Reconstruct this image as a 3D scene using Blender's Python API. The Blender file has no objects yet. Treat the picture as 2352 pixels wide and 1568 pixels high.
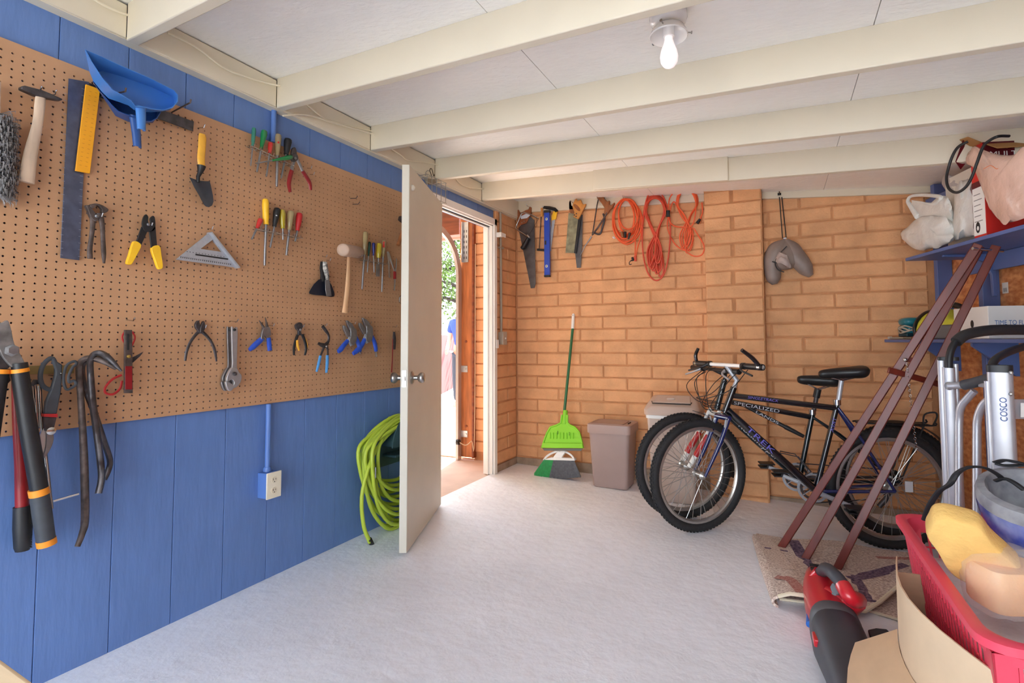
import bpy, math, random
import numpy as np
from mathutils import Vector, Matrix

# ---------------------------------------------------------------- camera
F = 1182.803; PX, PY = 1176 + 98.870, 784 - 61.651
CAM = np.array([2.1638774, 0.0, 1.0764259])
FW = np.array([-0.39949823, 0.91531267, 0.05102818])
RT = np.array([0.91633902, 0.40034074, -0.00707708])
UP = np.array([0.0269064, -0.04393183, 0.99867214])
sc = bpy.context.scene
COL = sc.collection
cd = bpy.data.cameras.new('camera'); cam = bpy.data.objects.new('camera', cd); COL.objects.link(cam)
cd.sensor_width = 36; cd.lens = F / 2352 * 36
cd.shift_x = -98.870 / 2352; cd.shift_y = -61.651 / 2352
cd.clip_start = 0.02
mw = Matrix.Identity(4)
for i in range(3):
    mw[i][0] = RT[i]; mw[i][1] = UP[i]; mw[i][2] = -FW[i]; mw[i][3] = CAM[i]
cam.matrix_world = mw
sc.camera = cam
# ---------------------------------------------------------------- light
wd = bpy.data.worlds.new('sky'); sc.world = wd; wd.use_nodes = True
bg = wd.node_tree.nodes['Background']
bg.inputs[0].default_value = (0.84, 0.92, 1.0, 1); bg.inputs[1].default_value = 5.2
sl = bpy.data.lights.new('sun', 'SUN'); sl.energy = 22; sl.angle = math.radians(0.6); sl.color = (1, .95, .88)
so = bpy.data.objects.new('sun', sl); COL.objects.link(so)
so.rotation_euler = Vector((-0.21, 0.80, 0.60)).to_track_quat('Z', 'Y').to_euler()
sc.view_settings.view_transform = 'Standard'; sc.view_settings.look = 'None'
sc.view_settings.exposure = 0.66; sc.view_settings.gamma = 1.0
sc.view_settings.use_curve_mapping = False
try:
    sc.cycles.max_bounces = 10; sc.cycles.diffuse_bounces = 6; sc.cycles.transparent_max_bounces = 16
except Exception:
    pass

# ---------------------------------------------------------------- helpers
rnd = random.Random(7)
PI = math.pi
def A(*p): return np.array(p, float)
def ray(u, v): return FW + RT * ((u - PX) / F) - UP * ((v - PY) / F)
def onx(u, v, x=0.0):
    d = ray(u, v); return CAM + d * ((x - CAM[0]) / d[0])
def ony(u, v, y):
    d = ray(u, v); return CAM + d * ((y - CAM[1]) / d[1])
def onz(u, v, z=0.0):
    d = ray(u, v); return CAM + d * ((z - CAM[2]) / d[2])
def onp(u, v, P, n):
    d = ray(u, v); n = np.array(n, float); return CAM + d * (((np.array(P) - CAM) @ n) / (d @ n))
FSL = -0.036                                                # the floor falls away to the right
def FZ(x): return FSL * x
def onf(u, v, h=0.0):
    d = ray(u, v); return CAM + d * ((FSL * CAM[0] + h - CAM[2]) / (d[2] - FSL * d[0]))
def pxm(P): return float((np.array(P) - CAM) @ FW) / F     # metres per photo pixel at P
WY = 4.093                                                   # brick wall face
def L(u, v, d=0.01): return onx(u, v, d)                     # point off the left wall
def B(u, v, d=0.01): return ony(u, v, WY - d)                # point off the brick wall
def nrm(a):
    a = np.array(a, float); n = np.linalg.norm(a); return a / n if n > 1e-9 else a

def lin(c):
    o = []
    for x in c:
        x = x / 255.0
        o.append(x / 12.92 if x <= 0.04045 else ((x + 0.055) / 1.055) ** 2.4)
    return (o[0], o[1], o[2], 1.0)
MATS = {}
def mat(name, col, r=0.5, m=0.0, var=0.0, sc=30.0, bump=0.0, bs=60.0, spec=0.5, alpha=1.0, trans=0.0, emit=0.0, stretch=None, col2=None, coat=0.0, sss=0.0, ramp=(0.35, 0.65), dist=0.002, detail=4):
    if name in MATS: return MATS[name]
    M = bpy.data.materials.new(name); M.use_nodes = True
    nt = M.node_tree; b = nt.nodes['Principled BSDF']
    b.inputs['Base Color'].default_value = lin(col)
    b.inputs['Roughness'].default_value = r; b.inputs['Metallic'].default_value = m
    b.inputs['Specular IOR Level'].default_value = spec
    b.inputs['Alpha'].default_value = alpha
    b.inputs['Transmission Weight'].default_value = trans
    b.inputs['Coat Weight'].default_value = coat
    if sss: b.inputs['Subsurface Weight'].default_value = sss; b.inputs['Subsurface Radius'].default_value = (.02, .01, .006)
    if emit:
        b.inputs['Emission Color'].default_value = lin(col); b.inputs['Emission Strength'].default_value = emit
    N = nt.nodes.new; K = nt.links.new
    if var or bump or col2:
        tc = N('ShaderNodeTexCoord'); mp = N('ShaderNodeMapping'); K(tc.outputs['Object'], mp.inputs[0])
        if stretch: mp.inputs['Scale'].default_value = stretch
    if var or col2:
        nz = N('ShaderNodeTexNoise'); nz.inputs['Scale'].default_value = sc; nz.inputs['Detail'].default_value = detail
        K(mp.outputs[0], nz.inputs['Vector'])
        rp = N('ShaderNodeValToRGB'); K(nz.outputs['Fac'], rp.inputs[0])
        c = lin(col)
        if col2: c0, c1 = c, lin(col2)
        else:
            c0 = tuple(max(0, x * (1 - var)) for x in c[:3]) + (1,); c1 = tuple(min(1, x * (1 + var)) for x in c[:3]) + (1,)
        rp.color_ramp.elements[0].color = c0; rp.color_ramp.elements[1].color = c1
        rp.color_ramp.elements[0].position = ramp[0]; rp.color_ramp.elements[1].position = ramp[1]
        K(rp.outputs[0], b.inputs['Base Color'])
    if bump:
        n2 = N('ShaderNodeTexNoise'); n2.inputs['Scale'].default_value = bs; n2.inputs['Detail'].default_value = 5
        K(mp.outputs[0], n2.inputs['Vector'])
        bp = N('ShaderNodeBump'); bp.inputs['Strength'].default_value = bump; bp.inputs['Distance'].default_value = dist
        K(n2.outputs['Fac'], bp.inputs['Height']); K(bp.outputs[0], b.inputs['Normal'])
    MATS[name] = M
    return M

class G:
    """collects geometry in world coordinates; ob() links it as one mesh"""
    def __init__(s): s.v = []; s.f = []
    def add(s, vs, fs):
        o = len(s.v); s.v += [tuple(map(float, p)) for p in vs]; s.f += [tuple(i + o for i in f) for f in fs]; return s
    def box(s, a, b):
        x0, y0, z0 = a; x1, y1, z1 = b
        return s.add([(x0,y0,z0),(x1,y0,z0),(x1,y1,z0),(x0,y1,z0),(x0,y0,z1),(x1,y0,z1),(x1,y1,z1),(x0,y1,z1)],
                     [(0,3,2,1),(4,5,6,7),(0,1,5,4),(1,2,6,5),(2,3,7,6),(3,0,4,7)])
    def obox(s, c, ax, ay, az):
        """oriented box: centre and three half-axis vectors"""
        c, ax, ay, az = map(np.array, (c, ax, ay, az))
        vs = [c + i*ax + j*ay + k*az for k in (-1, 1) for j in (-1, 1) for i in (-1, 1)]
        return s.add(vs, [(0,2,3,1),(4,5,7,6),(0,1,5,4),(1,3,7,5),(3,2,6,7),(2,0,4,6)])
    def bar(s, p, q, w, h, side=(0, 0, 1)):
        """rectangular bar from p to q; w along side, h across"""
        p, q = np.array(p, float), np.array(q, float); d = q - p; t = nrm(d)
        a = nrm(np.array(side) - t * (np.array(side) @ t)); b = np.cross(t, a)
        return s.obox((p + q) / 2, d / 2, a * w / 2, b * h / 2)
    def tube(s, pts, r, n=8, closed=False, caps=True, flat=None):
        pts = [np.array(p, float) for p in pts]; m = len(pts)
        rs = [r] * m if np.isscalar(r) else list(r)
        tang = []
        for i in range(m):
            if closed: t = pts[(i + 1) % m] - pts[i - 1]
            else: t = pts[min(i + 1, m - 1)] - pts[max(i - 1, 0)]
            tang.append(nrm(t))
        ref = A(0, 0, 1) if abs(tang[0][2]) < 0.9 else A(1, 0, 0)
        a = nrm(ref - tang[0] * (ref @ tang[0])); vs = []
        for i in range(m):
            t = tang[i]; a = nrm(a - t * (a @ t)); b = np.cross(t, a)
            for k in range(n):
                an = 2 * PI * k / n
                ca, sa = math.cos(an), math.sin(an)
                o = a * ca + b * sa
                if flat is not None:
                    fn = nrm(np.array(flat[0])); o = o - fn * (o @ fn) * (1 - flat[1])
                vs.append(pts[i] + o * rs[i])
        fs = []
        for i in range(m if closed else m - 1):
            j = (i + 1) % m
            for k in range(n):
                fs.append((i*n + k, i*n + (k+1) % n, j*n + (k+1) % n, j*n + k))
        if caps and not closed:
            fs.append(tuple(range(n - 1, -1, -1))); fs.append(tuple((m-1)*n + k for k in range(n)))
        return s.add(vs, fs)
    def prism(s, pts, off, holes=None):
        """outline of 3-D points extruded by vector off; keeps the given outline as the far (front) face when off points back"""
        pts = [np.array(p, float) for p in pts]; off = np.array(off, float); n = len(pts)
        vs = pts + [p + off for p in pts]
        fs = [tuple(range(n)), tuple(range(2*n - 1, n - 1, -1))]
        for i in range(n):
            j = (i + 1) % n; fs.append((j, i, n + i, n + j))
        return s.add(vs, fs)
    def ringprism(s, outer, inner, off):
        """plate with one hole; outer and inner have equal counts"""
        o = [np.array(p, float) for p in outer]; i_ = [np.array(p, float) for p in inner]; off = np.array(off, float); n = len(o)
        vs = o + i_ + [p + off for p in o] + [p + off for p in i_]
        fs = []
        for k in range(n):
            j = (k + 1) % n
            fs += [(k, j, n + j, n + k), (2*n + j, 2*n + k, 3*n + k, 3*n + j), (j, k, 2*n + k, 2*n + j), (n + k, n + j, 3*n + j, 3*n + k)]
        return s.add(vs, fs)
    def lathe(s, prof, o, ax, n=20, caps=True, sq=None):
        """profile of (radius, height) around axis ax from o"""
        o = np.array(o, float); ax = nrm(ax)
        ref = A(0, 0, 1) if abs(ax[2]) < 0.9 else A(1, 0, 0)
        a = nrm(ref - ax * (ref @ ax)); b = np.cross(ax, a); vs = []
        for (r, h) in prof:
            for k in range(n):
                an = 2 * PI * k / n
                vs.append(o + ax * h + (a * math.cos(an) + b * math.sin(an)) * r)
        m = len(prof); fs = []
        for i in range(m - 1):
            for k in range(n):
                fs.append((i*n + k, i*n + (k+1) % n, (i+1)*n + (k+1) % n, (i+1)*n + k))
        if caps:
            if prof[0][0] > 1e-5: fs.append(tuple(range(n - 1, -1, -1)))
            if prof[-1][0] > 1e-5: fs.append(tuple((m-1)*n + k for k in range(n)))
        return s.add(vs, fs)
    def loft(s, rings, closed=True, caps=True):
        n = len(rings[0]); vs = [p for r in rings for p in r]; fs = []
        for i in range(len(rings) - 1):
            for k in range(n if closed else n - 1):
                fs.append((i*n + k, i*n + (k+1) % n, (i+1)*n + (k+1) % n, (i+1)*n + k))
        if caps and closed:
            fs.append(tuple(range(n - 1, -1, -1))); fs.append(tuple((len(rings)-1)*n + k for k in range(n)))
        return s.add(vs, fs)
    def ball(s, c, r, n=12, m=8):
        c = np.array(c, float); r = np.array(r if not np.isscalar(r) else (r, r, r), float)
        rings = []
        for i in range(1, m):
            th = PI * i / m
            rings.append([c + r * A(math.sin(th) * math.cos(2*PI*k/n), math.sin(th) * math.sin(2*PI*k/n), -math.cos(th)) for k in range(n)])
        vs = [p for q in rings for p in q] + [c - A(0, 0, r[2]), c + A(0, 0, r[2])]
        fs = [(i*n + k, i*n + (k+1) % n, (i+1)*n + (k+1) % n, (i+1)*n + k) for i in range(m - 2) for k in range(n)]
        b_, t_ = len(vs) - 2, len(vs) - 1
        fs += [(b_, (k+1) % n, k) for k in range(n)] + [(t_, (m-2)*n + k, (m-2)*n + (k+1) % n) for k in range(n)]
        return s.add(vs, fs)
    def torus(s, c, ax, R, r, n=32, m=8):
        c = np.array(c, float); ax = nrm(ax); ref = A(0, 0, 1) if abs(ax[2]) < 0.9 else A(1, 0, 0)
        a = nrm(ref - ax * (ref @ ax)); b = np.cross(ax, a)
        return s.tube([c + (a * math.cos(2*PI*k/n) + b * math.sin(2*PI*k/n)) * R for k in range(n)], r, m, closed=True)
    def ob(s, name, m, parent=None, bev=0.0, smooth=True, sharp=48, sub=0, label=None):
        me = bpy.data.meshes.new(name)
        base = np.zeros(3)
        V = np.array(s.v)
        if parent is None:
            base = A((V[:, 0].min() + V[:, 0].max()) / 2, (V[:, 1].min() + V[:, 1].max()) / 2, V[:, 2].min())
        else:
            base = np.array(parent['_o'][:])
        V = V - base
        me.from_pydata([tuple(p) for p in V], [], s.f); me.validate(); me.update()
        import bmesh
        bm = bmesh.new(); bm.from_mesh(me); bmesh.ops.recalc_face_normals(bm, faces=bm.faces); bm.to_mesh(me); bm.free()
        if smooth and len(me.polygons):
            me.polygons.foreach_set('use_smooth', [True] * len(me.polygons))
            me.set_sharp_from_angle(angle=math.radians(sharp))
        me.materials.append(m)
        o = bpy.data.objects.new(name, me); COL.objects.link(o)
        if parent is None: o.location = base
        else: o.parent = parent
        o['_o'] = [float(x) for x in base]
        if bev:
            md = o.modifiers.new('bevel', 'BEVEL'); md.width = bev; md.segments = 2; md.limit_method = 'ANGLE'; md.angle_limit = math.radians(40)
        if sub:
            md = o.modifiers.new('sub', 'SUBSURF'); md.levels = sub; md.render_levels = sub
        if label: o['label'] = label
        return o
def thing(name, label, cat, loc, group=None):
    o = bpy.data.objects.new(name, None); COL.objects.link(o); o.location = tuple(map(float, loc)); o.empty_display_size = .05
    o['_o'] = [float(x) for x in loc]; o['label'] = label; o['category'] = cat
    if group: o['group'] = group
    return o
def tag(o, label, cat, group=None):
    o['label'] = label; o['category'] = cat
    if group: o['group'] = group
    return o
def struct(o): o['kind'] = 'structure'; return o
def lp(g, px, d, t):
    """pixel outline on the left wall, front face at x=d, thickness t"""
    return g.prism([L(u, v, d) for u, v in px], (-t, 0, 0))
def bpz(g, px, d, t):
    return g.prism([B(u, v, d) for u, v in px], (0, t, 0))
def spline(pts, n=6, closed=False):
    P = [np.array(p, float) for p in pts]; m = len(P); out = []
    for i in range(m if closed else m - 1):
        p0 = P[(i - 1) % m] if closed or i > 0 else P[0]*2 - P[1]
        p1 = P[i]; p2 = P[(i + 1) % m]
        p3 = P[(i + 2) % m] if closed or i + 2 < m else P[-1]*2 - P[-2]
        for k in range(n):
            t = k / n
            out.append(0.5 * ((2*p1) + (-p0 + p2)*t + (2*p0 - 5*p1 + 4*p2 - p3)*t*t + (-p0 + 3*p1 - 3*p2 + p3)*t**3))
    if not closed: out.append(P[-1])
    return out
def text(name, s, o, ux, uy, h, m, parent, w=None, bold=0.0, shear=0.0, label=None):
    """flat lettering: lower-left corner o, reading along ux, up along uy, cap height h, optional total width w"""
    cu = bpy.data.curves.new(name, 'FONT'); cu.body = s; cu.size = 1.0; cu.extrude = 0.0; cu.offset = bold; cu.shear = shear
    to = bpy.data.objects.new(name, cu); COL.objects.link(to)
    dg = bpy.context.evaluated_depsgraph_get(); dg.update()
    me = bpy.data.meshes.new_from_object(to.evaluated_get(dg)); bpy.data.objects.remove(to); bpy.data.curves.remove(cu)
    V = np.array([v.co[:] for v in me.vertices]); fs = [tuple(p.vertices) for p in me.polygons]; bpy.data.meshes.remove(me)
    V -= V.min(0); hh = V[:, 1].max(); ww = V[:, 0].max()
    ux = nrm(ux); uy = nrm(uy); sy = h / hh; sx = (w / ww) if w else sy
    g = G(); g.add([np.array(o) + ux * (p[0]*sx) + uy * (p[1]*sy) for p in V], fs)
    return g.ob(name, m, parent, smooth=False, label=label)
# ================================================================ materials of the setting
m_floor = mat('painted concrete', (238, 242, 251), .5, var=.035, sc=3, bump=.5, bs=16, dist=.012, detail=6)
m_blue = mat('blue siding paint', (98, 130, 188), .42, var=.04, sc=8, bump=.28, bs=12, stretch=(1, 4, .7), dist=.006)
m_peg = mat('pegboard', (192, 147, 110), .45, var=.05, sc=6)
m_cream = mat('cream paint', (226, 216, 194), .5, var=.02, sc=5, bump=.1, bs=30)
m_osbp = mat('painted strand board', (252, 250, 244), .5, var=.015, sc=9, bump=.6, bs=26, dist=.006, stretch=(1, 2.2, 1))
m_brick = mat('ochre painted block', (224, 168, 120), .8, var=.10, sc=7, bump=.7, bs=70, dist=.006)
m_mort = mat('ochre painted mortar', (196, 140, 96), .9, var=.14, sc=9, bump=.7, bs=60, dist=.006)
m_conc = mat('bare footing', (160, 138, 118), .9, var=.2, sc=12, bump=.6, bs=40, dist=.006)
m_white = mat('white gloss paint', (243, 242, 238), .35, var=.02, sc=6)
m_door = mat('door paint', (216, 210, 194), .45, var=.03, sc=4)
m_osb = mat('strand board', (184, 98, 46), .5, col2=(240, 172, 112), sc=24, bump=.5, bs=34, stretch=(1, 1, 1.7), detail=8, ramp=(.3, .75))
m_dkblue = mat('blue shelf paint', (88, 108, 160), .4, var=.04, sc=8)
m_tan = mat('tan concrete', (196, 172, 158), .85, var=.10, sc=4, bump=.3, bs=30)
m_pave = mat('sunlit concrete', (206, 202, 196), .9, var=.05, sc=2)
# ================================================================ floor
SL = 0.30                                   # the right wall runs off at an angle
P0 = A(3.06, WY, 0); AV = nrm((SL, -1, 0)); NV = A(-AV[1] * -1, 0, 0)
NV = nrm((-1, -SL, 0))                      # into the room
def RW(s, d, z): return P0 + AV * s + NV * d + A(0, 0, z)   # along the right wall, off it, up
FY = -1.6                                   # open front of the store, behind the camera
e = RW((WY - FY) / -AV[1], 0, 0)
g = G(); g.prism([(-.02, FY, FZ(-.02)), (e[0] + .2, FY, FZ(e[0] + .2)), (3.26, WY + .02, FZ(3.26)), (-.02, WY + .02, FZ(-.02))], (0, 0, -.1))
struct(g.ob('floor', m_floor, smooth=False))
# ================================================================ left wall, blue siding
HY0, HY1, DH = 2.85, 3.67, 2.03
g = G(); g.box((-.09, FY, 0), (-.020, HY0, 2.45)).box((-.09, HY0, DH), (-.020, 3.72, 2.45))
wl = struct(g.ob('wall_left', m_blue, smooth=False))
def plank(y0, y1, z0, z1):
    g = G(); g.box((-.03, y0 + .0011, z0), (-.016, y1 - .0011, z1)); return g.ob("siding_plank", m_blue, wl, bev=.0015)
y = 0.872 - .2 * 13
while y < 3.7:
    a, b = max(y, FY), min(y + .2, 3.715)
    if y > 2.6 and y < 2.85: plank(a, min(b, HY0), 0, DH); plank(a, b, DH + .001, 2.3)
    elif y >= 2.84: plank(a, b, DH + .005, 2.3)
    else: plank(a, b, 0, 2.3)
    y += .2
# ================================================================ brick wall at the back, its pier and the stub beside the door
RZ0, RH = 1.1769, 0.1016
def brick(parent, c0, ux, w, z0, z1, nv, depth=.03, m=None, ch=.006):
    """one block: c0 lower corner point on face plane, ux along, nv out of the wall"""
    ux = np.array(ux, float); nv = np.array(nv, float); c0 = np.array(c0, float)
    j = lambda k=.0022: rnd.uniform(-k, k)
    gap = .0045
    x0, x1 = gap + j(), w - gap + j(); za, zb = z0 + gap + j(), z1 - gap + j()
    o = rnd.uniform(-.0035, .0035)
    vs = []
    for dep, ins in ((-depth, 0), (-ch + o, 0), (o, ch)):
        for (x, z) in ((x0 + ins, za + ins), (x1 - ins, za + ins), (x1 - ins, zb - ins), (x0 + ins, zb - ins)):
            p = c0 + ux * (x + j(.0012)) + nv * dep; vs.append((p[0], p[1], z + j(.0012)))
    fs = [(8, 9, 10, 11)]
    for k in range(4):
        n = (k + 1) % 4
        fs += [(k, n, 4 + n, 4 + k), (4 + k, 4 + n, 8 + n, 8 + k)]
    g = G(); g.add(vs, fs)
    return g.ob('brick', m or m_brick, parent, smooth=False)
g = G(); g.box((-.05, WY + .009, -.2), (3.3, WY + .2, 2.5)); g.box((-.95, WY + .009, -.05), (-.05, WY + .2, 0))
wb = struct(g.ob('wall_back', m_mort, smooth=False))
ks = range(-13, 11)
for k in ks:
    z0 = RZ0 + k * RH; z1 = z0 + RH
    x = .2013 + (0 if k % 2 else .2032) - .4064 * 2
    while x < 1.66:
        a, b = max(x, 0.002), min(x + .4064, 1.665)
        if b - a > .03 and z1 > .0: brick(wb, (a, WY, 0), (1, 0, 0), b - a, z0, min(z1, 2.28), (0, -1, 0))
        x += .4064
    z0 = 1.1925 + k * .1036; z1 = z0 + .1036
    x = 2.316 + (.2085 if k % 2 else 0) - .417 * 2
    while x < 3.06:
        a, b = max(x, 2.06), min(x + .417, 3.075)
        if b - a > .03 and z0 < 2.16: brick(wb, (a, WY, 0), (1, 0, 0), b - a, z0, z1, (0, -1, 0), ch=.008)
        x += .417
g = G(); g.box((-.05, WY - .006, -.1), (1.66, WY + .03, .055)).box((2.06, WY - .004, -.16), (3.1, WY + .03, -.055))
g.ob('footing', m_conc, wb, smooth=False)
PFY = 3.98                                                                   # pier
g = G(); g.box((1.662, PFY + .01, -.15), (2.066, WY + .02, 2.30))
wp = struct(g.ob('wall_pier', m_mort, smooth=False))
for k in range(-13, 11):
    z0 = RZ0 + .0 + k * RH; z1 = z0 + RH
    z0 = max(z0, -.09)
    if k % 2 == 0: cuts = [(0, .407)]
    else: cuts = [(0, .195), (.21, .197)]
    for a, w in cuts:
        if k == 7: cuts
        brick(wp, (1.658 + a, PFY, 0), (1, 0, 0), w, z0, min(z1, 2.27), (0, -1, 0), depth=.11)
g = G(); g.box((-.085, 3.715, 0), (-.009, WY + .01, 2.24))
wst = struct(g.ob('wall_stub', m_mort, smooth=False))
for k in range(-11, 10):
    z0 = RZ0 + k * RH; z1 = z0 + RH
    for a, b in ([(3.72, 4.085)] if k % 2 else [(3.72, 3.93), (3.93, 4.085)]):
        brick(wst, (0, a, 0), (0, 1, 0), b - a, z0, z1, (1, 0, 0), depth=.02)
g = G(); g.box((-.08, 3.72, 0), (.004, WY, .055)); g.ob('footing', m_conc, wst, smooth=False)
# ================================================================ ceiling, rafters, ledger
CS, CT = -0.1232, -0.084
def CZ(x, y): return 2.2952 + .0099 * (y - CS * (x - .04)) + CT * (x - .04)
def RY(y0, x): return y0 + CS * (x - .04)
g = G()
XR = 5.2
def quad(x0, x1, ya, yb, dz):
    return [(x0, RY(ya, x0), CZ(x0, RY(ya, x0)) + dz), (x1, RY(ya, x1), CZ(x1, RY(ya, x1)) + dz), (x1, RY(yb, x1), CZ(x1, RY(yb, x1)) + dz), (x0, RY(yb, x0), CZ(x0, RY(yb, x0)) + dz)]
g.prism(quad(-.13, XR, FY - .2, 5.0, .014), (0, 0, .08))
ce = struct(g.ob('ceiling', m_cream, smooth=False))
RYS = [1.6375 + .6028 * k for k in range(-5, 4)]
xcuts = [-.02, 1.268, 2.475, 3.68, XR]
ys = [FY - .15] + [y + .019 for y in RYS] + [4.95]
for i in range(len(ys) - 1):
    for j in range(len(xcuts) - 1):
        if j == 0 and i == 7: pass
        g = G(); g.prism(quad(xcuts[j] + .0015, xcuts[j+1] - .0015, ys[i], ys[i+1], 0), (0, 0, .013))
        g.ob('ceiling_panel', m_osbp, ce, smooth=False)
RD = .140
for y0 in RYS:
    g = G(); x1 = XR
    lo = [(x, RY(y0 + dy, x), CZ(x, RY(y0, x)) - RD) for x, dy in ((.036, 0), (x1, 0), (x1, .038), (.036, .038))]
    hi = [(p[0], p[1], p[2] + RD + .002) for p in lo]
    g.add(lo + hi, [(3, 2, 1, 0), (4, 5, 6, 7), (0, 1, 5, 4), (1, 2, 6, 5), (2, 3, 7, 6), (3, 0, 4, 7)])
    g.ob('rafter', m_cream, ce, bev=.004)
# ledger along the left wall, in lengths between rafters
for i in range(len(RYS) + 1):
    a = RYS[i - 1] + .0385 if i > 0 else FY
    b = RYS[i] + .001 if i < len(RYS) else WY
    g = G(); z0 = 2.176 + .006 * (a - 1) / 2
    g.box((-.03, a, z0), (.036, b, CZ(0, (a + b) / 2) - .008))
    g.ob('ledger_block', m_cream, ce, bev=.003)
g = G(); g.box((-.03, FY, 2.172), (.030, WY, 2.182)); tl = struct(g.ob('trim_1', m_cream, smooth=False))
# plate over the brick wall
def plate(x0, x1, za0, za1, zb0, zb1, nm):
    g = G(); y0, y1 = WY - .022, WY + .05
    g.add([(x0,y0,za0),(x1,y0,za1),(x1,y1,za1),(x0,y1,za0),(x0,y0,zb0),(x1,y0,zb1),(x1,y1,zb1),(x0,y1,zb0)],
          [(0,3,2,1),(4,5,6,7),(0,1,5,4),(1,2,6,5),(2,3,7,6),(3,0,4,7)])
    return struct(g.ob(nm, m_cream, bev=.003))
plate(.0, 1.66, 2.232, 2.146, 2.42, 2.36, 'trim_2')
plate(2.066, 3.25, 2.117, 2.025, 2.38, 2.29, 'trim_3')
# cover board screwed over the last rafter
g = G()
p = []
for x, z0, z1 in ((1.015, 2.112, 2.248), (1.906, 2.029, 2.174)):
    p.append((x, RY(RYS[-1], x) - .001, z0)); p.append((x, RY(RYS[-1], x) - .001, z1))
g.prism([p[0], p[2], p[3], p[1]], (-.0015, -.02, 0))
g.ob('cover_board', m_cream, ce, bev=.003)
# ================================================================ right wall: studs, strand board
g = G(); e1 = (WY - FY) / -AV[1]
g.prism([RW(-.2, -.115, 0), RW(e1, -.115, 0), RW(e1, -.18, 0), RW(-.2, -.18, 0)], (0, 0, 2.4)); g.v = [(x, y, z - .25 if z < .1 else z) for x, y, z in g.v]
wr = struct(g.ob('wall_right', m_osb, smooth=False))
for k in range(5):
    s0 = -.1 + 1.22 * k
    g = G(); g.prism([RW(s0 + .002, -.09, 0), RW(s0 + 1.218, -.09, 0), RW(s0 + 1.218, -.114, 0), RW(s0 + .002, -.114, 0)], (0, 0, 2.3)); g.v = [(x, y, z - .24 if z < .1 else z) for x, y, z in g.v]; g.ob('sheet_panel', m_osb, wr, smooth=False)
for k in range(14):
    s0 = .085 + .4 * k
    if s0 > e1 - .1: break
    g = G(); g.prism([RW(s0, 0, 0.04), RW(s0 + .038, 0, .04), RW(s0 + .038, -.089, .04), RW(s0, -.089, .04)], (0, 0, 2.03)); g.v = [(x, y, z - .25 if z < .1 else z) for x, y, z in g.v]
    g.ob('stud', m_dkblue, wr, bev=.003)
for z0 in (0, 1.905):
    g = G(); g.prism([RW(.03, .002, z0), RW(e1 - .05, .002, z0), RW(e1 - .05, -.089, z0), RW(.03, -.089, z0)], (0, 0, .04 if z0 == 0 else .085)); g.v = [(x, y, z if z > 1 else FZ(x) - .05 + (z if z > .02 else -.05) * 2.0) for x, y, z in g.v]; g.ob('rail', m_dkblue, wr, bev=.003)
# small barcode sticker left on the strand board
# front: jamb posts and header of the wide opening behind the camera
g = G(); g.box((-.05, FY - .1, -.2), (.25, FY, 2.3)).box((3.0, FY - .1, -.25), (5.2, FY, 2.3))
struct(g.ob('wall_front', m_cream, smooth=False))
# ================================================================ pegboard with real holes
def pegboard():
    I = .0254; Y0, Y1 = .755 - I * 16.5, .755 + I * 79.5; Z0, Z1 = .799, .799 + 1.2192
    ny = int(round((Y1 - Y0) / I)); zr = 1.1689
    kz0 = math.ceil((Z0 - zr) / I + .3); nz = int((Z1 - Z0) / I)
    T = .006; r = .0033; nh = 8
    vs = []; fs = []
    ring = [(math.cos(2*PI*(k + .5)/nh) * r, math.sin(2*PI*(k + .5)/nh) * r) for k in range(nh)]
    # 8 outer points: corners + edge mids of the cell
    h = I / 2
    out = [(h, h), (0, h), (-h, h), (-h, 0), (-h, -h), (0, -h), (h, -h), (h, 0)]
    ring = [(math.cos(PI/4 + 2*PI*k/nh) * r, math.sin(PI/4 + 2*PI*k/nh) * r) for k in range(nh)]
    for i in range(ny):
        for j in range(nz):
            cy = Y0 + I * (i + .5); cz = zr + I * (kz0 + j)
            if cz + h > Z1: continue
            o = len(vs)
            zlo = Z0 if j == 0 else None; zhi = Z1 if cz + h + I > Z1 else None
            for (a, b) in out:
                z = cz + b
                if zlo is not None and b < 0: z = zlo
                if zhi is not None and b > 0: z = zhi
                vs.append((0, cy + a, z))
            for (a, b) in ring: vs.append((0, cy + a, cz + b))
            for (a, b) in ring: vs.append((-T, cy + a, cz + b))
            for k in range(8):
                n = (k + 1) % 8
                fs.append((o + k, o + n, o + 8 + n, o + 8 + k)); fs.append((o + 8 + k, o + 8 + n, o + 16 + n, o + 16 + k))
    o = len(vs)
    vs += [(0, Y0, Z0), (0, Y1, Z0), (0, Y1, Z1), (0, Y0, Z1), (-T, Y0, Z0), (-T, Y1, Z0), (-T, Y1, Z1), (-T, Y0, Z1)]
    for k in range(4):
        n = (k + 1) % 4; fs.append((o + k, o + 4 + k, o + 4 + n, o + n))
    me = bpy.data.meshes.new('pegboard'); me.from_pydata(vs, [], fs); me.update()
    me.materials.append(m_peg)
    ob = bpy.data.objects.new('pegboard', me); COL.objects.link(ob)
    tag(ob, 'brown perforated pegboard panel fixed to the blue wall', 'pegboard')
pegboard()
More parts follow.
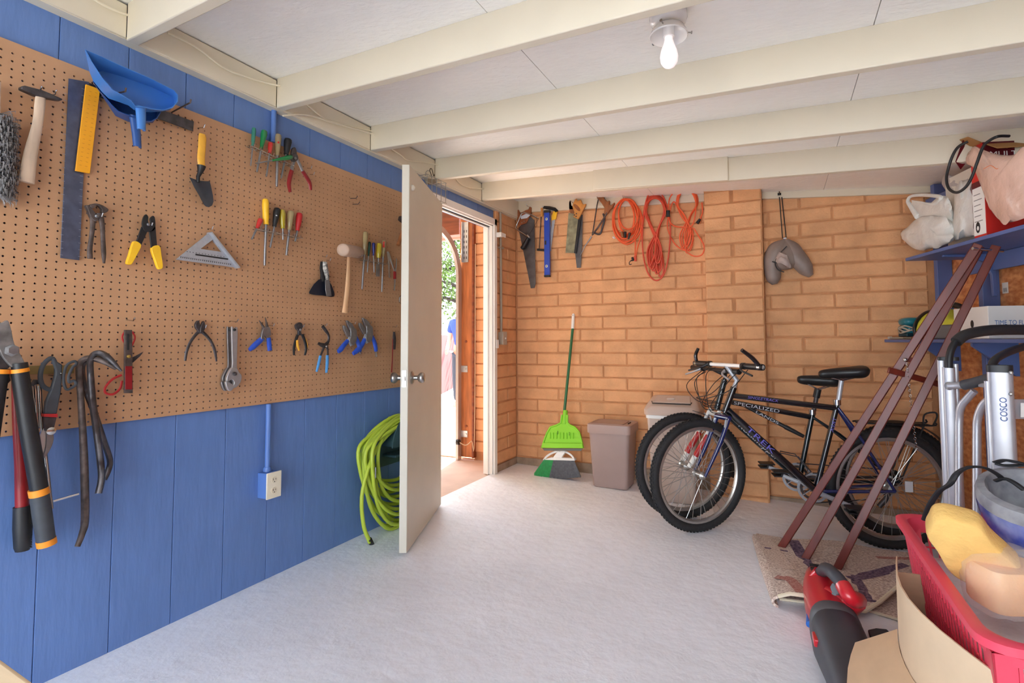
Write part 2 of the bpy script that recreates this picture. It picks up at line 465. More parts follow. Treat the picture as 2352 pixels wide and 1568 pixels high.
# ================================================================ doorway and open door
g = G()
g.box((-.088, HY1, 0), (-.002, 3.722, DH + .06))                       # strike jamb
g.box((-.05, HY1 - .012, 0), (-.035, HY1, DH))                        # stop
g.box((-.002, HY1 + .012, 0), (.016, 3.722, DH + .065))               # casing
fr = struct(g.ob('door_1', m_white, bev=.002))
g = G(); g.box((-.088, HY0 - .045, 0), (-.002, HY0, DH + .05)); g.box((-.002, HY0 - .05, 0), (.010, HY0 - .008, DH + .05)); g.ob('hinge_jamb', m_white, fr, bev=.002)
g = G(); g.box((-.088, HY0 - .045, DH), (-.002, 3.722, DH + .05)); g.box((-.05, HY0, DH - .013), (-.035, HY1, DH)); g.box((-.002, HY0 - .05, DH + .012), (.016, 3.722, DH + .065)); g.ob('head_jamb', m_white, fr, bev=.002)
m_steel = mat('brushed steel', (176, 174, 170), .32, 1.0, var=.1, sc=30)
m_chrome = mat('chrome', (200, 200, 200), .16, 1.0)
g = G(); g.box((.016, 3.70, 1.02), (.022, 3.738, 1.09)); sp = g.ob('strike_plate', m_white, fr, bev=.002)
g = G(); g.box((.012, 3.712, 1.945), (.06, 3.735, 1.985)); g.box((.05, 3.735, 1.952), (.056, 3.80, 1.985)); g.ob('stay_bracket', m_white, fr, bev=.002)
# door slab
hp = A(.048, 2.885, 0); fp = A(.395, 2.135, 0)                        # hinge end, free end (room face)
hp = onf(1013, 1157, .012); fp = onf(934, 1274, .012); hp[2] = fp[2] = 0
dd = nrm(fp - hp); dn = A(-dd[1], dd[0], 0); dn = dn if dn[0] > 0 else -dn   # room side normal
dth = .040
ZD0, ZD1 = .006, 2.012
dr = thing('door', 'cream flush door standing open beside the pegboard with round steel knobs', 'door', (hp + fp) / 2)
g = G(); g.prism([hp + A(0,0,ZD0), fp + A(0,0,ZD0), fp - dn*dth + A(0,0,ZD0), hp - dn*dth + A(0,0,ZD0)], (0, 0, ZD1 - ZD0)); g.ob('slab', m_door, dr, bev=.003)
kz = 0.97
kz = float(onp(943, 868, fp, dn)[2])
kc = fp - dd * .07 + A(0, 0, kz)
for sgn, nm in ((1, 'knob'), (-1, 'knob')):
    o = kc if sgn > 0 else kc - dn * dth
    ax = dn * sgn
    g = G(); g.lathe([(.033, 0), (.033, .004), (.026, .009), (.012, .012), (.012, .032), (.020, .038), (.0275, .047), (.0285, .056), (.024, .066), (.012, .070), (0.0001, .0705)], o, ax, 24); g.ob(nm, m_steel, dr, label='round brushed steel knob')
g = G(); g.obox(fp - dn*dth/2 + A(0,0,kz), dd*.0015, dn*.0125, A(0,0,.045)); lpz = g.ob('latch_plate', m_steel, dr, bev=.001)
g = G(); g.obox(fp - dn*dth/2 + A(0,0,kz) + dd*.005, dd*.005, dn*.007, A(0,0,.012)); g.ob('latch_bolt', m_chrome, lpz, bev=.002)
g = G(); c = fp - dd*.05 + A(0,0,1.90); g.lathe([(.018, 0), (.018, .006), (.013, .012), (.006, .016), (.0001, .018)], c, dn, 16); g.ob('door_bumper', m_door, dr)
for hz in (.25, 1.0, 1.78):
    g = G(); g.tube([hp - dn*.01 - dd*.006 + A(0,0,hz), hp - dn*.01 - dd*.006 + A(0,0,hz + .09)], .006, 8); g.ob('hinge', m_steel, dr)
# ================================================================ beyond the doorway: garage and yard
m_wood = mat('weathered brown timber', (168, 100, 52), .6, var=.28, sc=9, stretch=(3, 3, .35), bump=.3, bs=20)
m_wood2 = mat('dark brown timber', (120, 62, 34), .6, var=.25, sc=9, stretch=(.4, 3, 3))
m_galv = mat('galvanised steel', (190, 194, 196), .4, .9, var=.1, sc=20)
m_track = mat('painted steel track', (176, 168, 162), .45, .3)
m_gwall = mat('garage wall board', (226, 216, 200), .8, var=.05, sc=3)
g = G(); g.box((-6.2, -2.2, -.12), (-.02, 4.12, -.008)); struct(g.ob('floor_garage', m_tan, smooth=False))
g = G(); g.box((-16, 4.12, -.15), (6, 22, -.012)); gf = struct(g.ob('floor_driveway', m_pave, smooth=False))
g = G(); g.box((-12, -14, -.4), (16, FY - .02, -.26)); struct(g.ob('floor_forecourt', m_pave, smooth=False))
g = G(); g.box((-6.3, -2.3, 2.45), (-.09, 4.2, 2.55)); struct(g.ob('ceiling_garage', m_gwall, smooth=False))
g = G(); g.box((-6.35, -2.3, -.1), (-6.25, 4.2, 2.5)); struct(g.ob('wall_garage_far', m_gwall, smooth=False))
g = G(); g.box((-6.3, -2.35, -.1), (-.09, -2.25, 2.5)); struct(g.ob('wall_garage_rear', m_gwall, smooth=False))
g = G(); g.box((-6.3, 4.10, 2.10), (-.62, 4.2, 2.5)); struct(g.ob('trim_4', m_wood2, smooth=False))
g = G(); g.box((-.448, WY + .012, -.02), (-.06, WY + .2, 2.45))
wg = struct(g.ob('wall_garage_front', m_mort, smooth=False))
for k in range(-11, 10):
    z0 = RZ0 + k * RH
    brick(wg, (-.452, WY, 0), (1, 0, 0), .405, z0, z0 + RH, (0, -1, 0))
# timber post
ps = thing('timber_post', 'brown weathered timber post against the orange bricks beyond the doorway', 'post', (-.51, 4.1, 0))
xa, xb = ony(1060, 800, WY + .0)[0], ony(1092, 800, WY)[0]
g = G(); g.box((xa, WY - .025, 0.015), (xb - .022, WY + .03, 2.4)); g.ob('board', m_wood, ps, bev=.003)
g = G(); g.box((xb - .018, WY - .035, 0.012), (xb + .004, WY + .01, 2.4)); g.ob('edge_board', m_wood2, ps, bev=.003)
for v in (847, 996):
    c = ony(1068, v, WY - .025)
    g = G(); g.box((c[0] - .055, WY - .031, c[2] - .03), (c[0] + .03, WY - .026, c[2] + .03)); b_ = g.ob('bracket_plate', m_galv, ps, bev=.001)
    g = G(); g.lathe([(.008, 0), (.008, .006), (.0001, .007)], (c[0] + .015, WY - .031, c[2]), (0, -1, 0), 10); g.ob('bolt', m_steel, b_)
for v in (784, 978):
    c = ony(1071, v, WY - .025); g = G(); g.lathe([(.012, 0), (.012, .006), (.005, .01), (.0001, .011)], (c[0], WY - .026, c[2]), (0, -1, 0), 10); g.ob('bolt', m_wood2, ps)
g = G(); c0 = ony(1060, 566, WY - .05); c1 = ony(1073, 601, WY - .05)
g.box((c0[0], WY - .055, c1[2]), (c0[0] + .008, WY - .028, 2.2)); g.box((c0[0], WY - .034, c1[2]), (c1[0], WY - .028, 2.2))
st = tag(g.ob('steel_strut', m_galv, bev=.001), 'galvanised perforated steel strut hanging on the timber post', 'bracket')
for i in range(6):
    for sx in (.3, .7):
        x = c0[0] + (c1[0] - c0[0]) * sx; z = c1[2] + .03 + i * .05; g = G(); g.box((x - .004, WY - .035, z), (x + .004, WY - .0340, z + .024)); g.ob('slot', mat('slot dark', (60, 60, 60), .8), st, smooth=False)
# overhead-door track
tr = thing('door_track', 'pale steel overhead door track curving up beside the timber post', 'track', (-.63, 4.0, 0))
tx = ony(1053, 900, WY - .05)[0]
arc = [A(tx, WY - .05, -.007), A(tx, WY - .05, 1.0), A(tx, WY - .05, 1.68)]
for k in range(1, 9):
    a = PI/2 * k / 8; arc.append(A(tx, WY - .05 - .42 * (1 - math.cos(a)), 1.68 + .42 * math.sin(a)))
arc += [A(tx, 2.8, 2.11), A(tx, 0.5, 2.12)]
g = G()
for q in range(len(arc) - 1): g.bar(arc[q], arc[q+1] + nrm(arc[q+1] - arc[q]) * .002, .05, .006, side=(0, -1, .001) if q < 2 else (1, 0, 0))
tk = G()
rings = []
for q, p in enumerate(arc):
    t = nrm(arc[min(q+1, len(arc)-1)] - arc[max(q-1, 0)]); o = nrm(np.cross((1, 0, 0), t))
    rings.append([p + o*.028 + A(-.012,0,0), p + o*.028 + A(.016,0,0), p - o*.028 + A(.016,0,0), p - o*.028 + A(-.012,0,0), p - o*.024 + A(-.012,0,0), p - o*.024 + A(.011,0,0), p + o*.024 + A(.011,0,0), p + o*.024 + A(-.012,0,0)])
tk.loft(rings); tk.ob('rail', m_track, tr, sharp=50)
g = G(); c = ony(1052, 1015, WY - .09); g.lathe([(.025, -.012), (.025, .012)], c, (1, 0, 0), 14); g.ob('roller', mat('black rubber', (38, 38, 40), .6), tr)
g = G(); g.tube(spline([ony(1056, 1016, WY - .09), ony(1070, 1022, WY - .06), ony(1083, 1012, WY - .05), ony(1090, 1000, WY - .04), ony(1092, 560, WY - .04)], 5), .004, 6); tag(g.ob('pull_cord', mat('pale cord', (200, 180, 150), .8)), 'thin pale cord running down beside the timber post', 'cord')
# beam outside
c = ony(1030, 543, 6.2); g = G(); g.box((c[0] - 3.0, 6.15, c[2] - .055), (c[0] + .9, 6.25, c[2] + .055)); tag(g.ob('timber_beam', m_wood2, bev=.004), 'dark brown timber beam crossing above the driveway', 'beam')
# pink block wall
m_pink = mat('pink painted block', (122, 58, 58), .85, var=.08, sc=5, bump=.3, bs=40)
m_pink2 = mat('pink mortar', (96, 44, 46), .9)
a0 = onz(1015, 895, -.02); b0 = onz(1048, 879, -.02); dv = nrm(b0 - a0); nv = nrm(A(-dv[1], dv[0], 0)); nv = nv if nv[1] < 0 else -nv
base = a0 - dv * 2.2; H = 0.0
for zt in np.arange(.6, 2.0, .01):
    pp = a0 + A(0, 0, zt); d = pp - CAM
    if PY - F * (d @ UP) / (d @ FW) < 771: H = zt; break
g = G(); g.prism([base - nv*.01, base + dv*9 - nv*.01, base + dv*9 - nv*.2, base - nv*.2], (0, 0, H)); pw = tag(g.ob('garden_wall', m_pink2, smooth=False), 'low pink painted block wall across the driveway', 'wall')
n = 7; hh = H / n
for i in range(n):
    for k in range(-1, 20):
        s0 = k * .405 + (.2 if i % 2 else 0)
        if s0 < .0 or s0 > 7.5: continue
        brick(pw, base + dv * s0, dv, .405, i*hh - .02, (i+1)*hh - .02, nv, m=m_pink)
# dark fence over the wall
m_fence = mat('dark indigo slats', (30, 28, 52), .7, var=.15, sc=6)
fb = a0 - dv*2.5 - nv*2.4
fn = thing('slat_fence', 'dark indigo slatted fence behind the pink wall', 'fence', fb)
for k in range(34):
    p = fb + dv * (.16 * k); g = G(); g.prism([p, p + dv*.145, p + dv*.145 - nv*.02, p - nv*.02], (0, 0, 1.56)); g.ob('slat', m_fence, fn, smooth=False)
g = G(); p = fb - nv*.03; g.prism([p, p + dv*5.5, p + dv*5.5 - nv*.05, p - nv*.05], (0, 0, .1)); g.v = [(x, y, z + 1.46) for x, y, z in g.v]; g.ob('rail', mat('red capping', (150, 70, 80), .7), fn, smooth=False)
# tree
m_bark = mat('dark bark', (44, 32, 28), .9, var=.3, sc=12, bump=.6, bs=20)
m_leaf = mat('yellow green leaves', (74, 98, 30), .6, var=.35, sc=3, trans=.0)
tb = A(-4.6, 9.4, -.02) - dv * 0 - nv * 1.4
tb = ony(1085, 780, 12.5); tb[2] = -.02
te = thing('tree', 'broad tree with long dark boughs and light green leaves behind the driveway', 'tree', tb)
g = G(); g.tube(spline([tb, tb + A(.1, 0, 1.0), tb + A(-.1, .1, 2.2), tb + A(.1, 0, 3.6)], 5), [.2 - .0085 * k for k in range(16)], 10); g.ob('trunk', m_bark, te)
tips = []
for (v0, v1, r, y) in ((612, 618, .075, 12.4), (655, 648, .06, 12.0), (672, 660, .04, 12.8), (690, 684, .07, 12.2), (560, 520, .05, 12.6), (590, 500, .05, 11.9)):
    e0 = tb + A(0, 0, max(.8, float(ony(1085, v0, 12.5)[2]) - .3)); e2 = ony(1022, v1, y); e3 = ony(960, v1 - 14, y); e4 = ony(860, v1 - 50, y - .5)
    pts = spline([e0, ony(1050, v0 + 3, y), e2, e3, e4], 5); g = G(); g.tube(pts, [r * (1 - .035 * k) for k in range(len(pts))], 8); g.ob('bough', m_bark, te); tips += pts
    for k in range(8, len(pts), 3):
        g = G(); q = pts[k]; w = A(rnd.uniform(-.6, .6), rnd.uniform(-.4, .4), rnd.uniform(-.7, .9)); g.tube([q, q + w * .5, q + w], [.022, .014, .006], 6); g.ob('twig', m_bark, te); tips += [q + w, q + w*.6]
vs = []; fs = []
for i in range(5200):
    c = tips[rnd.randrange(len(tips))] + A(rnd.gauss(0, .34), rnd.gauss(0, .4), rnd.gauss(.1, .34))
    a = nrm(A(rnd.gauss(0,1), rnd.gauss(0,1), rnd.gauss(0,1))); b = nrm(np.cross(a, A(rnd.gauss(0,1), rnd.gauss(0,1), rnd.gauss(0,1)))); s_ = rnd.uniform(.02, .045)
    o = len(vs); vs += [tuple(c - a*s_*1.6), tuple(c + b*s_), tuple(c + a*s_*1.6), tuple(c - b*s_)]; fs.append((o, o+1, o+2, o+3))
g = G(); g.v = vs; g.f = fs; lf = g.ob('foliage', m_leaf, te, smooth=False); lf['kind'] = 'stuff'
# ================================================================ tools on the pegboard
def Q(ox, oy, s): return lambda *pts: [(ox + x / s, oy + y / s) for x, y in pts]
qa = Q(0, 60, 3.733); qb = Q(0, 420, 4.2); qc = Q(0, 700, 2.703); qd = Q(400, 270, 4.239); qe = Q(680, 400, 4.9); qf = Q(380, 700, 4.2); qh = Q(560, 900, 3.92)
SC = {qa: 3.733, qb: 4.2, qc: 2.703, qd: 4.239, qe: 4.9, qf: 4.2, qh: 3.92}
m_dsteel = mat('dark forged steel', (84, 80, 82), .45, .75, var=.25, sc=40)
m_rust = mat('rusty dark steel', (96, 84, 80), .6, .55, var=.35, sc=35)
m_grey = mat('satin tool steel', (150, 150, 152), .38, .85, var=.12, sc=40)
m_alu = mat('cast aluminium', (186, 190, 198), .45, .55, var=.06, sc=50)
m_blk = mat('black plastic', (30, 31, 34), .45, var=.1, sc=30)
m_char = mat('charcoal rubber grip', (62, 66, 72), .6, var=.1, sc=30)
m_org = mat('orange plastic', (240, 148, 40), .45)
m_ylw = mat('yellow plastic', (250, 196, 44), .4, var=.05, sc=20)
m_gold = mat('amber yellow grip', (244, 182, 62), .45, var=.05, sc=30)
m_red = mat('red plastic', (190, 40, 44), .4, var=.08, sc=20)
m_dred = mat('dark red enamel', (140, 26, 32), .35, var=.1, sc=20)
m_green = mat('green clear plastic', (14, 128, 66), .25, coat=.5)
m_teal = mat('teal clear plastic', (50, 130, 112), .25, coat=.5)
m_clear = mat('clear amber plastic', (206, 188, 140), .15, trans=.55, coat=.5)
m_ycl = mat('yellow clear plastic', (206, 184, 44), .18, trans=.35, coat=.5)
m_rcl = mat('red clear plastic', (214, 52, 48), .2, trans=.2, coat=.5)
m_bgrip = mat('blue grip', (42, 82, 190), .5, var=.1, sc=40)
m_lblue = mat('light blue grip', (84, 156, 220), .45, var=.06, sc=40)
m_dust = mat('blue plastic', (70, 130, 205), .35)
m_dust2 = mat('deep blue plastic', (42, 84, 150), .4)
m_ash = mat('pale worn wood', (214, 190, 166), .65, var=.12, sc=14, stretch=(4, 4, .6), bump=.2, bs=60)
m_beech = mat('beech wood', (228, 182, 138), .5, var=.1, sc=12, stretch=(4, 4, .5))
m_brown = mat('brown wood', (150, 92, 52), .55, var=.2, sc=14, stretch=(4, 4, .6))
m_ink = mat('black ink', (28, 28, 30), .6)
m_mark = mat('white marking', (214, 218, 226), .6)
def lw(P, w): return pxm(P) * w / 2
def lt(g, q, pts, d, w, n=8, sp=0, flat=None):
    """tube on the left wall: crop points, distance(s) off the wall, width(s) in crop px"""
    px = q(*pts); ds = [d] * len(px) if np.isscalar(d) else d; ws = [w] * len(px) if np.isscalar(w) else w
    P = [L(u, v, x) for (u, v), x in zip(px, ds)]
    if sp:
        rr = [pxm(p) * x / 2 / SC[q] for p, x in zip(P, ws)]
        R4 = spline([list(p) + [r] for p, r in zip(P, rr)], sp); P = [p[:3] for p in R4]; rr = [p[3] for p in R4]
    else: rr = [pxm(p) * x / 2 / SC[q] for p, x in zip(P, ws)]
    return g.tube(P, rr, n, flat=flat)
def plate_(g, q, pts, d, t): return lp(g, q(*pts), d, t)
def smooth_outline(pts, n=4): return [tuple(p) for p in spline(pts, n, closed=True)]
XF = ((1, 0, 0), .45)
HL = iter(['left wire peg hook under the hammer head', 'right wire peg hook under the hammer head', 'wire peg hook holding the garden trowel', 'wire peg hook holding the carpenter pincers', 'wire peg hook holding the yellow wire stripper', 'wire peg hook holding the speed square', 'upper bare wire hook beside the red handled pliers', 'lower bare wire hook beside the red handled pliers', 'upper prong of the empty rusty hook high on the pegboard', 'lower prong of the empty rusty hook high on the pegboard', 'wire peg hook holding the black scraper', 'wire peg hook holding the putty knife', 'left wire peg hook under the mallet head', 'right wire peg hook under the mallet head', 'wire peg hook holding the end nippers', 'wire peg hook holding the adjustable wrenches', 'wire peg hook holding the long nose locking pliers', 'wire peg hook holding the filter pliers', 'wire peg hook holding the left locking pliers', 'wire peg hook holding the right locking pliers', 'wire peg hook holding the diagonal cutters', 'wire peg hook holding the slim tool behind the knob', 'wire peg hook holding the rusty flat bar', 'wire peg hook holding the tin snips'])
def hook(q, x, y, out=.045, label=None, grp='wire hooks in the pegboard', rise=.012, m=None):
    label = next(HL)
    p = L(*q((x, y))[0], 0.002)
    g = G(); g.tube([p + A(-.012, 0, .004), p + A(0.001, 0, .004), p + A(out * .8, 0, 0), p + A(out, 0, rise)], .0022, 6)
    return tag(g.ob('peg_hook', m or m_chrome), label, 'hook', grp)
def T(name, label, cat, q, x, y, d=.02, group=None): return thing(name, label, cat, L(*q((x, y))[0], d), group)

# --- grey wool duster at the picture's edge
t = T('wool_duster', 'grey shaggy wool duster hanging at the left end of the pegboard', 'duster', qa, 30, 1400)
g = G(); c0 = L(-14, 262, .03); c1 = L(-14, 440, .03); g.tube([c0 + A(0, 0, .1), c1], .012, 8); g.ob('handle', m_ash, t)
vs = []; fs = []
for i in range(3600):
    f = rnd.random(); a = rnd.uniform(-PI, PI); p = c0 * (1 - f) + c1 * f; o = A(.8 * math.cos(a), math.sin(a), rnd.uniform(-.8, .3)); r_ = rnd.uniform(.035, .058)
    q0 = p + o * .008; q1 = p + nrm(o) * r_; q2 = q1 + A(0, 0, -rnd.uniform(.008, .02)); w = nrm(np.cross(o, A(0, 0, 1))) * .0016
    k = len(vs); vs += [tuple(q0 - w), tuple(q0 + w), tuple(q1 + w), tuple(q1 - w), tuple(q2)]; fs += [(k, k+1, k+2, k+3), (k+3, k+2, k+4)]
g = G(); g.v = vs; g.f = fs; o = g.ob('wool_strands', mat('grey wool', (150, 150, 152), .9, var=.3, sc=60), t, smooth=False); o['kind'] = 'stuff'
# --- hammer
t = T('mason_hammer', 'flat headed hammer with a pale worn wooden handle on the pegboard', 'hammer', qa, 230, 1350)
g = G(); lt(g, qa, [(350, 590), (345, 650), (320, 850), (262, 1100), (228, 1340)], .035, [60, 72, 70, 92, 104], 12, 3, flat=XF); g.ob('handle', m_ash, t)
g = G(); plate_(g, qa, [(185, 515), (215, 508), (360, 545), (420, 570), (537, 622), (537, 634), (510, 634), (400, 615), (300, 590), (205, 548), (185, 538)], .045, .022); g.ob('head', m_dsteel, t, bev=.003)
hook(qa, 275, 580, .06); hook(qa, 400, 610, .06)
# --- steel framing square
t = T('framing_square', 'dark steel framing square with a long blade running down the pegboard', 'square', qa, 600, 1500, .008)
g = G(); px = [(158, 180), (205, 188), (197.5, 300), (182.5, 597.5), (139, 592), (147, 420)]
lp(g, px, .010, .0025); g.ob('blade', mat('blued steel', (92, 98, 120), .4, .6, var=.15, sc=30), t, bev=.0005)
g = G(); lp(g, [(205, 190), (445.5, 279), (444, 302), (203, 214)], .0105, .0025); g.ob('tongue', m_dsteel, t, bev=.0005)
g = G()
for k in range(26):
    f = k / 25
    for s0 in (0, 1):
        a = (151 + s0 * 40 - 10 * f + (2 if s0 else 0) * f, 200 + 385 * f + s0 * 4); p = L(*a, .0103); g.box((p[0] - .0002, p[1] - .004, p[2] - .0006), (p[0] + .0003, p[1] + .004, p[2] + .0006))
o = g.ob('graduations', mat('worn marks', (150, 154, 170), .5), t, smooth=False); o['kind'] = 'stuff'
# --- yellow ruler
t = T('yellow_rule', 'orange yellow graduated rule hanging beside the steel square', 'ruler', qa, 700, 1250, .012)
g = G(); plate_(g, qa, [(738, 498), (860, 540), (772, 1263), (648, 1240)], .022, .006); g.ob('blade', mat('amber paint', (246, 170, 30), .4, var=.04, sc=20), t, bev=.001)
g = G()
for k in range(18):
    f = k / 17
    for s0 in (0, 1):
        p = L(*qa((775 - 85 * f + s0 * (50 - 0 * f), 560 + 630 * f + s0 * 12))[0], .0225); g.box((p[0] - .0003, p[1] - .003, p[2] - .0005), (p[0], p[1] + .003, p[2] + .0005))
o = g.ob('graduations', mat('brown marks', (190, 120, 30), .6), t, smooth=False); o['kind'] = 'stuff'
# --- dustpans
def dustpan(name, label, q, rim, handle, d0, m, deep, back):
    t = T(name, label, 'dustpan', q, handle[-1][0], handle[-1][1], d0)
    R0 = [L(u, v, d0 + deep) for u, v in q(*rim)]
    c = sum(R0) / len(R0)
    bk = [L(u, v, d0) for u, v in q(*back)]
    cb = sum(bk) / len(bk)
    g = G(); n = len(rim); th = .003
    inn = [p + nrm(c - p) * th for p in R0]; bin_ = [p + nrm(cb - p) * th + A(.003, 0, 0) for p in bk]
    vs = R0 + inn + bk + bin_; fs = []
    for k in range(n):
        j = (k + 1) % n
        fs += [(k, j, n + j, n + k), (k, 2*n + k, 2*n + j, j), (n + k, n + j, 3*n + j, 3*n + k)]
    fs += [tuple(2*n + k for k in range(n)), tuple(3*n + k for k in range(n - 1, -1, -1))]
    g.add(vs, fs); g.ob('pan', m, t, sharp=50)
    g = G(); P = [L(u, v, d0 + deep * .8) for u, v in q(*handle)]
    ring = []
    for i, p in enumerate(P):
        r_ = .016 - .001 * i; ring.append([p + A(.010 * math.cos(a), r_ * math.sin(a), 0) for a in np.linspace(-PI/2 - .9, PI/2 + .9, 9)] + [p + A(.006 * math.cos(a), (r_ - .003) * math.sin(a), 0) for a in np.linspace(PI/2 + .9, -PI/2 - .9, 9)])
    g.loft(ring); g.ob('handle', m, t)
    return t
dustpan('dustpan', 'deep blue dustpan hanging behind the lighter blue dustpan', qa,
        [(790, 470), (840, 540), (960, 680), (1010, 730), (1125, 775), (1180, 800), (1250, 815), (1300, 820), (1350, 790), (1380, 740), (1300, 600), (1000, 480)],
        [(1150, 770), (1160, 850), (1170, 930), (1178, 1035)], .012, m_dust2, .06,
        [(800, 480), (850, 560), (930, 680), (990, 770), (1100, 820), (1180, 830), (1250, 835), (1310, 830), (1340, 790), (1350, 740), (1250, 600), (1000, 480)])
dustpan('dustpan', 'light blue dustpan hanging over the steel square on two long hooks', qa,
        [(727, 198), (780, 300), (870, 440), (960, 545), (1060, 600), (1120, 640), (1160, 690), (1250, 700), (1300, 712), (1400, 722), (1480, 700), (1525, 650), (1528, 590), (1495, 550), (1300, 450), (1000, 320), (850, 250)],
        [(1205, 690), (1208, 760), (1210, 820), (1212, 890)], .075, m_dust, .075,
        [(770, 400), (800, 470), (870, 560), (930, 620), (1020, 650), (1100, 680), (1150, 720), (1230, 735), (1300, 738), (1390, 732), (1450, 720), (1490, 690), (1495, 640), (1470, 600), (1300, 520), (1020, 420), (860, 380)])
for a, b, lb_ in (((862, 605), (1075, 560), 'left long rusty wire hook crossing the light blue dustpan'), ((1480, 735), (1632, 655), 'right long rusty wire hook beside the light blue dustpan')):
    p = L(*qa(a)[0], 0.002); q1 = L(*qa(((b[0]), b[1]))[0], .16)
    g = G(); g.tube([p, q1, q1 + A(.003, 0, .012)], .0028, 6); tag(g.ob('peg_hook', m_rust), lb_, 'hook', 'long dustpan hooks')
# --- trowel
t = T('hand_trowel', 'garden trowel with a yellow wooden grip and dark steel blade', 'trowel', qd, 340, 870)
g = G(); lt(g, qd, [(275, 160), (275, 200), (270, 300), (262, 400), (268, 470)], .03, [60, 74, 72, 74, 66], 12, 3, flat=XF); g.ob('handle', m_gold, t)
g = G(); lt(g, qd, [(265, 470), (262, 495), (250, 540), (232, 575), (235, 630)], .03, [78, 66, 40, 34, 30], 10); g.ob('ferrule', m_blk, t)
ol = [(150, 580), (200, 600), (240, 612), (290, 618), (347, 620), (362, 680), (378, 760), (384, 815), (370, 855), (340, 872), (312, 865), (290, 845), (250, 765), (200, 680)]
g = G(); n = len(ol); P = [L(u, v, .028) for u, v in qd(*ol)]; c = sum(P) / n + A(.012, 0, 0)
vs = P + [p * .5 + c * .5 - A(.006, 0, 0) for p in P] + [p - A(.002, 0, 0) for p in P]; vs.append(c - A(.02, 0, 0)); fs = []
for k in range(n):
    j = (k + 1) % n; fs += [(k, j, n + j, n + k), (n + k, n + j, 3*n), (j, k, 2*n + k, 2*n + j)]
fs.append(tuple(2*n + k for k in range(n - 1, -1, -1))); g.add(vs, fs); g.ob('blade', mat('dark blued steel', (74, 78, 88), .3, .7, var=.15, sc=20), t)
hook(qd, 240, 110, .04)
# --- pliers family: jaws + two handles, given as crop coords
def tool2(name, label, cat, q, parts, base, d=.02, group=None):
    """parts: (name, kind, points, width or thickness, material, extra)"""
    t = T(name, label, cat, q, base[0], base[1], d, group)
    for p in parts:
        nm, kind, pts, w, m = p[:5]; dd_ = p[5] if len(p) > 5 else 0
        g = G()
        if kind == 't': lt(g, q, pts, d + dd_, w, 10, 3 if len(pts) > 2 else 0, flat=((1, 0, 0), .6)); g.ob(nm, m, t)
        elif kind == 'p': plate_(g, q, pts, d + dd_ + .006, w); g.ob(nm, m, t, bev=.0015)
        elif kind == 's': plate_(g, q, smooth_outline(pts, 4), d + dd_ + .006, w); g.ob(nm, m, t, bev=.0015)
        elif kind == 'b':
            P = L(*q(pts[0])[0], d + dd_); r_ = pxm(P) * w / 2 / SC[q]; g.lathe([(r_, 0), (r_, .004), (r_ * .7, .006), (.0001, .0065)], P, (1, 0, 0), 12); g.ob(nm, m, t)
    return t
tool2('nail_pincers', 'dark iron carpenter pincers hanging right of the steel square', 'pincers', qb, [
    ('jaw', 's', [(835, 215), (870, 225), (930, 300), (955, 345), (920, 370), (880, 330), (850, 255)], .016, m_rust),
    ('jaw', 's', [(870, 215), (920, 197), (985, 212), (1045, 250), (1040, 275), (1010, 290), (985, 280), (985, 250), (940, 215), (900, 245)], .016, m_rust, .004),
    ('handle', 't', [(960, 290), (985, 400), (992, 520), (1000, 680), (1003, 775)], [60, 42, 38, 40, 20], m_rust),
    ('handle', 't', [(895, 320), (893, 420), (880, 540), (866, 640), (868, 730)], [50, 42, 38, 42, 46], m_rust),
    ('rivet', 'b', [(930, 320)], 34, m_grey, .012)], (950, 770))
hook(qb, 945, 330, .03)
tool2('wire_stripper', 'black wire stripper with yellow sleeved handles beside the pincers', 'wire stripper', qb, [
    ('jaw', 's', [(1385, 330), (1412, 302), (1432, 330), (1430, 370), (1450, 400), (1470, 380), (1480, 440), (1440, 470), (1395, 460), (1372, 400)], .006, m_blk, .002),
    ('jaw', 's', [(1448, 345), (1475, 316), (1497, 340), (1500, 440), (1470, 470), (1440, 420), (1452, 385)], .006, m_blk),
    ('arm', 'p', [(1368, 420), (1430, 455), (1362, 605), (1318, 560)], .006, m_blk),
    ('arm', 'p', [(1440, 460), (1502, 420), (1518, 612), (1460, 625)], .006, m_blk),
    ('sleeve', 's', [(1300, 560), (1365, 600), (1320, 700), (1275, 780), (1240, 785), (1226, 765), (1250, 690), (1270, 620)], .013, m_ylw, .003),
    ('sleeve', 's', [(1465, 628), (1540, 605), (1560, 700), (1573, 800), (1562, 828), (1530, 825), (1500, 750)], .013, m_ylw, .003),
    ('rivet', 'b', [(1430, 400)], 30, m_grey, .008)], (1400, 820))
hook(qb, 1425, 420, .03)
# --- speed square
t = T('speed_square', 'grey aluminium triangular speed square under the garden trowel', 'square', qb, 2000, 820)
tri = [(1700, 738), (2020, 478), (2290, 818)]; P3 = [L(u, v, .022) for u, v in qb(*tri)]
def tri_pts(P3, k=4):
    o = []
    for a in range(3):
        for i in range(k): o.append(P3[a] * (1 - i/k) + P3[(a+1) % 3] * (i/k))
    return o
ih = [(1935, 635), (2055, 545), (2140, 665)]; I3 = [L(u, v, .022) for u, v in qb(*ih)]
g = G(); g.ringprism(tri_pts(P3), tri_pts(I3), (-.005, 0, 0)); g.ob('plate', m_alu, t)
g = G(); a, b = L(*qb((2018, 478))[0], .022), L(*qb((2292, 820))[0], .022); g.bar(a, b, .03, .008, side=(1, 0, 0)); g.ob('fence', m_alu, t, bev=.001)
g = G(); g.bar(L(*qb((1885, 690))[0], .0222), L(*qb((2200, 735))[0], .0222), .006, .0012, side=(0, 0, 1)); g.ob('scribe_slot', m_ink, t)
g = G()
